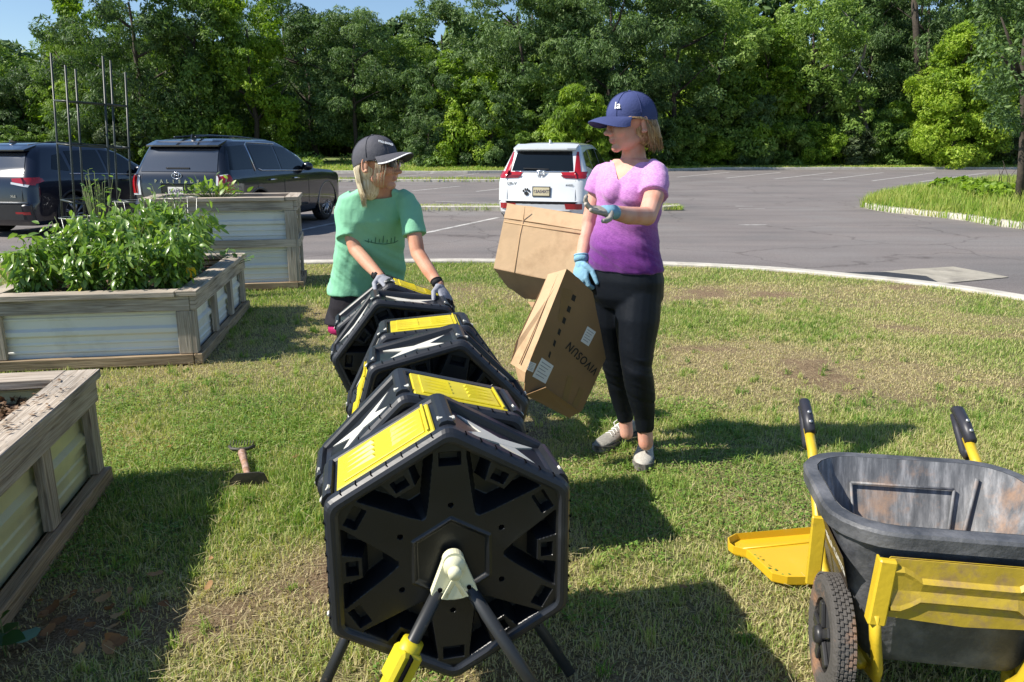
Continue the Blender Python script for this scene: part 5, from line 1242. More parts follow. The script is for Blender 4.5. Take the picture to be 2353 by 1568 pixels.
def car(name, label, loc, heading, spec):
    """body lofted from horizontal plan slices; local +y forward, rear bumper at y=0"""
    t = thing(name, label, 'car', loc, -heading)
    # slices: z, rear y, front y, half width, rear corner radius, front corner radius
    SL = spec['slices']; NP = 12
    def sl(z):
        for i in range(len(SL)-1):
            if SL[i][0] <= z <= SL[i+1][0]:
                f = (z-SL[i][0])/(SL[i+1][0]-SL[i][0]+1e-9); return [SL[i][k]*(1-f)+SL[i+1][k]*f for k in range(6)]
        return list(SL[-1])
    def ringz(s, bow=True):
        z, yr, yf, hw, rr_, rf = s; out = []
        for (cx_, cy_, r_, a0) in ((hw-rf, yf-rf, rf, 0), (-hw+rf, yf-rf, rf, 90), (-hw+rr_, yr+rr_, rr_, 180), (hw-rr_, yr+rr_, rr_, 270)):
            for i in range(NP):
                a = math.radians(a0+90*i/(NP-1)); out.append((cx_+r_*math.cos(a), cy_+r_*math.sin(a)))
        res = []
        # subdivide the straight runs and bow them slightly
        m = len(out)
        for i in range(m):
            x0, y0 = out[i]; x1, y1 = out[(i+1) % m]; res.append((x0, y0))
            if i % NP == NP-1:
                for k in range(1, 9): res.append((x0+(x1-x0)*k/9, y0+(y1-y0)*k/9))
        o2 = []
        for x, y in res:
            by = -.045*max(0, 1-(x/hw)**2)*max(0, 1-(y-yr)/.9); bx = .012*math.sin(max(0, min(1, (y-yr)/(yf-yr)))*math.pi)
            o2.append(Vector((x+(bx if x > 0 else -bx)*(abs(x) > hw*.8), y+by-(-.05*max(0, 1-(x/hw)**2)*max(0, 1-(yf-y)/.5)), z)))
        return o2
    zs = sorted(set([round(q[0], 4) for q in SL]))
    b = MB(); b.loft([ringz(q) for q in SL], smooth=True, cap=True); body = b.build('body', spec['paint'], t)
    # wheel wells
    Rw = spec['R']; wy = spec['wheels']; hw = spec['hw']
    for y in wy:
        c = MB(); c.tube([(-hw-.2, y, Rw), (-hw+.26, y, Rw)], Rw+.055, 32, smooth=False); c.tube([(hw-.26, y, Rw), (hw+.2, y, Rw)], Rw+.055, 32, smooth=False)
        co = c.build('cut', m_clad); co.matrix_world = t.matrix_world
        co.parent = t; bpy.context.view_layer.update(); bool_cut(body, co)
    wmod = body.modifiers.new('w', 'WEIGHTED_NORMAL') if False else None
    for pl in body.data.polygons: pl.use_smooth = True
    body.data.set_sharp_from_angle(angle=math.radians(32))
    for y in wy:
        for s in (-1, 1):
            w = wheel_geo(t, (s*(hw-.125), y, Rw), Rw, .23, m_ctyre, m_clad, tread=False)
            b = MB(); xo = s*.118
            b.tube([(s*.10, Rw*.70*math.cos(a*.1963), Rw*.70*math.sin(a*.1963)) for a in range(33)], .014, 6, cap=False)
            for k in range(spec.get('spokes', 10)):
                a = 2*math.pi*k/spec.get('spokes', 10)
                for da in (-.07, .07): b.tube([(xo, Rw*.1*math.cos(a), Rw*.1*math.sin(a)), (xo, Rw*.69*math.cos(a+da), Rw*.69*math.sin(a+da))], [.016, .010], 4)
            b.tube([(s*.10, 0, 0), (xo, 0, 0)], Rw*.16, 14)
            b.build('spokes', m_alloy, w)
    for s in (-1, 1):
        for y in wy:   # arch lips
            b = MB(); pts = [(s*(hw+.003), y+(Rw+.075)*math.cos(math.radians(a)), Rw+(Rw+.075)*math.sin(math.radians(a))) for a in range(-25, 206, 10)]
            b.tube(pts, .028, 6); b.build('wheel_arch', spec.get('lip', spec['paint']), t)
    # surface patch on a slice set: side windows, rear window, lamps, from (y,z) or (x,z) outlines
    def side_pt(s, y, z, off=.006):
        q = sl(z); yy = min(max(y, q[1]+.02), q[2]-.02); x = q[3]
        # rounded corners
        if y < q[1]+q[4]:
            d = q[1]+q[4]-y; x = q[3]-q[4]+math.sqrt(max(0, q[4]**2-d*d))
        if y > q[2]-q[5]:
            d = y-(q[2]-q[5]); x = q[3]-q[5]+math.sqrt(max(0, q[5]**2-min(d, q[5])**2))
        return Vector((s*(x+.012*math.sin(max(0, min(1, (y-q[1])/(q[2]-q[1])))*math.pi)+off), y, z))
    def rear_pt(x, z, off=.006):
        q = sl(z); hwz = q[3]; ax_ = abs(x); y = q[1]
        if ax_ > hwz-q[4]:
            d = min(ax_-(hwz-q[4]), q[4]*.999); y = q[1]+q[4]-math.sqrt(q[4]**2-d*d)
        y += -.045*max(0, 1-(x/hwz)**2)
        return Vector((x, y-off, z))
    def quadpatch(fn, poly4, nu=8, nv=8, mat=m_glass, name='window', th=0):
        """bilinear patch through 4 outline points (a,b order: low-left, low-right, up-right, up-left)"""
        p0, p1, p2, p3 = poly4; V = []; F = []
        for j in range(nv+1):
            for i in range(nu+1):
                u = i/nu; v_ = j/nv
                a_ = (p0[0]*(1-u)+p1[0]*u)*(1-v_)+(p3[0]*(1-u)+p2[0]*u)*v_; z_ = (p0[1]*(1-u)+p1[1]*u)*(1-v_)+(p3[1]*(1-u)+p2[1]*u)*v_
                V.append(fn(a_, z_))
        for j in range(nv):
            for i in range(nu): F.append((j*(nu+1)+i, j*(nu+1)+i+1, (j+1)*(nu+1)+i+1, (j+1)*(nu+1)+i))
        bb = MB(); bb.add(V, F, 0, None, True); o = bb.build(name, mat, t); return o
    spec['detail'](t, side_pt, rear_pt, quadpatch, sl)
    return t
def strip(t, pts, r, mat, name):
    b = MB(); b.tube(pts, r, 6); return b.build(name, mat, t)
def plate(t, x, z, y, mat, txt, w=.30, h=.15):
    b = MB(); b.box((x, y-.012, z), (w, .01, h), ch=.003); pl = b.build('number_plate', mat, t)
    text_part(txt, .085, frame(Vector((x, y-.019, z)), (1, 0, 0), (0, 0, 1)), m_txt, 'plate_lettering', t, bold=.002, sx=.95)
    return pl
# ---- wide tailgate SUV (dark slate)
def det_pal(t, sp, rp, qp, sl):
    W = .985
    qp(lambda x, z: rp(x, z, .010), [(-.76, 1.17), (.76, 1.17), (.70, 1.555), (-.70, 1.555)], 12, 8, m_glass2, 'rear_window')
    for s in (-1, 1):
        f = lambda y, z: sp(s, y, z, .006)
        qp(f, [(.16, 1.20), (1.02, 1.20), (1.0, 1.63), (.42, 1.60)], 8, 6, m_glass, 'quarter_window')
        qp(f, [(1.14, 1.19), (2.02, 1.17), (2.02, 1.62), (1.13, 1.64)], 8, 6, m_glass, 'rear_door_window')
        qp(f, [(2.08, 1.17), (3.22, 1.12), (2.62, 1.57), (2.08, 1.62)], 8, 6, m_glass, 'front_door_window')
        cl = [(1.07, 1.16), (1.06, 1.4), (1.06, 1.63), (1.14, 1.675), (1.6, 1.668), (2.1, 1.655), (2.62, 1.60), (3.0, 1.40), (3.28, 1.13), (2.6, 1.13), (2.05, 1.145), (1.5, 1.16), (1.30, 1.165), (1.2, 1.20)]
        strip(t, [sp(s, y, z, .010) for y, z in cl[:9]], .010, m_chr, 'window_trim'); strip(t, [sp(s, y, z, .010) for y, z in cl[8:]], .009, m_chr, 'window_trim')
        for y in (1.48, 2.42): strip(t, [sp(s, y, .985, .03), sp(s, y+.22, .985, .03)], .016, m_chr, 'door_handle')
        b = MB(); c = sp(s, 2.95, 1.17, .0); b.ell(c+Vector((s*.13, 0, .03)), (.12, .07, .085)); b.tube([c, c+Vector((s*.12, 0, .0))], .03, 8); b.build('mirror', spec_p['paint'], t)
        for y in (1.05, 2.06, 3.10): strip(t, [sp(s, y+(.0 if z > .6 else .0), z, .0015) for z in (.46, .7, .95, 1.12)], .004, m_clad, 'door_seam')
        # tall tail lamp at the corner
        qp(lambda x, z: rp(s*x, z, .010), [(.74, .76), (.93, .76), (.925, 1.13), (.76, 1.10)], 8, 8, m_wlamp, 'lamp_surround')
        qp(lambda x, z: rp(s*x, z, .018), [(.80, .79), (.93, .79), (.922, 1.11), (.81, 1.09)], 8, 8, m_red, 'tail_light')
        b = MB(); V = []; ny_ = 5
        qp(lambda y, z: sp(s, y, z, .010), [(.02, .80), (.26, .80), (.20, 1.12), (.02, 1.12)], 6, 6, m_red, 'tail_light')
        strip(t, [sp(s, y, z, .0)+Vector((-s*.12, 0, .02)) for y, z in ((.4, 1.74), (1.0, 1.78), (2.0, 1.765), (2.7, 1.70))], .018, spec_p['paint'], 'roof_rail')
        b = MB(); qp(lambda x, z: rp(s*x, z, .012), [(.55, .36), (.85, .36), (.85, .43), (.55, .43)], 4, 2, m_red, 'reflector')
        strip(t, [sp(s, y, .44, .012) for y in (.95, 1.6, 2.4, 3.0)], .022, m_clad, 'sill_trim')
    b = MB(); y = rp(0, 1.60).y; b.loft([[Vector((x, rp(x, 1.60).y+.06, 1.615)), Vector((x, rp(x, 1.60).y-.10, 1.60)), Vector((x, rp(x, 1.60).y-.10, 1.625)), Vector((x, rp(x, 1.60).y+.20, 1.715))] for x in np.linspace(-.72, .72, 9)], smooth=False); b.build('spoiler', spec_p['paint'], t)
    b = MB(); b.box((0, rp(0, .52).y-.012, .50), (1.5, .03, .02)); b.build('bumper_trim', m_chr, t)
    b = MB(); b.loft([[rp(x, .34, .03), rp(x, .46, .035), rp(x, .46, .0)+Vector((0, .02, 0)), rp(x, .34, .0)+Vector((0, .02, 0))] for x in np.linspace(-.80, .80, 11)], smooth=False); b.build('skid_plate', pm('silver_skid', (.5, .51, .53), .35, metal=.5), t)
    b = MB(); b.box((0, rp(0, 1.27).y-.03, 1.23), (.46, .02, .022)); b.build('rear_wiper', m_clad, t)
    # tailgate seams, badge, lettering
    for s in (-1, 1): strip(t, [rp(s*.72, z, .002) for z in (.60, .80, 1.0, 1.12)], .004, m_clad, 'tailgate_seam')
    strip(t, [rp(x, .595, .002) for x in np.linspace(-.72, .72, 9)], .005, m_clad, 'tailgate_seam')
    for k, chx in enumerate('PALISADE'):
        x = -.42+k*.12; text_part(chx, .075, frame(rp(x, 1.00, .010), (1, 0, 0), (0, 0, 1)), m_chr, 'lettering', t, bold=.004, sx=1.1)
    c = rp(0, 1.10, .014); strip(t, [c+Vector((.095*math.cos(a*.3927), 0, .055*math.sin(a*.3927))) for a in range(17)], .009, m_chr, 'badge')
    for x0, x1 in ((-.055, -.03), (.03, .055)): strip(t, [c+Vector((x0, 0, -.035)), c+Vector((x1, 0, .035))], .009, m_chr, 'badge')
    strip(t, [c+Vector((-.045, 0, -.005)), c+Vector((.045, 0, .008))], .007, m_chr, 'badge')
    q = rp(0, .83, .004); b = MB(); b.box((0, q.y+.004, .83), (.62, .01, .27), ch=.02); b.build('plate_recess', spec_p['paint'], t)
    plate(t, -.02, .83, q.y, m_platew, '53AB94')
    b = MB(); b.loft([[Vector((x_, 1.0, z_)) for x_, z_ in ((-.02, 1.76), (.02, 1.76))]+[Vector((0, .88, 1.83))]], cap=False) if False else b.prism([(0, 0), (.20, 0), (.06, .075), (.02, .07)], (.012, .55, 1.745), (0, 1, 0), (0, 0, 1), .024); b.build('antenna_fin', spec_p['paint'], t)
# slices: z, yr, yf, hw, rear corner r, front corner r
S_pal = [(.24, .14, 4.80, .86, .12, .30), (.30, .06, 4.90, .93, .16, .40), (.45, .0, 4.97, .965, .18, .45), (.60, .0, 4.98, .975, .18, .45), (.66, .06, 4.97, .978, .16, .45), (.95, .07, 4.93, .985, .15, .42), (1.02, .08, 4.85, .978, .15, .40), (1.09, .10, 4.60, .965, .15, .45), (1.14, .12, 3.75, .935, .15, .30), (1.22, .16, 3.45, .91, .15, .25), (1.45, .27, 3.00, .83, .15, .22), (1.62, .36, 2.62, .76, .16, .24), (1.69, .42, 2.45, .71, .18, .26), (1.735, .60, 2.2, .60, .2, .3), (1.75, 1.0, 1.9, .40, .2, .2)]
spec_p = dict(slices=S_pal, paint=m_slate, R=.385, wheels=(1.10, 4.0), hw=.965, spokes=11, detail=det_pal, lip=m_slate)
h = math.radians(12)
CARP = (-5.93, 13.85, LOTZ)
car('parked_car', 'dark slate SUV with a wide tailgate, chrome window trim and tall red lamps', CARP, h, spec_p)
# ---- navy SUV at the left
def det_rav(t, sp, rp, qp, sl):
    qp(lambda x, z: rp(x, z, .010), [(-.70, 1.12), (.70, 1.12), (.60, 1.48), (-.60, 1.48)], 10, 8, m_glass2, 'rear_window')
    for s in (-1, 1):
        f = lambda y, z: sp(s, y, z, .006)
        qp(f, [(.62, 1.20), (1.02, 1.16), (1.0, 1.48), (.78, 1.45)], 6, 5, m_glass, 'quarter_window')
        qp(f, [(1.10, 1.14), (1.95, 1.10), (1.95, 1.54), (1.10, 1.52)], 8, 6, m_glass, 'rear_door_window')
        qp(f, [(2.02, 1.10), (3.05, 1.06), (2.50, 1.48), (2.02, 1.54)], 8, 6, m_glass, 'front_door_window')
        strip(t, [sp(s, y, z, .008) for y, z in ((1.0, 1.11), (2.0, 1.075), (3.1, 1.03))], .008, m_chr, 'window_trim')
        for y in (1.35, 2.30): strip(t, [sp(s, y, .95, .03), sp(s, y+.2, .95, .03)], .015, spec_r['paint'], 'door_handle')
        b = MB(); c = sp(s, 2.80, 1.10, .0); b.ell(c+Vector((s*.12, 0, .03)), (.11, .06, .08)); b.tube([c, c+Vector((s*.12, 0, 0))], .03, 8); b.build('mirror', spec_r['paint'], t)
        qp(lambda x, z: rp(s*x, z, .014), [(.52, .99), (.90, .93), (.90, 1.07), (.50, 1.05)], 8, 5, m_red, 'tail_light')
        qp(lambda y, z: sp(s, y, z, .012), [(.03, .93), (.34, 1.0), (.30, 1.05), (.03, 1.07)], 8, 4, m_red, 'tail_light')
        qp(lambda x, z: rp(s*x, z, .020), [(.50, .955), (.82, .90), (.84, .94), (.50, .99)], 6, 3, m_wlamp, 'lamp_insert')
        strip(t, [sp(s, y, z, .0)+Vector((-s*.1, 0, .02)) for y, z in ((.55, 1.60), (1.2, 1.66), (2.3, 1.63))], .018, m_clad, 'roof_rail')
        qp(lambda x, z: rp(s*x, z, .012), [(.55, .42), (.82, .42), (.82, .47), (.55, .47)], 4, 2, m_red, 'reflector')
        strip(t, [rp(s*.70, z, .002) for z in (.62, .8, .95)], .004, m_clad, 'tailgate_seam')
    b = MB(); b.loft([[Vector((x, rp(x, 1.52).y+.06, 1.53)), Vector((x, rp(x, 1.52).y-.12, 1.52)), Vector((x, rp(x, 1.52).y-.12, 1.545)), Vector((x, rp(x, 1.52).y+.2, 1.63))] for x in np.linspace(-.62, .62, 9)], smooth=False); b.build('spoiler', spec_r['paint'], t)
    b = MB(); b.loft([[rp(x, .33, .02), rp(x, .60, .02), rp(x, .60, -.02), rp(x, .33, -.02)] for x in np.linspace(-.86, .86, 11)], smooth=False); b.build('bumper_cladding', m_clad, t)
    strip(t, [rp(x, .63, .02) for x in np.linspace(-.8, .8, 9)], .02, pm('grey_trim', (.16, .17, .18), .5), 'bumper_trim')
    text_part('XLE', .05, frame(rp(.52, .74, .010), (1, 0, 0), (0, 0, 1)), m_chr, 'lettering', t, bold=.003, sx=1.2)
    b = MB(); b.prism([(0, 0), (.18, 0), (.06, .06), (.02, .06)], (.012, .62, 1.655), (0, 1, 0), (0, 0, 1), .024); b.build('antenna_fin', spec_r['paint'], t)
S_rav = [(.22, .12, 4.45, .84, .14, .30), (.30, .05, 4.52, .90, .18, .40), (.58, .0, 4.59, .92, .2, .42), (.64, .05, 4.58, .925, .18, .42), (.88, .06, 4.55, .925, .18, .42), (.98, .08, 4.35, .915, .18, .42), (1.05, .10, 4.0, .895, .18, .45), (1.09, .12, 3.45, .875, .18, .30), (1.20, .20, 3.2, .84, .18, .25), (1.45, .34, 2.72, .74, .18, .22), (1.56, .42, 2.45, .68, .2, .24), (1.62, .52, 2.3, .62, .2, .28), (1.66, .78, 2.0, .48, .2, .3), (1.675, 1.1, 1.7, .3, .2, .2)]
spec_r = dict(slices=S_rav, paint=m_navy, R=.365, wheels=(1.0, 3.69), hw=.915, spokes=9, detail=det_rav, lip=m_clad)
car('parked_car', 'navy blue SUV cut by the left edge, parked behind the black trellis', (-9.35, 13.95, LOTZ), h, spec_r)
# ---- white SUV
def det_crv(t, sp, rp, qp, sl):
    qp(lambda x, z: rp(x, z, .010), [(-.63, 1.13), (.63, 1.13), (.56, 1.51), (-.56, 1.51)], 10, 8, m_glass, 'rear_window')
    for s in (-1, 1):
        f = lambda y, z: sp(s, y, z, .006)
        qp(f, [(.45, 1.22), (1.0, 1.13), (1.0, 1.53), (.62, 1.48)], 6, 5, m_glass, 'quarter_window')
        qp(f, [(1.06, 1.12), (1.92, 1.09), (1.92, 1.56), (1.06, 1.54)], 8, 6, m_glass, 'rear_door_window')
        qp(f, [(1.98, 1.09), (3.0, 1.05), (2.46, 1.50), (1.98, 1.56)], 8, 6, m_glass, 'front_door_window')
        strip(t, [sp(s, y, z, .010) for y, z in ((.42, 1.20), (1.0, 1.105), (2.0, 1.065), (3.05, 1.03))], .009, m_chr, 'window_trim')
        for y in (1.3, 2.25): strip(t, [sp(s, y, .95, .03), sp(s, y+.2, .95, .03)], .015, spec_c['paint'], 'door_handle')
        # pillar lamp rising beside the rear window, then a horizontal wing
        qp(lambda x, z: rp(s*x, z, .014), [(.655, 1.10), (.79, 1.08), (.680, 1.50), (.645, 1.50)], 6, 8, m_red, 'pillar_light')
        qp(lambda x, z: rp(s*x, z, .022), [(.47, 1.0), (.88, .985), (.885, 1.12), (.39, 1.105)], 10, 5, m_red, 'tail_light')
        qp(lambda y, z: sp(s, y, z, .012), [(.02, .97), (.20, 1.02), (.16, 1.13), (.02, 1.14)], 6, 4, m_red, 'tail_light')
        qp(lambda x, z: rp(s*x, z, .027), [(.42, 1.02), (.68, 1.0), (.68, 1.045), (.40, 1.055)], 6, 2, pm('dark_red_lamp', (.15, .004, .006), .2, coat=1), 'lamp_insert')
        qp(lambda x, z: rp(s*x, z, .030), [(.52, .39), (.84, .39), (.84, .50), (.50, .50)], 4, 3, m_red, 'reflector')
        strip(t, [rp(s*.70, z, .002) for z in (.56, .7, .95)], .004, m_clad, 'tailgate_seam')
    strip(t, [rp(x, 1.115, .016) for x in np.linspace(-.55, .55, 9)], .014, m_chr, 'tailgate_trim')
    c = rp(0, 1.07, .03)
    for a_, b_ in (((-.05, .055), (-.03, -.055)), ((.05, .055), (.03, -.055)), ((-.035, 0), (.035, 0))): strip(t, [c+Vector((a_[0], 0, a_[1])), c+Vector((b_[0], 0, b_[1]))], .011, m_chr, 'badge')
    strip(t, [c+Vector((x, .004, z)) for x, z in ((-.085, .07), (.085, .07), (.065, -.06), (.0, -.075), (-.065, -.06), (-.085, .07))], .007, m_chr, 'badge')
    b = MB(); b.loft([[Vector((x, rp(x, 1.54).y+.06, 1.55)), Vector((x, rp(x, 1.54).y-.13, 1.54)), Vector((x, rp(x, 1.54).y-.13, 1.57)), Vector((x, rp(x, 1.54).y+.2, 1.65))] for x in np.linspace(-.64, .64, 9)], smooth=False); b.build('spoiler', spec_c['paint'], t)
    b = MB(); b.loft([[rp(x, .24, .022), rp(x, .54, .024), rp(x, .54, -.02), rp(x, .24, -.02)] for x in np.linspace(-.88, .88, 11)], smooth=False); b.build('bumper_cladding', m_clad, t)
    b = MB(); b.loft([[rp(x, .30, .035), rp(x, .36, .04), rp(x, .36, .0), rp(x, .30, .0)] for x in np.linspace(-.62, .62, 9)], smooth=False); b.build('skid_plate', m_alloy, t)
    b = MB(); b.box((-.12, rp(0, 1.18).y-.035, 1.17), (.52, .02, .02), Matrix.Rotation(.03, 3, 'Y')); b.build('rear_wiper', m_clad, t)
    q = rp(0, .74, .0); plate(t, .02, .73, q.y-.006, m_platey, '63A54XT', .33, .16)
    b = MB(); b.box((.02, q.y-.012, .73), (.37, .01, .20), ch=.003); b.build('plate_frame', m_clad, t)
    text_part('CR-V', .075, frame(rp(-.60, .88, .008), (1, 0, 0), (0, 0, 1)), m_alloy, 'lettering', t, bold=.002, sx=1.2); text_part('AWD', .05, frame(rp(.58, .86, .008), (1, 0, 0), (0, 0, 1)), m_alloy, 'lettering', t, bold=.002, sx=1.2)
    b = MB(); c = rp(-.29, .72, .012)    # paw print sticker
    def disc(cx_, cz_, rx_, rz_): b.prism([(cx_+rx_*math.cos(a*.6283), cz_+rz_*math.sin(a*.6283)) for a in range(10)], c, (1, 0, 0), (0, 0, 1), .003)
    disc(0, -.03, .045, .038); disc(-.06, .02, .018, .026); disc(-.022, .048, .018, .028); disc(.022, .048, .018, .028); disc(.06, .02, .018, .026); b.build('paw_sticker', m_clad, t)
    b = MB(); b.prism([(0, 0), (.20, 0), (.06, .075), (.02, .075)], (.012, .62, 1.66), (0, 1, 0), (0, 0, 1), .024); b.build('antenna_fin', spec_c['paint'], t)
S_crv = [(.24, .12, 4.45, .84, .14, .30), (.32, .04, 4.52, .90, .20, .40), (.52, .0, 4.58, .925, .22, .42), (.58, .03, 4.58, .928, .20, .42), (.90, .04, 4.55, .925, .20, .42), (.98, .07, 4.30, .915, .20, .42), (1.06, .10, 3.95, .895, .20, .45), (1.10, .13, 3.4, .87, .2, .30), (1.22, .20, 3.15, .82, .18, .25), (1.45, .32, 2.72, .725, .17, .22), (1.57, .40, 2.45, .68, .18, .24), (1.63, .50, 2.3, .63, .2, .28), (1.67, .78, 2.0, .48, .2, .3), (1.685, 1.1, 1.7, .3, .2, .2)]
spec_c = dict(slices=S_crv, paint=m_white, R=.355, wheels=(.96, 3.62), hw=.915, spokes=8, detail=det_crv, lip=m_clad)
car('parked_car', 'white SUV with red pillar lamps parked between the two women', (.57, 15.6, LOTZ), math.radians(16), spec_c)
# ================================================================ PEOPLE
def skinmat(name, c, lip):
    m, t, p = newmat(name); L = t.links.new
    tc = t.nodes.new('ShaderNodeTexCoord'); n = N_(t, 'ShaderNodeTexNoise'); n.inputs['Scale'].default_value = 14; n.inputs['Detail'].default_value = 5; L(tc.outputs['Object'], n.inputs['Vector'])
    o = ramp(t, n.outputs['Fac'], [(.3, (c[0]*.90, c[1]*.70, c[2]*.64)), (.55, c), (.75, (min(1, c[0]*1.06), c[1]*1.10, c[2]*1.12))]); L(o, p.inputs['Base Color'])
    p.inputs['Roughness'].default_value = .6; p.inputs['Specular IOR Level'].default_value = .35; p.inputs['Subsurface Weight'].default_value = .08; p.inputs['Subsurface Radius'].default_value = (.02, .007, .004); p.inputs['Subsurface Scale'].default_value = .5
    m2 = pm(name+'_lips', lip, .45, var=.1)
    return m, m2
def clothmat(name, col, rough=.9, bump=.5, bscale=22, var=.08, fine=None):
    m = pm(name, col, rough, var=var, vscale=9, bump=bump*.6, bscale=bscale, sheen=.0, spec=.2); return m
def capsule_chain(mb, pts, rs, n=14):
    mb.tube(pts, rs, n)
    for q, r_ in zip(pts, rs): mb.ell(q, r_ if not isinstance(r_, (tuple, list)) else max(r_), seg=12, rng=8)
def ring_e(c, a, d, yaw, n=28, fb=0.0, sq=2.3):
    """horizontal super-ellipse; yaw turns the facing direction from -Y; fb pushes the front out"""
    out = []
    for k in range(n):
        w = 2*math.pi*k/n; cs, sn = math.cos(w), math.sin(w)
        x = a*math.copysign(abs(cs)**(2/sq), cs); y = d*math.copysign(abs(sn)**(2/sq), sn)
        if y < 0: y *= 1+fb
        out.append(Vector((c[0]+x*math.cos(yaw)-y*math.sin(yaw), c[1]+x*math.sin(yaw)+y*math.cos(yaw), c[2])))
    return out
def head_volume(mb, M, s=1.0):
    def E(c, r_, R=None):
        R3 = M.to_3x3()
        mb.ell(M @ (Vector(c)*s), tuple(q*s for q in r_), R3 if R is None else R3 @ R, seg=18, rng=12)
    E((0, .015, .032), (.074, .093, .082)); E((0, -.032, -.040), (.058, .058, .070)); E((0, -.02, -.075), (.050, .055, .036))
    E((0, -.069, -.095), (.026, .022, .019)); E((0, -.062, .026), (.052, .024, .030)); E((0, -.083, .016), (.040, .009, .008))
    for x in (-1, 1):
        E((x*.034, -.064, -.028), (.026, .026, .026)); E((x*.012, -.098, -.036), (.0085, .011, .008))
        E((x*.037, -.015, -.068), (.019, .042, .024))
    R3 = Matrix.Rotation(math.radians(-22), 3, 'X')
    E((0, -.096, -.014), (.0095, .012, .032), R3); E((0, -.112, -.032), (.0115, .012, .0105))
    E((0, -.089, -.060), (.021, .009, .0050)); E((0, -.088, -.070), (.018, .009, .0055)); E((0, -.088, -.048), (.014, .010, .010))
def ear(t, M, s, x, mat):
    mb = MB(); c = Vector((x*.074, .022, -.012)); R3 = M.to_3x3()
    pts = [c+Vector((x*.006, .012*math.cos(a)+.002, .030*math.sin(a)-.0)) for a in np.linspace(-2.2, 2.7, 12)]
    mb.tube([M @ (q*s) for q in pts], [.0055*s]*12, 6); mb.ell(M @ ((c+Vector((x*.001, .0, 0)))*s), (.006*s, .013*s, .025*s), R3); mb.ell(M @ ((c+Vector((x*.003, -.006, -.026)))*s), (.006*s, .008*s, .009*s), R3)
    o = mb.build('ear', mat, t); remesh(o, .0022, 3); return o
def face_parts(t, M, s, glasses=False):
    m_eye = bpy.data.materials.get('eye_white') or pm('eye_white', (.7, .68, .66), .3); m_iris = bpy.data.materials.get('iris') or pm('iris', (.03, .04, .05), .2); m_brow = bpy.data.materials.get('brow_hair') or pm('brow_hair', (.22, .14, .08), .8)
    for x in (-1, 1):
        mb = MB(); mb.ell(M @ (Vector((x*.031, -.079, .004))*s), .0115*s, seg=12, rng=8); e = mb.build('eye', m_eye, t)
        mb = MB(); mb.ell(M @ (Vector((x*.031, -.0885, .003))*s), .0048*s, seg=10, rng=6); mb.build('iris', m_iris, e)
        mb = MB(); mb.tube([M @ (Vector((x*q_[0], q_[1], q_[2]))*s) for q_ in ((.018, -.094, .020), (.032, -.092, .026), (.048, -.080, .021))], [.0028*s, .0032*s, .0015*s], 6); mb.build('eyebrow', m_brow, t)
    if glasses:
        m_sg = pm('sunglass_lens', (.01, .01, .012), .05, coat=1)
        mb = MB()
        for x in (-1, 1):
            rows = []
            for i in range(9):
                a = x*(.006+.055*i/8); yy = -.100+.9*a*a*4+.0; rows.append([M @ (Vector((a, yy, z))*s) for z in (.022-.002*i/8, .004, -.016+.006*i/8)])
            mb.loft(rows, closed=False, cap=False, smooth=True)
            mb.tube([M @ (Vector(q_)*s) for q_ in ((x*.061, -.088, .014), (x*.078, -.05, .014), (x*.080, .01, .008))], [.0035*s]*3, 6)
        mb.tube([M @ (Vector(q_)*s) for q_ in ((-.008, -.101, .012), (.008, -.101, .012))], .003*s, 6)
        mb.build('sunglasses', m_sg, t)
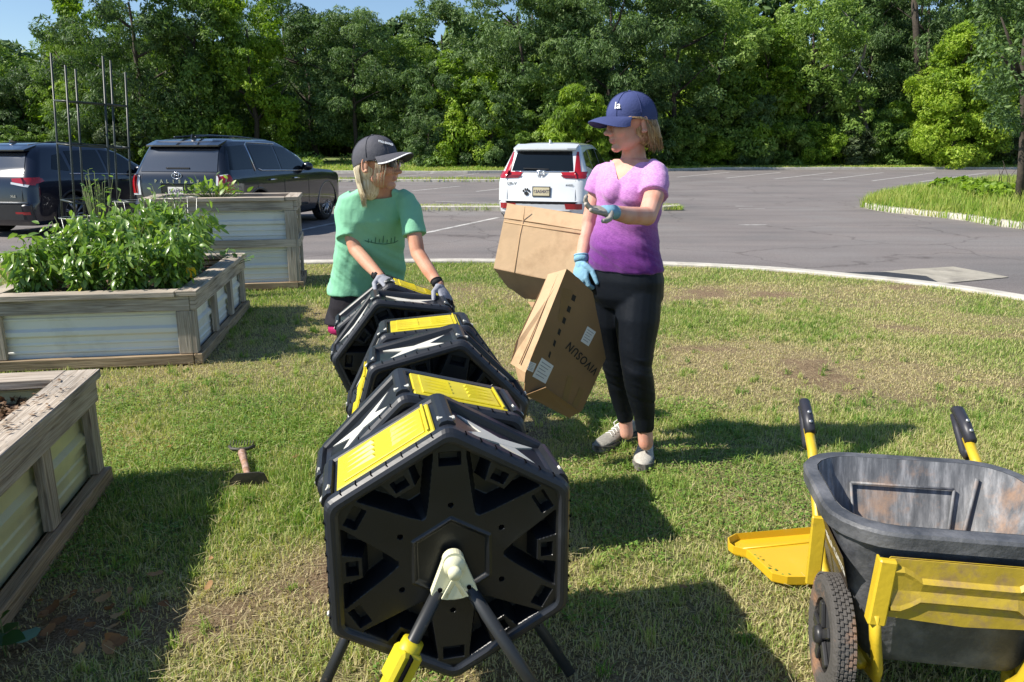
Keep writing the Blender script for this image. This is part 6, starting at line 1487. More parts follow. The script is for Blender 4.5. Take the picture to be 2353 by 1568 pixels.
def cap_obj(t, M, s, mcap, medge, brim_len=.078, tilt=.0, brimmat=None, edge=True):
    R_ = M @ Matrix.Rotation(tilt, 4, 'X'); rf, rb, rx, hh, z0 = .103, .114, .086, .094, .026
    def dome(al, el, off=0):
        """al azimuth from front, el elevation 0..1"""
        c = math.cos(el*math.pi/2)**.82; sn = math.sin(el*math.pi/2)
        ry = rf if math.cos(al) > 0 else rb
        return Vector(((rx+off)*math.sin(al)*c, -(ry+off)*math.cos(al)*c+.007, z0+(hh+off)*sn-.020*max(0, -math.cos(al))*(1-el)))
    b = MB(); rings = []
    for j in range(13):
        el = -.10+1.10*j/12; rings.append([R_ @ ((dome(2*math.pi*k/48, max(el, -.10)) - Vector((0, 0, 0)))*s*(1+(.004*math.sin(k*.9+j*1.7)+.003*math.sin(k*2.3-j)))) for k in range(48)])
    b.loft(rings, smooth=True, cap=False); rings_in = [[R_ @ (dome(2*math.pi*k/48, -.10+1.10*j/12, -.004)*s) for k in range(48)] for j in range(13)]
    b.loft(rings_in, smooth=True, cap=False); cap = b.build('cap', mcap, t)
    b = MB()
    for k in range(6):
        al = 2*math.pi*k/6+.52; b.tube([R_ @ (dome(al, e_, .0015)*s) for e_ in np.linspace(0, .96, 10)], .0014*s, 5)
    b.build('cap_seam', mcap, cap); b = MB(); b.ell(R_ @ (dome(0, 1, .002)*s), (.007*s, .007*s, .004*s)); b.build('cap_button', mcap, cap)
    # brim
    na, nt_ = 25, 9; top = []; 
    for i in range(na):
        al = math.radians(-68+136*i/(na-1)); row = []
        base = dome(al, .01, .001); ln = brim_len*max(.02, math.cos(al*1.25))**.55
        d = Vector((math.sin(al)*.45, -math.cos(al)*.6-.4, 0)).normalized()
        for j in range(nt_):
            u = j/(nt_-1); q_ = base+d*ln*u; q_.z = base.z+.004+.010*u-.020*u*u-.024*(q_.x/.08)**2*(.35+.65*u)
            row.append(q_)
        top.append(row)
    b = MB(); up = [[R_ @ (q_*s) for q_ in r_] for r_ in top]; dn = [[R_ @ ((q_-Vector((0, 0, .0035)))*s) for q_ in r_] for r_ in top]
    b.loft(up, closed=False, cap=False, smooth=True); b.loft(dn, closed=False, cap=False, smooth=True)
    b.tube([(r_[-1]+r2[-1])/2 for r_, r2 in zip(up, dn)], .0022*s, 6); b.build('cap_brim', brimmat or mcap, cap)
    if medge:
        b = MB(); rr2 = [[R_ @ ((r_[-1]*(1-k_)+r_[-2]*k_+Vector((0, 0, .0012)))*s) for k_ in (-.12, .55)] for r_ in top]; b.loft(rr2, closed=False, cap=False); b.build('brim_edge', medge, cap)
    return cap, R_, dome
def hand(t, wrist, fdir, back, side, curls, mat, name='glove', s=1.0, spread=.06, thumb=(.5, .5), cuff=None, seps=None):
    """palm, four fingers of different lengths and a thumb leaving the side of the palm"""
    F = Vector(fdir).normalized(); B = Vector(back); B = (B-F*B.dot(F)).normalized(); S = F.cross(B).normalized()*side
    W0 = Vector(wrist); mb = MB()
    R3 = Matrix((S, F, B)).transposed()
    mb.ell(W0+F*.052*s, (.042*s, .054*s, .017*s), R3, seg=16, rng=10); mb.ell(W0+F*.012*s, (.029*s, .034*s, .019*s), R3, seg=14, rng=8); mb.ell(W0+F*.078*s, (.042*s, .020*s, .014*s), R3, seg=14, rng=8)
    L_ = [.074, .082, .077, .060]
    for i in range(4):
        lat = (.031-.0207*i); p0 = W0+(F*.082+S*lat)*s; d = (F+S*spread*(1.5-i)).normalized(); up_ = B.copy(); pts = [p0-F*.02*s, p0]; cu = curls[i] if isinstance(curls, (list, tuple)) else curls
        for k, seg in enumerate((.42, .32, .26)):
            Rr_ = Matrix.Rotation(-(cu*(1.0 if k else .7)), 3, d.cross(up_).normalized()); d = (Rr_ @ d).normalized(); up_ = (Rr_ @ up_).normalized()
            pts.append(pts[-1]+d*L_[i]*seg*s)
        capsule_chain(mb, pts, [.0105*s, .0105*s, .0100*s, .0093*s, .0082*s], 10)
    p0 = W0+(F*.030+S*.030)*s; d = (F*thumb[0]+S*.8-B*thumb[1]).normalized(); q1 = p0+d*.034*s; d2 = (d*.6+F*.7).normalized(); q2 = q1+d2*.030*s; q3 = q2+(d2+F*.3-B*.2).normalized()*.024*s
    capsule_chain(mb, [p0-d*.01*s, p0, q1, q2, q3], [.014*s, .0155*s, .0125*s, .0112*s, .009*s], 10)
    o = mb.build(name, mat, t); remesh(o, .0028, 3, .4)
    if cuff:
        b = MB(); b.tube([W0-F*.024*s, W0-F*.012*s, W0+F*.002*s], [(.032*s, .026*s), (.034*s, .028*s), (.031*s, .024*s)], 14, flat=tuple(B)); b.tube([W0-F*.028*s, W0-F*.022*s], [(.0345*s, .0285*s)]*2, 14, flat=tuple(B)); b.build('glove_cuff', cuff, o)
    return o
def shoe(t, heel, toe, mat, sole, s=1.0, h=.07):
    H = Vector(heel); T = Vector(toe); d = (T-H); Ln = d.length; d.normalize(); n = Vector((-d.y, d.x, 0)).normalized()
    prof = [(0, .024, .055), (.06, .033, .078), (.20, .036, .082), (.34, .037, .075), (.48, .041, .058), (.66, .047, .046), (.82, .044, .036), (.94, .030, .026), (1.0, .012, .018)]
    b = MB(); rings = []
    for u, w, hh in prof:
        c = H+d*Ln*u; rg = []
        for k in range(16):
            a = 2*math.pi*k/16; rg.append(c+n*w*s*math.cos(a)*(1-.15*max(0, math.sin(a)))+Vector((0, 0, .020+hh*s*.5+hh*s*.5*math.sin(a))))
        rings.append(rg)
    b.loft(rings, smooth=True); up = b.build('shoe', mat, t)
    b = MB(); rings = []
    for u, w, hh in prof:
        c = H+d*(Ln*1.02*u-.003); w2 = w*s+.004; z1 = .030+.006*(u > .9); rings.append([c-n*w2+Vector((0, 0, .004)), c-n*w2*1.02+Vector((0, 0, z1)), c+n*w2*1.02+Vector((0, 0, z1)), c+n*w2+Vector((0, 0, .004))])
    b.loft(rings, smooth=False); b.build('sole', sole, up)
    b = MB()
    for k in range(5):
        u = .36+.07*k; hh = np.interp(u, [q[0] for q in prof], [q[2] for q in prof]); w = np.interp(u, [q[0] for q in prof], [q[1] for q in prof]); c = H+d*Ln*u+Vector((0, 0, .022+hh*s)); b.tube([c-n*w*.55-Vector((0, 0, .006)), c+Vector((0, 0, .004)), c+n*w*.55+d*.012-Vector((0, 0, .006))], .0028, 5)
    c = H+d*Ln*.36+Vector((0, 0, .10))
    for sg in (-1, 1): b.tube([c, c+n*sg*.02+Vector((0, 0, .012)), c+n*sg*.035-Vector((0, 0, .005))+d*.01, c+n*sg*.022-Vector((0, 0, .016))+d*.02, c], .0028, 5); b.tube([c, c+n*sg*.03+d*.035-Vector((0, 0, .03))], .0026, 5)
    b.build('laces', m_lace, up)
    return up
m_lace = pm('shoelace', (.72, .70, .66), .8)
def hair_strands(t, M, s, seeds, mat, name='hair'):
    """seeds: list of control point lists in head space; each becomes a thin tapered lock"""
    b = MB()
    for pts, r_ in seeds:
        n = len(pts); b.tube([M @ (Vector(q_)*s) for q_ in pts], [(r_*(1-.75*(i/(n-1))**1.5)*s*1.6, r_*(1-.75*(i/(n-1))**1.5)*s*.6) for i in range(n)], 5, flat=None)
    return b.build(name, mat, t, clean=False)
def hairmat(name, a, b_, c):
    m, t, p = newmat(name); L = t.links.new; tc = t.nodes.new('ShaderNodeTexCoord'); mp = t.nodes.new('ShaderNodeMapping'); mp.inputs['Scale'].default_value = (160, 160, 9); L(tc.outputs['Object'], mp.inputs[0])
    n = N_(t, 'ShaderNodeTexNoise'); n.inputs['Scale'].default_value = 1; n.inputs['Detail'].default_value = 3; L(mp.outputs[0], n.inputs['Vector']); L(ramp(t, n.outputs['Fac'], [(.3, a), (.5, b_), (.7, c)]), p.inputs['Base Color']); p.inputs['Roughness'].default_value = .42; p.inputs['Anisotropic'].default_value = .5
    return m
def headM(c, d, pitch, roll=0): return Matrix.Translation(c) @ Matrix.Rotation(math.atan2(d[0], -d[1]), 4, 'Z') @ Matrix.Rotation(pitch, 4, 'X') @ Matrix.Rotation(roll, 4, 'Y')
def lipmask(o, M, s, m2):
    o.data.materials.append(m2); Mi = M.inverted()
    for pl in o.data.polygons:
        q = (Mi @ pl.center)/s
        if abs(q.x) < .024-.9*abs(q.z+.065) and q.y < -.086 and -.0730 < q.z < -.0570: pl.material_index = 1
def cut_faces(o, fn):
    b = bmesh.new(); b.from_mesh(o.data); dl = [f for f in b.faces if fn(f.calc_center_median())]; bmesh.ops.delete(b, geom=dl, context='FACES')
    for it in range(14):
        new = {}
        for v in b.verts:
            if v.is_boundary:
                nb = [e.other_vert(v) for e in v.link_edges if e.is_boundary]
                if len(nb) == 2: new[v] = v.co*.4+(nb[0].co+nb[1].co)*.3
        for v, c in new.items(): v.co = c
    b.to_mesh(o.data); b.free()
def wrinkle(o, fn):
    me = o.data; n = len(me.vertices); co = np.zeros(n*3, np.float32); no = np.zeros(n*3, np.float32); me.vertices.foreach_get('co', co); me.vertex_normals.foreach_get('vector', no)
    co = co.reshape(-1, 3); no = no.reshape(-1, 3); co = co+no*fn(co)[:, None]; me.vertices.foreach_set('co', co.ravel().astype(np.float32)); me.update()
def ridges(n, ang, f, seed): # crease field in the x-z plane
    def g(c, c_=None):
        u = c[:, 0]*math.cos(ang)+c[:, 2]*math.sin(ang); v = -c[:, 0]*math.sin(ang)+c[:, 2]*math.cos(ang)
        return fbm(v*f+c[:, 1]*3, u*f*.25+seed, seed, 3)-.5
    return g

# ---------------------------------------------------------------- woman in the purple shirt
sk1, lp1 = skinmat('skin_pink', (.66, .36, .27), (.55, .25, .20))
pw = thing('person', 'woman in a blue cap, ombre purple t-shirt and black leggings holding flattened cardboard', 'person', (G(1440, 1040).x, 3.5, 0))
o0 = pw.location.copy()
def Q(px, py, Y): return P(px, py, Y)-o0
PH = math.radians(-35)              # yaw of her trunk (front turned to the camera's left)
Mh = headM(Q(1447, 281, 3.50), (-.93, -.36), math.radians(7)); hs = 1.06
b = MB(); head_volume(b, Mh, hs)
capsule_chain(b, [Q(1452, 318, 3.52), Q(1456, 350, 3.53), Q(1455, 385, 3.54)], [.051, .052, .064])
b.loft([ring_e(Q(1455, 366, 3.53), .09, .055, PH), ring_e(Q(1456, 386, 3.53), .145, .080, PH), ring_e(Q(1453, 410, 3.53), .145, .102, PH, fb=.08), ring_e(Q(1449, 435, 3.53), .138, .108, PH, fb=.14), ring_e(Q(1446, 470, 3.53), .128, .10, PH), ring_e(Q(1438, 540, 3.53), .125, .10, PH), ring_e(Q(1436, 620, 3.53), .155, .10, PH), ring_e(Q(1438, 680, 3.53), .15, .10, PH)])
capsule_chain(b, [Q(1396, 402, 3.62), Q(1370, 450, 3.645), Q(1353, 512, 3.65), Q(1343, 560, 3.61), Q(1336, 602, 3.56)], [.036, .041, .036, .034, .026])
capsule_chain(b, [Q(1498, 402, 3.44), Q(1503, 450, 3.36), Q(1487, 497, 3.27), Q(1445, 496, 3.17), Q(1402, 487, 3.08)], [.038, .045, .041, .037, .027])
capsule_chain(b, [Q(1468, 660, 3.48), Q(1463, 740, 3.45), Q(1466, 850, 3.40), Q(1474, 910, 3.42), Q(1482, 985, 3.43), Q(1484, 1018, 3.43)], [.085, .085, .055, .052, .036, .036])
capsule_chain(b, [Q(1402, 660, 3.58), Q(1400, 740, 3.59), Q(1417, 850, 3.62), Q(1426, 900, 3.65), Q(1437, 968, 3.66), Q(1440, 996, 3.66)], [.085, .080, .052, .048, .034, .034])
body = b.build('body', sk1, pw); remesh(body, .0038, 8, .5); lipmask(body, Mh, hs, lp1)
ear(pw, Mh, hs, 1, sk1); ear(pw, Mh, hs, -1, sk1); face_parts(pw, Mh, hs)
# shirt with a fade from pale lilac to purple (dyed cloth)
m_sh, t, p = newmat('ombre_heather_shirt'); L = t.links.new
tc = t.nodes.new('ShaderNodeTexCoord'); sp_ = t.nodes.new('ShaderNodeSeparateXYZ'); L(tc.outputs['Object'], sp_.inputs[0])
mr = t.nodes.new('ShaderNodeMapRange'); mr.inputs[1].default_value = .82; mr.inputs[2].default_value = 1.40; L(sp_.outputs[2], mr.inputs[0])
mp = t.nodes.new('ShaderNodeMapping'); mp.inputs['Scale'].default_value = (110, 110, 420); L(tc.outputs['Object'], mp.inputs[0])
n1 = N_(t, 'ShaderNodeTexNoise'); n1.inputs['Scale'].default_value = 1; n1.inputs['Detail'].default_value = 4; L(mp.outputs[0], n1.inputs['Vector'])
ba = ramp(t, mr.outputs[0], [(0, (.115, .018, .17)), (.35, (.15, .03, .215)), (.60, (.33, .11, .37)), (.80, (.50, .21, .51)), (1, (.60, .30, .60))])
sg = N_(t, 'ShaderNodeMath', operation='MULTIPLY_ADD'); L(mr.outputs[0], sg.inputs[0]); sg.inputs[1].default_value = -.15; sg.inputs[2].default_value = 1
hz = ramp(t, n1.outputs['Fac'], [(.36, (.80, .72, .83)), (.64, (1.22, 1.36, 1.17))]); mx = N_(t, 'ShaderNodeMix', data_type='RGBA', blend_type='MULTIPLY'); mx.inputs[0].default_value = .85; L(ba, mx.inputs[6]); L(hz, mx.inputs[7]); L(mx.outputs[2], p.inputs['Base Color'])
p.inputs['Roughness'].default_value = .9; p.inputs['Specular IOR Level'].default_value = .15; p.inputs['Sheen Weight'].default_value = .25
b = MB()
b.loft([ring_e(Q(1437, 620, 3.53), .180, .126, PH, fb=.04), ring_e(Q(1436, 600, 3.53), .176, .126, PH, fb=.08), ring_e(Q(1435, 565, 3.53), .163, .122, PH, fb=.18), ring_e(Q(1438, 525, 3.53), .146, .115, PH, fb=.12), ring_e(Q(1444, 480, 3.53), .146, .114, PH, fb=.12),
        ring_e(Q(1449, 440, 3.53), .156, .118, PH, fb=.20), ring_e(Q(1453, 410, 3.53), .166, .106, PH, fb=.12), ring_e(Q(1456, 387, 3.53), .158, .086, PH), ring_e(Q(1456, 373, 3.53), .120, .070, PH), ring_e(Q(1455, 362, 3.53), .080, .064, PH)])
b.tube([Q(1410, 390, 3.60), Q(1388, 402, 3.62), Q(1376, 422, 3.635), Q(1369, 445, 3.64)], [.050, .056, .057, .058], 18)
b.tube([Q(1488, 388, 3.46), Q(1502, 400, 3.44), Q(1506, 422, 3.40), Q(1503, 448, 3.36)], [.054, .060, .062, .064], 18)
for (x_, y_, Y_) in ((1415, 442, 3.46), (1455, 450, 3.42)): b.ell(Q(x_, y_, Y_), (.062, .055, .060))
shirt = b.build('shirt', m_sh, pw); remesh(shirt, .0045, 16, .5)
# open neck: a V at the front
cN = Q(1441, 366, 3.53); fv = Vector((math.sin(PH), -math.cos(PH), 0)); lv = Vector((math.cos(PH), math.sin(PH), 0))
def vneck(c):
    d = c-cN; f_ = d.dot(fv); l_ = abs(d.dot(lv)-.015)
    zt = c.z-(Q(1441, 366, 3.53).z)
    return (f_ > .0 and l_ < .070*(1+zt/.092) and zt > -.092) or (zt > -.010 and d.length < .13 and zt > -.01)
cut_faces(shirt, vneck)
def wr1(c):
    c = c.astype(float); return .018*(fbm(c[:, 2]*17+c[:, 0]*9, c[:, 0]*7-c[:, 1]*5, 3, 3)-.5)+.010*(fbm(c[:, 2]*30+c[:, 0]*22, c[:, 0]*8, 8, 2)-.5)
wrinkle(shirt, wr1)
b = MB(); M = frame(Q(1474, 588, 3.365)+fv*.004, (lv*1.0)+Vector((0, 0, .10)), (0, 0, 1))
# leggings
m_lg2 = clothmat('black_leggings', (.006, .008, .012), .5, .15, 60)
b = MB(); b.loft([ring_e(Q(1436, 608, 3.53), .172, .118, PH), ring_e(Q(1437, 640, 3.53), .183, .128, PH), ring_e(Q(1438, 680, 3.53), .178, .125, PH), ring_e(Q(1440, 705, 3.53), .150, .10, PH)])
capsule_chain(b, [Q(1470, 665, 3.48), Q(1464, 740, 3.45), Q(1462, 800, 3.42), Q(1464, 850, 3.40), Q(1472, 905, 3.42), Q(1480, 950, 3.43)], [.102, .104, .083, .070, .066, .052], 18); b.tube([Q(1480, 950, 3.43), Q(1482, 990, 3.43)], [.050, .043], 16)
capsule_chain(b, [Q(1404, 665, 3.58), Q(1403, 740, 3.59), Q(1410, 800, 3.61), Q(1417, 850, 3.62), Q(1426, 898, 3.65), Q(1433, 935, 3.66)], [.098, .094, .076, .064, .060, .050], 18); b.tube([Q(1433, 935, 3.66), Q(1437, 968, 3.66)], [.047, .041], 16)
lg = b.build('leggings', m_lg2, pw); remesh(lg, .006, 8)
def wr2(c):
    c = c.astype(float); return .010*(fbm(c[:, 2]*34+c[:, 0]*12, c[:, 0]*7, 31, 2)-.5)*np.where((c[:, 2] < .55) & (c[:, 2] > .32) | (c[:, 2] < .2), 1, .15)
wrinkle(lg, wr2)
m_shoe = pm('grey_running_shoe', (.42, .40, .35), .8, var=.15, vscale=60, bump=.3, bscale=200); m_shoe_shaded = pm('shaded_grey_running_shoe', (.25, .24, .21), .8, var=.2, vscale=60, bump=.3, bscale=200); m_sole = pm('dark_sole', (.06, .055, .05), .8, col2=(.35, .33, .3), c2scale=8)
s1 = shoe(pw, G(1489, 1040)-o0+Vector((0, .045, 0)), G(1474, 1083)-o0+Vector((0, -.005, 0)), m_shoe, m_sole)
s2 = shoe(pw, G(1447, 1003)-o0+Vector((.02, .02, 0)), G(1368, 1040)-o0, m_shoe_shaded, m_sole)  # far shoe of the same pair, shade painted in by a darker grey
m_gbl = clothmat('blue_glove', (.20, .38, .50), .8, .5, 60, .15); m_gtan = clothmat('grey_tan_glove', (.40, .36, .31), .8, .6, 50, .25)
# right hand closed on the cardboard, left hand open, palm up, pointing left
hr = hand(pw, Q(1335, 600, 3.55), Q(1334, 660, 3.50)-Q(1335, 600, 3.55), (-.7, -.7, .1), -1, .75, m_gbl, s=1.08, cuff=m_gbl, thumb=(.8, .5))
hl = hand(pw, Q(1402, 487, 3.08), Q(1338, 480, 2.98)-Q(1402, 487, 3.08), (.15, .45, -1), 1, [.08, .18, .38, .55], m_gtan, s=1.0, cuff=m_gbl, spread=.10, thumb=(.7, -.5))
b = MB(); d_ = (Q(1338, 480, 2.98)-Q(1402, 487, 3.08)).normalized(); w0 = Q(1402, 487, 3.08); b.tube([w0-d_*.02, w0+d_*.02, w0+d_*.055], [(.034, .029), (.040, .024), (.041, .017)], 16, flat=(.15, .3, -1)); b.build('glove_back', m_gbl, hl)
# cap and hair
m_nv = clothmat('washed_navy_cotton', (.055, .07, .18), .85, .3, 120, .12)
cp, Rc, dm = cap_obj(pw, Mh, hs, m_nv, None, .082, math.radians(-1))
side = -1 if (Mh.to_3x3() @ Vector((1, 0, 0))).y > 0 else 1
q = dm(side*.55, .30, .0035); n_ = (dm(side*.55, .30, .02)-q).normalized(); Mt = Rc @ Matrix.Scale(hs, 4) @ frame(q, (dm(side*.55+.1, .30)-dm(side*.55, .30)) if side > 0 else (dm(side*.55+.1, .30)-dm(side*.55, .30)), n_.cross(dm(side*.55+.1, .30)-dm(side*.55, .30)))
text_part('la', .042, Mt, pm('white_thread', (.8, .8, .8), .8), 'lettering', cp, depth=.0006, bold=.0004)
m_hr1 = hairmat('brown_blonde_hair', (.16, .085, .035), (.36, .22, .105), (.62, .44, .26))
rr = random.Random(21); st = []
for i in range(430):
    a = math.radians(rr.uniform(98, 262)); x = math.sin(a)*.080; y = -math.cos(a)*.104+.012; z0_ = .012
    bot = rr.uniform(-.135, -.085); fl = rr.uniform(.0, .028)
    st.append(([(x*.98, y*.98, z0_), (x*1.08, y*1.06+.002, -.03), (x*1.12, y*1.10+.004, -.07), (x*1.02+rr.uniform(-.006, .006), y*(1.05)+fl*.6, bot*.85), (x*(.9)+rr.uniform(-.008, .008), y*1.0+fl, bot)], rr.choice((.0034, .0028, .0012))))
for sd in (-1, 1):
    for i in range(34):     # swept from the temple over the top of the ear
        f = i/33; st.append(([(sd*.073, -.052+.04*f, .022+.006*f), (sd*.083, -.02+.03*f, .016), (sd*.088, .03+.02*f, .004-.01*f), (sd*.086, .062, -.03-.03*f), (sd*.076, .088, -.085-.03*rr.random())], .0036))
hair_strands(pw, Mh, hs, st, m_hr1)
b = MB(); b.ell(Mh @ (Vector((0, .045, -.03))*hs), (.072*hs, .062*hs, .075*hs), Mh.to_3x3()); b.build('hair_base', m_hr1, pw)

# ---------------------------------------------------------------- woman in the green shirt
sk2, lp2 = skinmat('skin_tan', (.60, .32, .21), (.48, .22, .16))
gw = thing('person', 'woman in a dark grey cap, green t-shirt and dark shorts leaning on the farthest tumbler', 'person', (P(850, 700, 4.1).x, 4.1, 0))
o0 = gw.location.copy(); PG = math.radians(14)
Mg = headM(Q(868, 374, 3.82), (.95, -.31), math.radians(4)); hs = 1.06
b = MB(); head_volume(b, Mg, hs)
capsule_chain(b, [Q(862, 405, 3.85), Q(865, 428, 3.88), Q(866, 450, 3.92)], [.054, .056, .068])
b.loft([ring_e(Q(866, 432, 3.90), .09, .06, PG), ring_e(Q(864, 455, 3.93), .140, .075, PG), ring_e(Q(860, 480, 3.95), .145, .10, PG), ring_e(Q(854, 540, 4.0), .14, .11, PG), ring_e(Q(848, 600, 4.04), .16, .11, PG), ring_e(Q(843, 680, 4.1), .175, .115, PG), ring_e(Q(842, 715, 4.12), .15, .10, PG)])
capsule_chain(b, [Q(798, 472, 3.96), Q(803, 525, 3.92), Q(817, 574, 3.88), Q(845, 606, 3.81), Q(873, 636, 3.74)], [.034, .041, .036, .034, .026])
capsule_chain(b, [Q(935, 470, 3.90), Q(949, 525, 3.85), Q(960, 582, 3.80), Q(984, 620, 3.73), Q(1008, 655, 3.66)], [.034, .040, .036, .034, .026])
for sx in (0, 1):
    x0_ = 808+72*sx; capsule_chain(b, [Q(x0_, 700, 4.12), Q(x0_-2, 760, 4.10), Vector((P(x0_, 760, 4.1).x, 4.09, .44))-o0, Vector((P(x0_, 760, 4.1).x, 4.14, .28))-o0, Vector((P(x0_, 760, 4.1).x, 4.15, .08))-o0], [.082, .070, .050, .050, .034])
body = b.build('body', sk2, gw); remesh(body, .0038, 8, .5); lipmask(body, Mg, hs, lp2)
ear(gw, Mg, hs, 1, sk2); ear(gw, Mg, hs, -1, sk2); face_parts(gw, Mg, hs, True)
m_gs = clothmat('sea_green_cotton', (.235, .54, .345), .9, .25, 90, .06)
b = MB()
b.loft([ring_e(Q(842, 672, 4.10), .206, .150, PG), ring_e(Q(844, 640, 4.08), .202, .148, PG), ring_e(Q(847, 595, 4.05), .188, .142, PG), ring_e(Q(851, 550, 4.02), .176, .136, PG), ring_e(Q(855, 505, 3.99), .178, .138, PG, fb=.12), ring_e(Q(858, 475, 3.97), .186, .128, PG, fb=.05), ring_e(Q(862, 453, 3.94), .176, .10, PG), ring_e(Q(865, 440, 3.91), .125, .082, PG), ring_e(Q(866, 431, 3.90), .083, .070, PG)])
b.tube([Q(815, 456, 3.96), Q(799, 466, 3.96), Q(794, 486, 3.95), Q(799, 520, 3.93), Q(803, 546, 3.91)], [.050, .056, .060, .063, .068], 18)
b.tube([Q(918, 452, 3.93), Q(933, 462, 3.91), Q(943, 482, 3.90), Q(949, 515, 3.87), Q(953, 541, 3.85)], [.048, .054, .058, .060, .064], 18)
sh2 = b.build('shirt', m_gs, gw); remesh(sh2, .0045, 16, .5)
cN2 = Q(866, 438, 3.90)
cut_faces(sh2, lambda c: (c-cN2).xy.length < .088 and c.z > cN2.z-.022-.30*max(0, -(c.y-cN2.y)))
def wr3(c):
    c = c.astype(float); low = np.clip((1.25-c[:, 2])/.4, .3, 1)
    return .034*low*(fbm(c[:, 2]*12+c[:, 0]*9, c[:, 0]*4-c[:, 1]*3, 13, 3)-.5)+.007*(fbm(c[:, 2]*9-c[:, 0]*14, c[:, 2]*5, 18, 2)-.5)
wrinkle(sh2, wr3)
# small neutral print on the chest
m_pr = pm('dark_print', (.03, .13, .09), .9); m_pb = pm('blue_print', (.03, .20, .50), .9)
from mathutils.bvhtree import BVHTree
bvh = BVHTree.FromObject(sh2, bpy.context.evaluated_depsgraph_get())
def print_on(px_, py_):
    d = _dir(px_, py_).normalized(); o_ = Vector((0, 0, CZ))-o0; hit, n_, i_, ds = bvh.ray_cast(o_, d)
    return (hit+n_*.0018) if hit is not None else None
def decal(pts, r_, mat):
    q = [print_on(*p_) for p_ in pts]; q = [v_ for v_ in q if v_ is not None]
    if len(q) > 1: b = MB(); b.tube(q, r_, 5); b.build('shirt_print', mat, gw)
decal([(838, 553), (850, 556), (866, 560), (885, 561), (905, 558), (914, 553)], .0018, m_pr)
for x_, h_ in ((846, 9), (853, 6), (862, 12), (871, 8), (880, 16), (889, 7), (898, 11), (906, 14)): decal([(x_, 558), (x_+.5, 558-h_*.5), (x_+1, 558-h_)], .0016, m_pr)
m_shr = clothmat('black_shorts', (.020, .017, .022), .7, .3, 60); m_mg = clothmat('magenta_lining', (.55, .03, .16), .8, .2, 60)
b = MB(); b.loft([ring_e(Q(842, 660, 4.1), .186, .135, PG), ring_e(Q(841, 700, 4.11), .195, .145, PG), ring_e(Q(840, 722, 4.12), .19, .14, PG)])
b.tube([Q(800, 700, 4.12), Q(795, 730, 4.11), Q(792, 752, 4.10)], [.098, .108, .112], 20); b.tube([Q(882, 700, 4.12), Q(886, 730, 4.11), Q(888, 752, 4.10)], [.098, .106, .110], 20)
so_ = b.build('shorts', m_shr, gw); remesh(so_, .006, 6)
b = MB(); b.tube([Q(796, 738, 4.09), Q(794, 764, 4.09)], [.098, .094], 18); b.build('shorts_lining', m_mg, gw)
m_sk = pm('white_trainer', (.6, .6, .58), .7)
for sx in (0, 1):
    x_ = P(808+72*sx, 760, 4.1).x; shoe(gw, Vector((x_, 4.22, 0))-o0, Vector((x_+.02, 3.97, 0))-o0, m_sk, m_sole)
m_gg = clothmat('grey_work_glove', (.30, .31, .35), .8, .4, 80, .1); m_gk = clothmat('black_glove_trim', (.02, .02, .022), .7, .3, 80)
hg1 = hand(gw, Q(873, 636, 3.74), Q(914, 668, 3.62)-Q(873, 636, 3.74), (.25, -.25, 1), 1, [.30, .34, .36, .38], m_gg, s=1.0, cuff=m_gk, spread=.05, thumb=(.5, .3))
hg2 = hand(gw, Q(1008, 655, 3.66), Q(1034, 700, 3.58)-Q(1008, 655, 3.66), (.75, -.35, .6), 1, [.38, .42, .42, .40], m_gg, s=1.0, cuff=m_gk, spread=.03, thumb=(.6, .4))
for hobj in (hg1, hg2):      # dark rubber on palm side and finger ends
    hobj.data.materials.append(m_gk)
    cs = [pl.center for pl in hobj.data.polygons]
w1, f1 = Q(873, 636, 3.74), (Q(914, 668, 3.62)-Q(873, 636, 3.74)).normalized(); w2, f2 = Q(1008, 655, 3.66), (Q(1034, 700, 3.58)-Q(1008, 655, 3.66)).normalized()
for hobj, w_, f_, bk_ in ((hg1, w1, f1, Vector((.25, -.25, 1))), (hg2, w2, f2, Vector((.75, -.35, .6)))):
    for pl in hobj.data.polygons:
        if pl.normal.dot(bk_.normalized()) < -.35 or (pl.center-w_).dot(f_) > (.128 if hobj is hg1 else .098): pl.material_index = 1
m_gc = clothmat('dark_grey_nylon', (.085, .085, .10), .7, .35, 60, .1)
cp, Rc, dm = cap_obj(gw, Mg, hs, m_gc, pm('reflective_piping', (.82, .82, .80), .5), .076, math.radians(-11))
side = -1 if (Mg.to_3x3() @ Vector((1, 0, 0))).y > 0 else 1
a_ = side*.50; q = dm(a_, .36, .003); tg = (dm(a_+.12, .33)-dm(a_-.02, .36)); nn_ = (dm(a_, .36, .02)-q)
Mt = Rc @ Matrix.Scale(hs, 4) @ frame(q, tg, nn_.cross(tg)); text_part('BIG SWIG', .016, Mt, pm('white_thread2', (.8, .8, .8), .8), 'lettering', cp, depth=.0008, bold=.001)
m_hr2 = hairmat('pale_blonde_hair', (.45, .33, .18), (.72, .60, .40), (.88, .80, .62))
rr = random.Random(22); st = []
for i in range(560):
    a = math.radians(rr.choice((rr.uniform(116, 244), rr.uniform(116, 150), rr.uniform(210, 244)))); x = math.sin(a)*.078; y = -math.cos(a)*.100+.010
    bot = rr.uniform(-.205, -.14); dr_ = rr.uniform(-.014, .012)
    st.append(([(x*.96, y*.96, .004), (x*1.05, y*1.02, -.04), (x*1.02, y*.98-.008, -.09), (x*.92+dr_, y*.86-.012+dr_, -.14), (x*.84+dr_*1.5, y*.74-.02+dr_+rr.uniform(-.006, .01), bot)], rr.choice((.0034, .0028, .0012))))
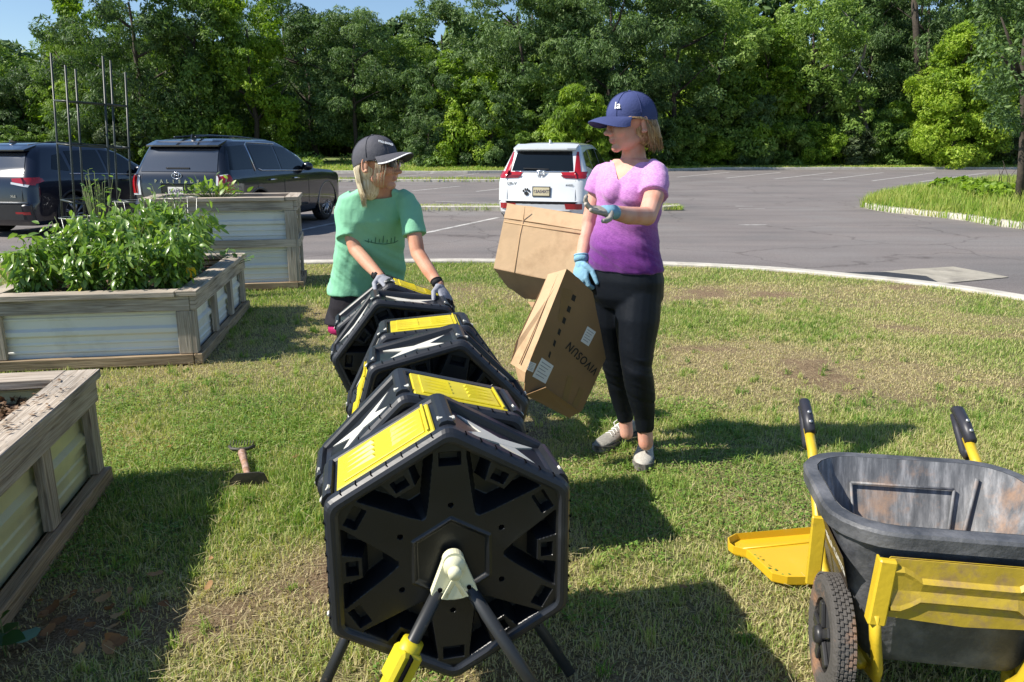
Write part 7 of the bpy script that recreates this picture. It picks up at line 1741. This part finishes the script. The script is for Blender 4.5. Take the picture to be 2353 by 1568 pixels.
for sd in (-1, 1):
    for i in range(22):
        f = rr.random(); y0_ = -.075+.05*f; st.append(([(sd*(.060+.012*f), y0_, .018), (sd*(.070+.010*f), y0_-.004, -.02), (sd*(.068+.008*f), y0_+.004, -.055), (sd*(.060+.008*f), y0_+.01, -.085-.03*rr.random())], .0016))
    for i in range(5): st.append(([(sd*(.02+.008*i), -.098, .018), (sd*(.026+.008*i), -.108, -.01), (sd*(.03+.008*i), -.104, -.04)], .0012))
hair_strands(gw, Mg, hs, st, m_hr2)
b = MB(); b.ell(Mg @ (Vector((0, .040, -.035))*hs), (.070*hs, .060*hs, .085*hs), Mg.to_3x3()); b.ell(Mg @ (Vector((0, .035, -.10))*hs), (.060*hs, .045*hs, .075*hs), Mg.to_3x3()); ho = b.build('hair_base', m_hr2, gw); remesh(ho, .006, 6)

# ================================================================ FLATTENED CARDBOARD
m_cb = pm('cardboard', (.50, .33, .185), .85, var=.08, vscale=5, col2=(.40, .25, .13), c2scale=4, c2lo=.5, c2hi=.8, bump=.15, bscale=30)
m_cbp = pm('shaded_printed_cardboard', (.27, .16, .07), .8, var=.10, vscale=5, col2=(.27, .155, .07), c2scale=4, c2lo=.5, c2hi=.8, bump=.15, bscale=30)  # printed side of the board, its shade mixed into the darker brown
m_cbin = pm('cardboard_inner', (.56, .385, .225), .85, var=.08, vscale=6, col2=(.45, .30, .17), c2scale=5, bump=.2, bscale=24)
m_tape = pm('brown_packing_tape', (.22, .13, .06), .3, var=.1); m_ink = pm('black_ink', (.02, .018, .015), .8); m_lab = pm('paper_label', (.74, .73, .70), .7, var=.04, rvar=.0)
def PLn(px_, py_, P0, n_):
    d = _dir(px_, py_); o_ = Vector((0, 0, CZ)); return o_+d*((P0-o_).dot(n_)/d.dot(n_))
SHO = Vector()
def sheet(mb, pts, th=.006):
    """polygonal board through world points, with thickness away from the camera, subdivided rim"""
    c = sum(pts, Vector())/len(pts); n_ = Vector()
    for i in range(len(pts)): n_ += (pts[i]-c).cross(pts[(i+1) % len(pts)]-c)
    n_.normalize()
    if n_.dot(Vector((0, 0, CZ))-c-SHO) < 0: n_ = -n_
    bk_ = [q-n_*th for q in pts]; k = len(pts)
    mb.add(pts+bk_, [tuple(range(k)), tuple(range(2*k-1, k-1, -1))]+[(i, k+i, k+(i+1) % k, (i+1) % k) for i in range(k)])
def ragged(pts, seed, a=.003, n=7):
    r_ = random.Random(seed); out = []
    for i in range(len(pts)):
        p0, p1 = pts[i], pts[(i+1) % len(pts)]
        for k in range(n):
            q_ = p0.lerp(p1, k/n); e = (p1-p0).normalized(); out.append(q_+(Vector((0, 0, 1))*r_.uniform(-a, a)+Vector((1, 0, 0))*r_.uniform(-a, a))*(0 if k == 0 else 1))
    return out
u = thing('cardboard_box', 'large flattened plain cardboard box held up beside the white car', 'box', tuple(P(1240, 580, 3.66)))
ou = u.location; SHO = Vector(ou)
nU = Vector((-.22, -.93, .28)).normalized(); PU = P(1240, 560, 3.64)
def U(x_, y_, off=0): return PLn(x_, y_, PU, nU)+nU*off-ou
b = MB(); sheet(b, [U(1158, 503), U(1352, 533), U(1345, 660), U(1296, 650), U(1134, 616)]); b.build('panel', m_cbin, u)
nT = Vector((-.15, -.80, .58)).normalized(); b = MB(); sheet(b, ragged([U(1165, 468)+Vector((0, .03, 0)), U(1352, 496)+Vector((0, .03, 0)), U(1352, 531), U(1158, 501)], 2, .002)); b.build('top_flap', m_cbin, u)
b = MB(); sheet(b, ragged([U(1134, 617), U(1297, 651), U(1262, 704)+Vector((.02, .12, 0)), U(1207, 700)+Vector((.0, .14, 0)), U(1165, 668)+Vector((0, .10, 0))], 3, .0015)); b.build('bottom_flap', m_cb, u)
b = MB(); sheet(b, [U(1213, 706)+Vector((.0, .13, 0)), U(1262, 706)+Vector((.02, .11, 0)), U(1242, 726)+Vector((.0, .11, 0)), U(1226, 722)+Vector((.0, .12, 0))]); b.build('torn_flap', m_cb, u)
b = MB(); b.tube([U(1203, 505, .001), U(1195, 540, .001), U(1182, 628, .001)], [.0022]*3, 5); b.build('crease', m_cb, u); b = MB(); b.tube([U(1159, 510, .001), U(1352, 541, .001)], [.003]*2, 5); b.build('crease', m_cb, u)
b = MB(); b.tube([U(1207, 476, .012), U(1203, 505, .002)], [.0022]*2, 5); b.build('crease', m_cb, u)
v = thing('cardboard_box', 'flattened printed cardboard box hanging tilted from the gloved hand with its lettering upside down', 'box', tuple(P(1290, 800, 3.3)))
ov = v.location; SHO = Vector(ov); nV = Vector((.46, -.86, -.10)).normalized(); PV = P(1302, 618, 3.34)
def V_(x_, y_, off=0): return PLn(x_, y_, PV, nV)+nV*off-ov
b = MB(); sheet(b, ragged([V_(1302, 618), V_(1330, 640), V_(1362, 672), V_(1378, 750), V_(1392, 824), V_(1337, 945), V_(1306, 960), V_(1205, 908), V_(1207, 857)], 5, .0012, 4)); b.build('panel', m_cbp, v)
fl = [V_(1302, 618), V_(1207, 857), V_(1183, 850)+Vector((-.02, .10, .0)), V_(1196, 800)+Vector((-.02, .10, 0)), V_(1272, 639)+Vector((-.02, .10, 0))]
b = MB(); sheet(b, fl); b.build('side_flap', m_cbin, v)
b = MB(); b.tube([V_(1290, 634)+Vector((-.01, .04, .008)), V_(1199, 846)+Vector((-.01, .04, .008))], [.003]*2, 5); b.build('crease', m_cbin, v)
b = MB(); sheet(b, [V_(1183, 852)+Vector((0, .08, 0)), V_(1207, 858), V_(1205, 878), V_(1192, 884)+Vector((0, .05, 0))]); b.build('torn_flap', m_cb, v)
b = MB(); sheet(b, [V_(1206, 908, .004), V_(1246, 884, .035), V_(1330, 945, .012), V_(1306, 960, .004)], .004); b.build('bottom_flap', m_cbp, v)
for q4 in (((1245, 822), (1272, 841), (1253, 882), (1223, 865)), ((1350, 750), (1369, 763), (1352, 796), (1334, 784)), ((1217, 830), (1232, 836), (1224, 856), (1211, 850))):
    b = MB(); sheet(b, [V_(x_, y_, .0015) for x_, y_ in q4], .001); pl_ = b.build('paper_label', m_lab, v)
    A_, B_, C_, D_ = [V_(x_, y_, .0022) for x_, y_ in q4]
    b = MB()
    for k_ in range(5):
        f0 = .15+.16*k_; sheet(b, [A_.lerp(D_, f0).lerp(B_.lerp(C_, f0), .12), A_.lerp(D_, f0).lerp(B_.lerp(C_, f0), .85-.1*(k_ % 3)), A_.lerp(D_, f0+.035).lerp(B_.lerp(C_, f0+.035), .85-.1*(k_ % 3)), A_.lerp(D_, f0+.035).lerp(B_.lerp(C_, f0+.035), .12)], .0003)
    b.build('label_print', pm('grey_ink', (.25, .25, .27), .8), pl_)
for q4 in (((1305, 862), (1318, 866), (1302, 930), (1290, 922)), ((1332, 890), (1343, 896), (1325, 940), (1312, 936)), ((1292, 660), (1318, 668), (1290, 740), (1282, 738))):
    b = MB(); sheet(b, [V_(x_, y_, .0010) for x_, y_ in q4], .0006); b.build('packing_tape', m_tape, v)
pa, pb = V_(1372, 857, .0016), V_(1303, 790, .0016); X_ = (pb-pa); M = frame((pa+pb)/2, X_, nV.cross(X_)); text_part('VIVOSUN', .054, M, m_ink, 'lettering', v, bold=.0006, sx=.92, sp=1.18)
for k in range(6):
    x_, y_ = 1316-k*10.5, 676+k*26; h_ = max(3, 8-k); b = MB(); sheet(b, [V_(x_, y_, .001), V_(x_+h_, y_+5, .001), V_(x_+h_-4, y_+18, .001), V_(x_-4, y_+13, .001)], .0005); b.build('printed_mark', m_ink, v)
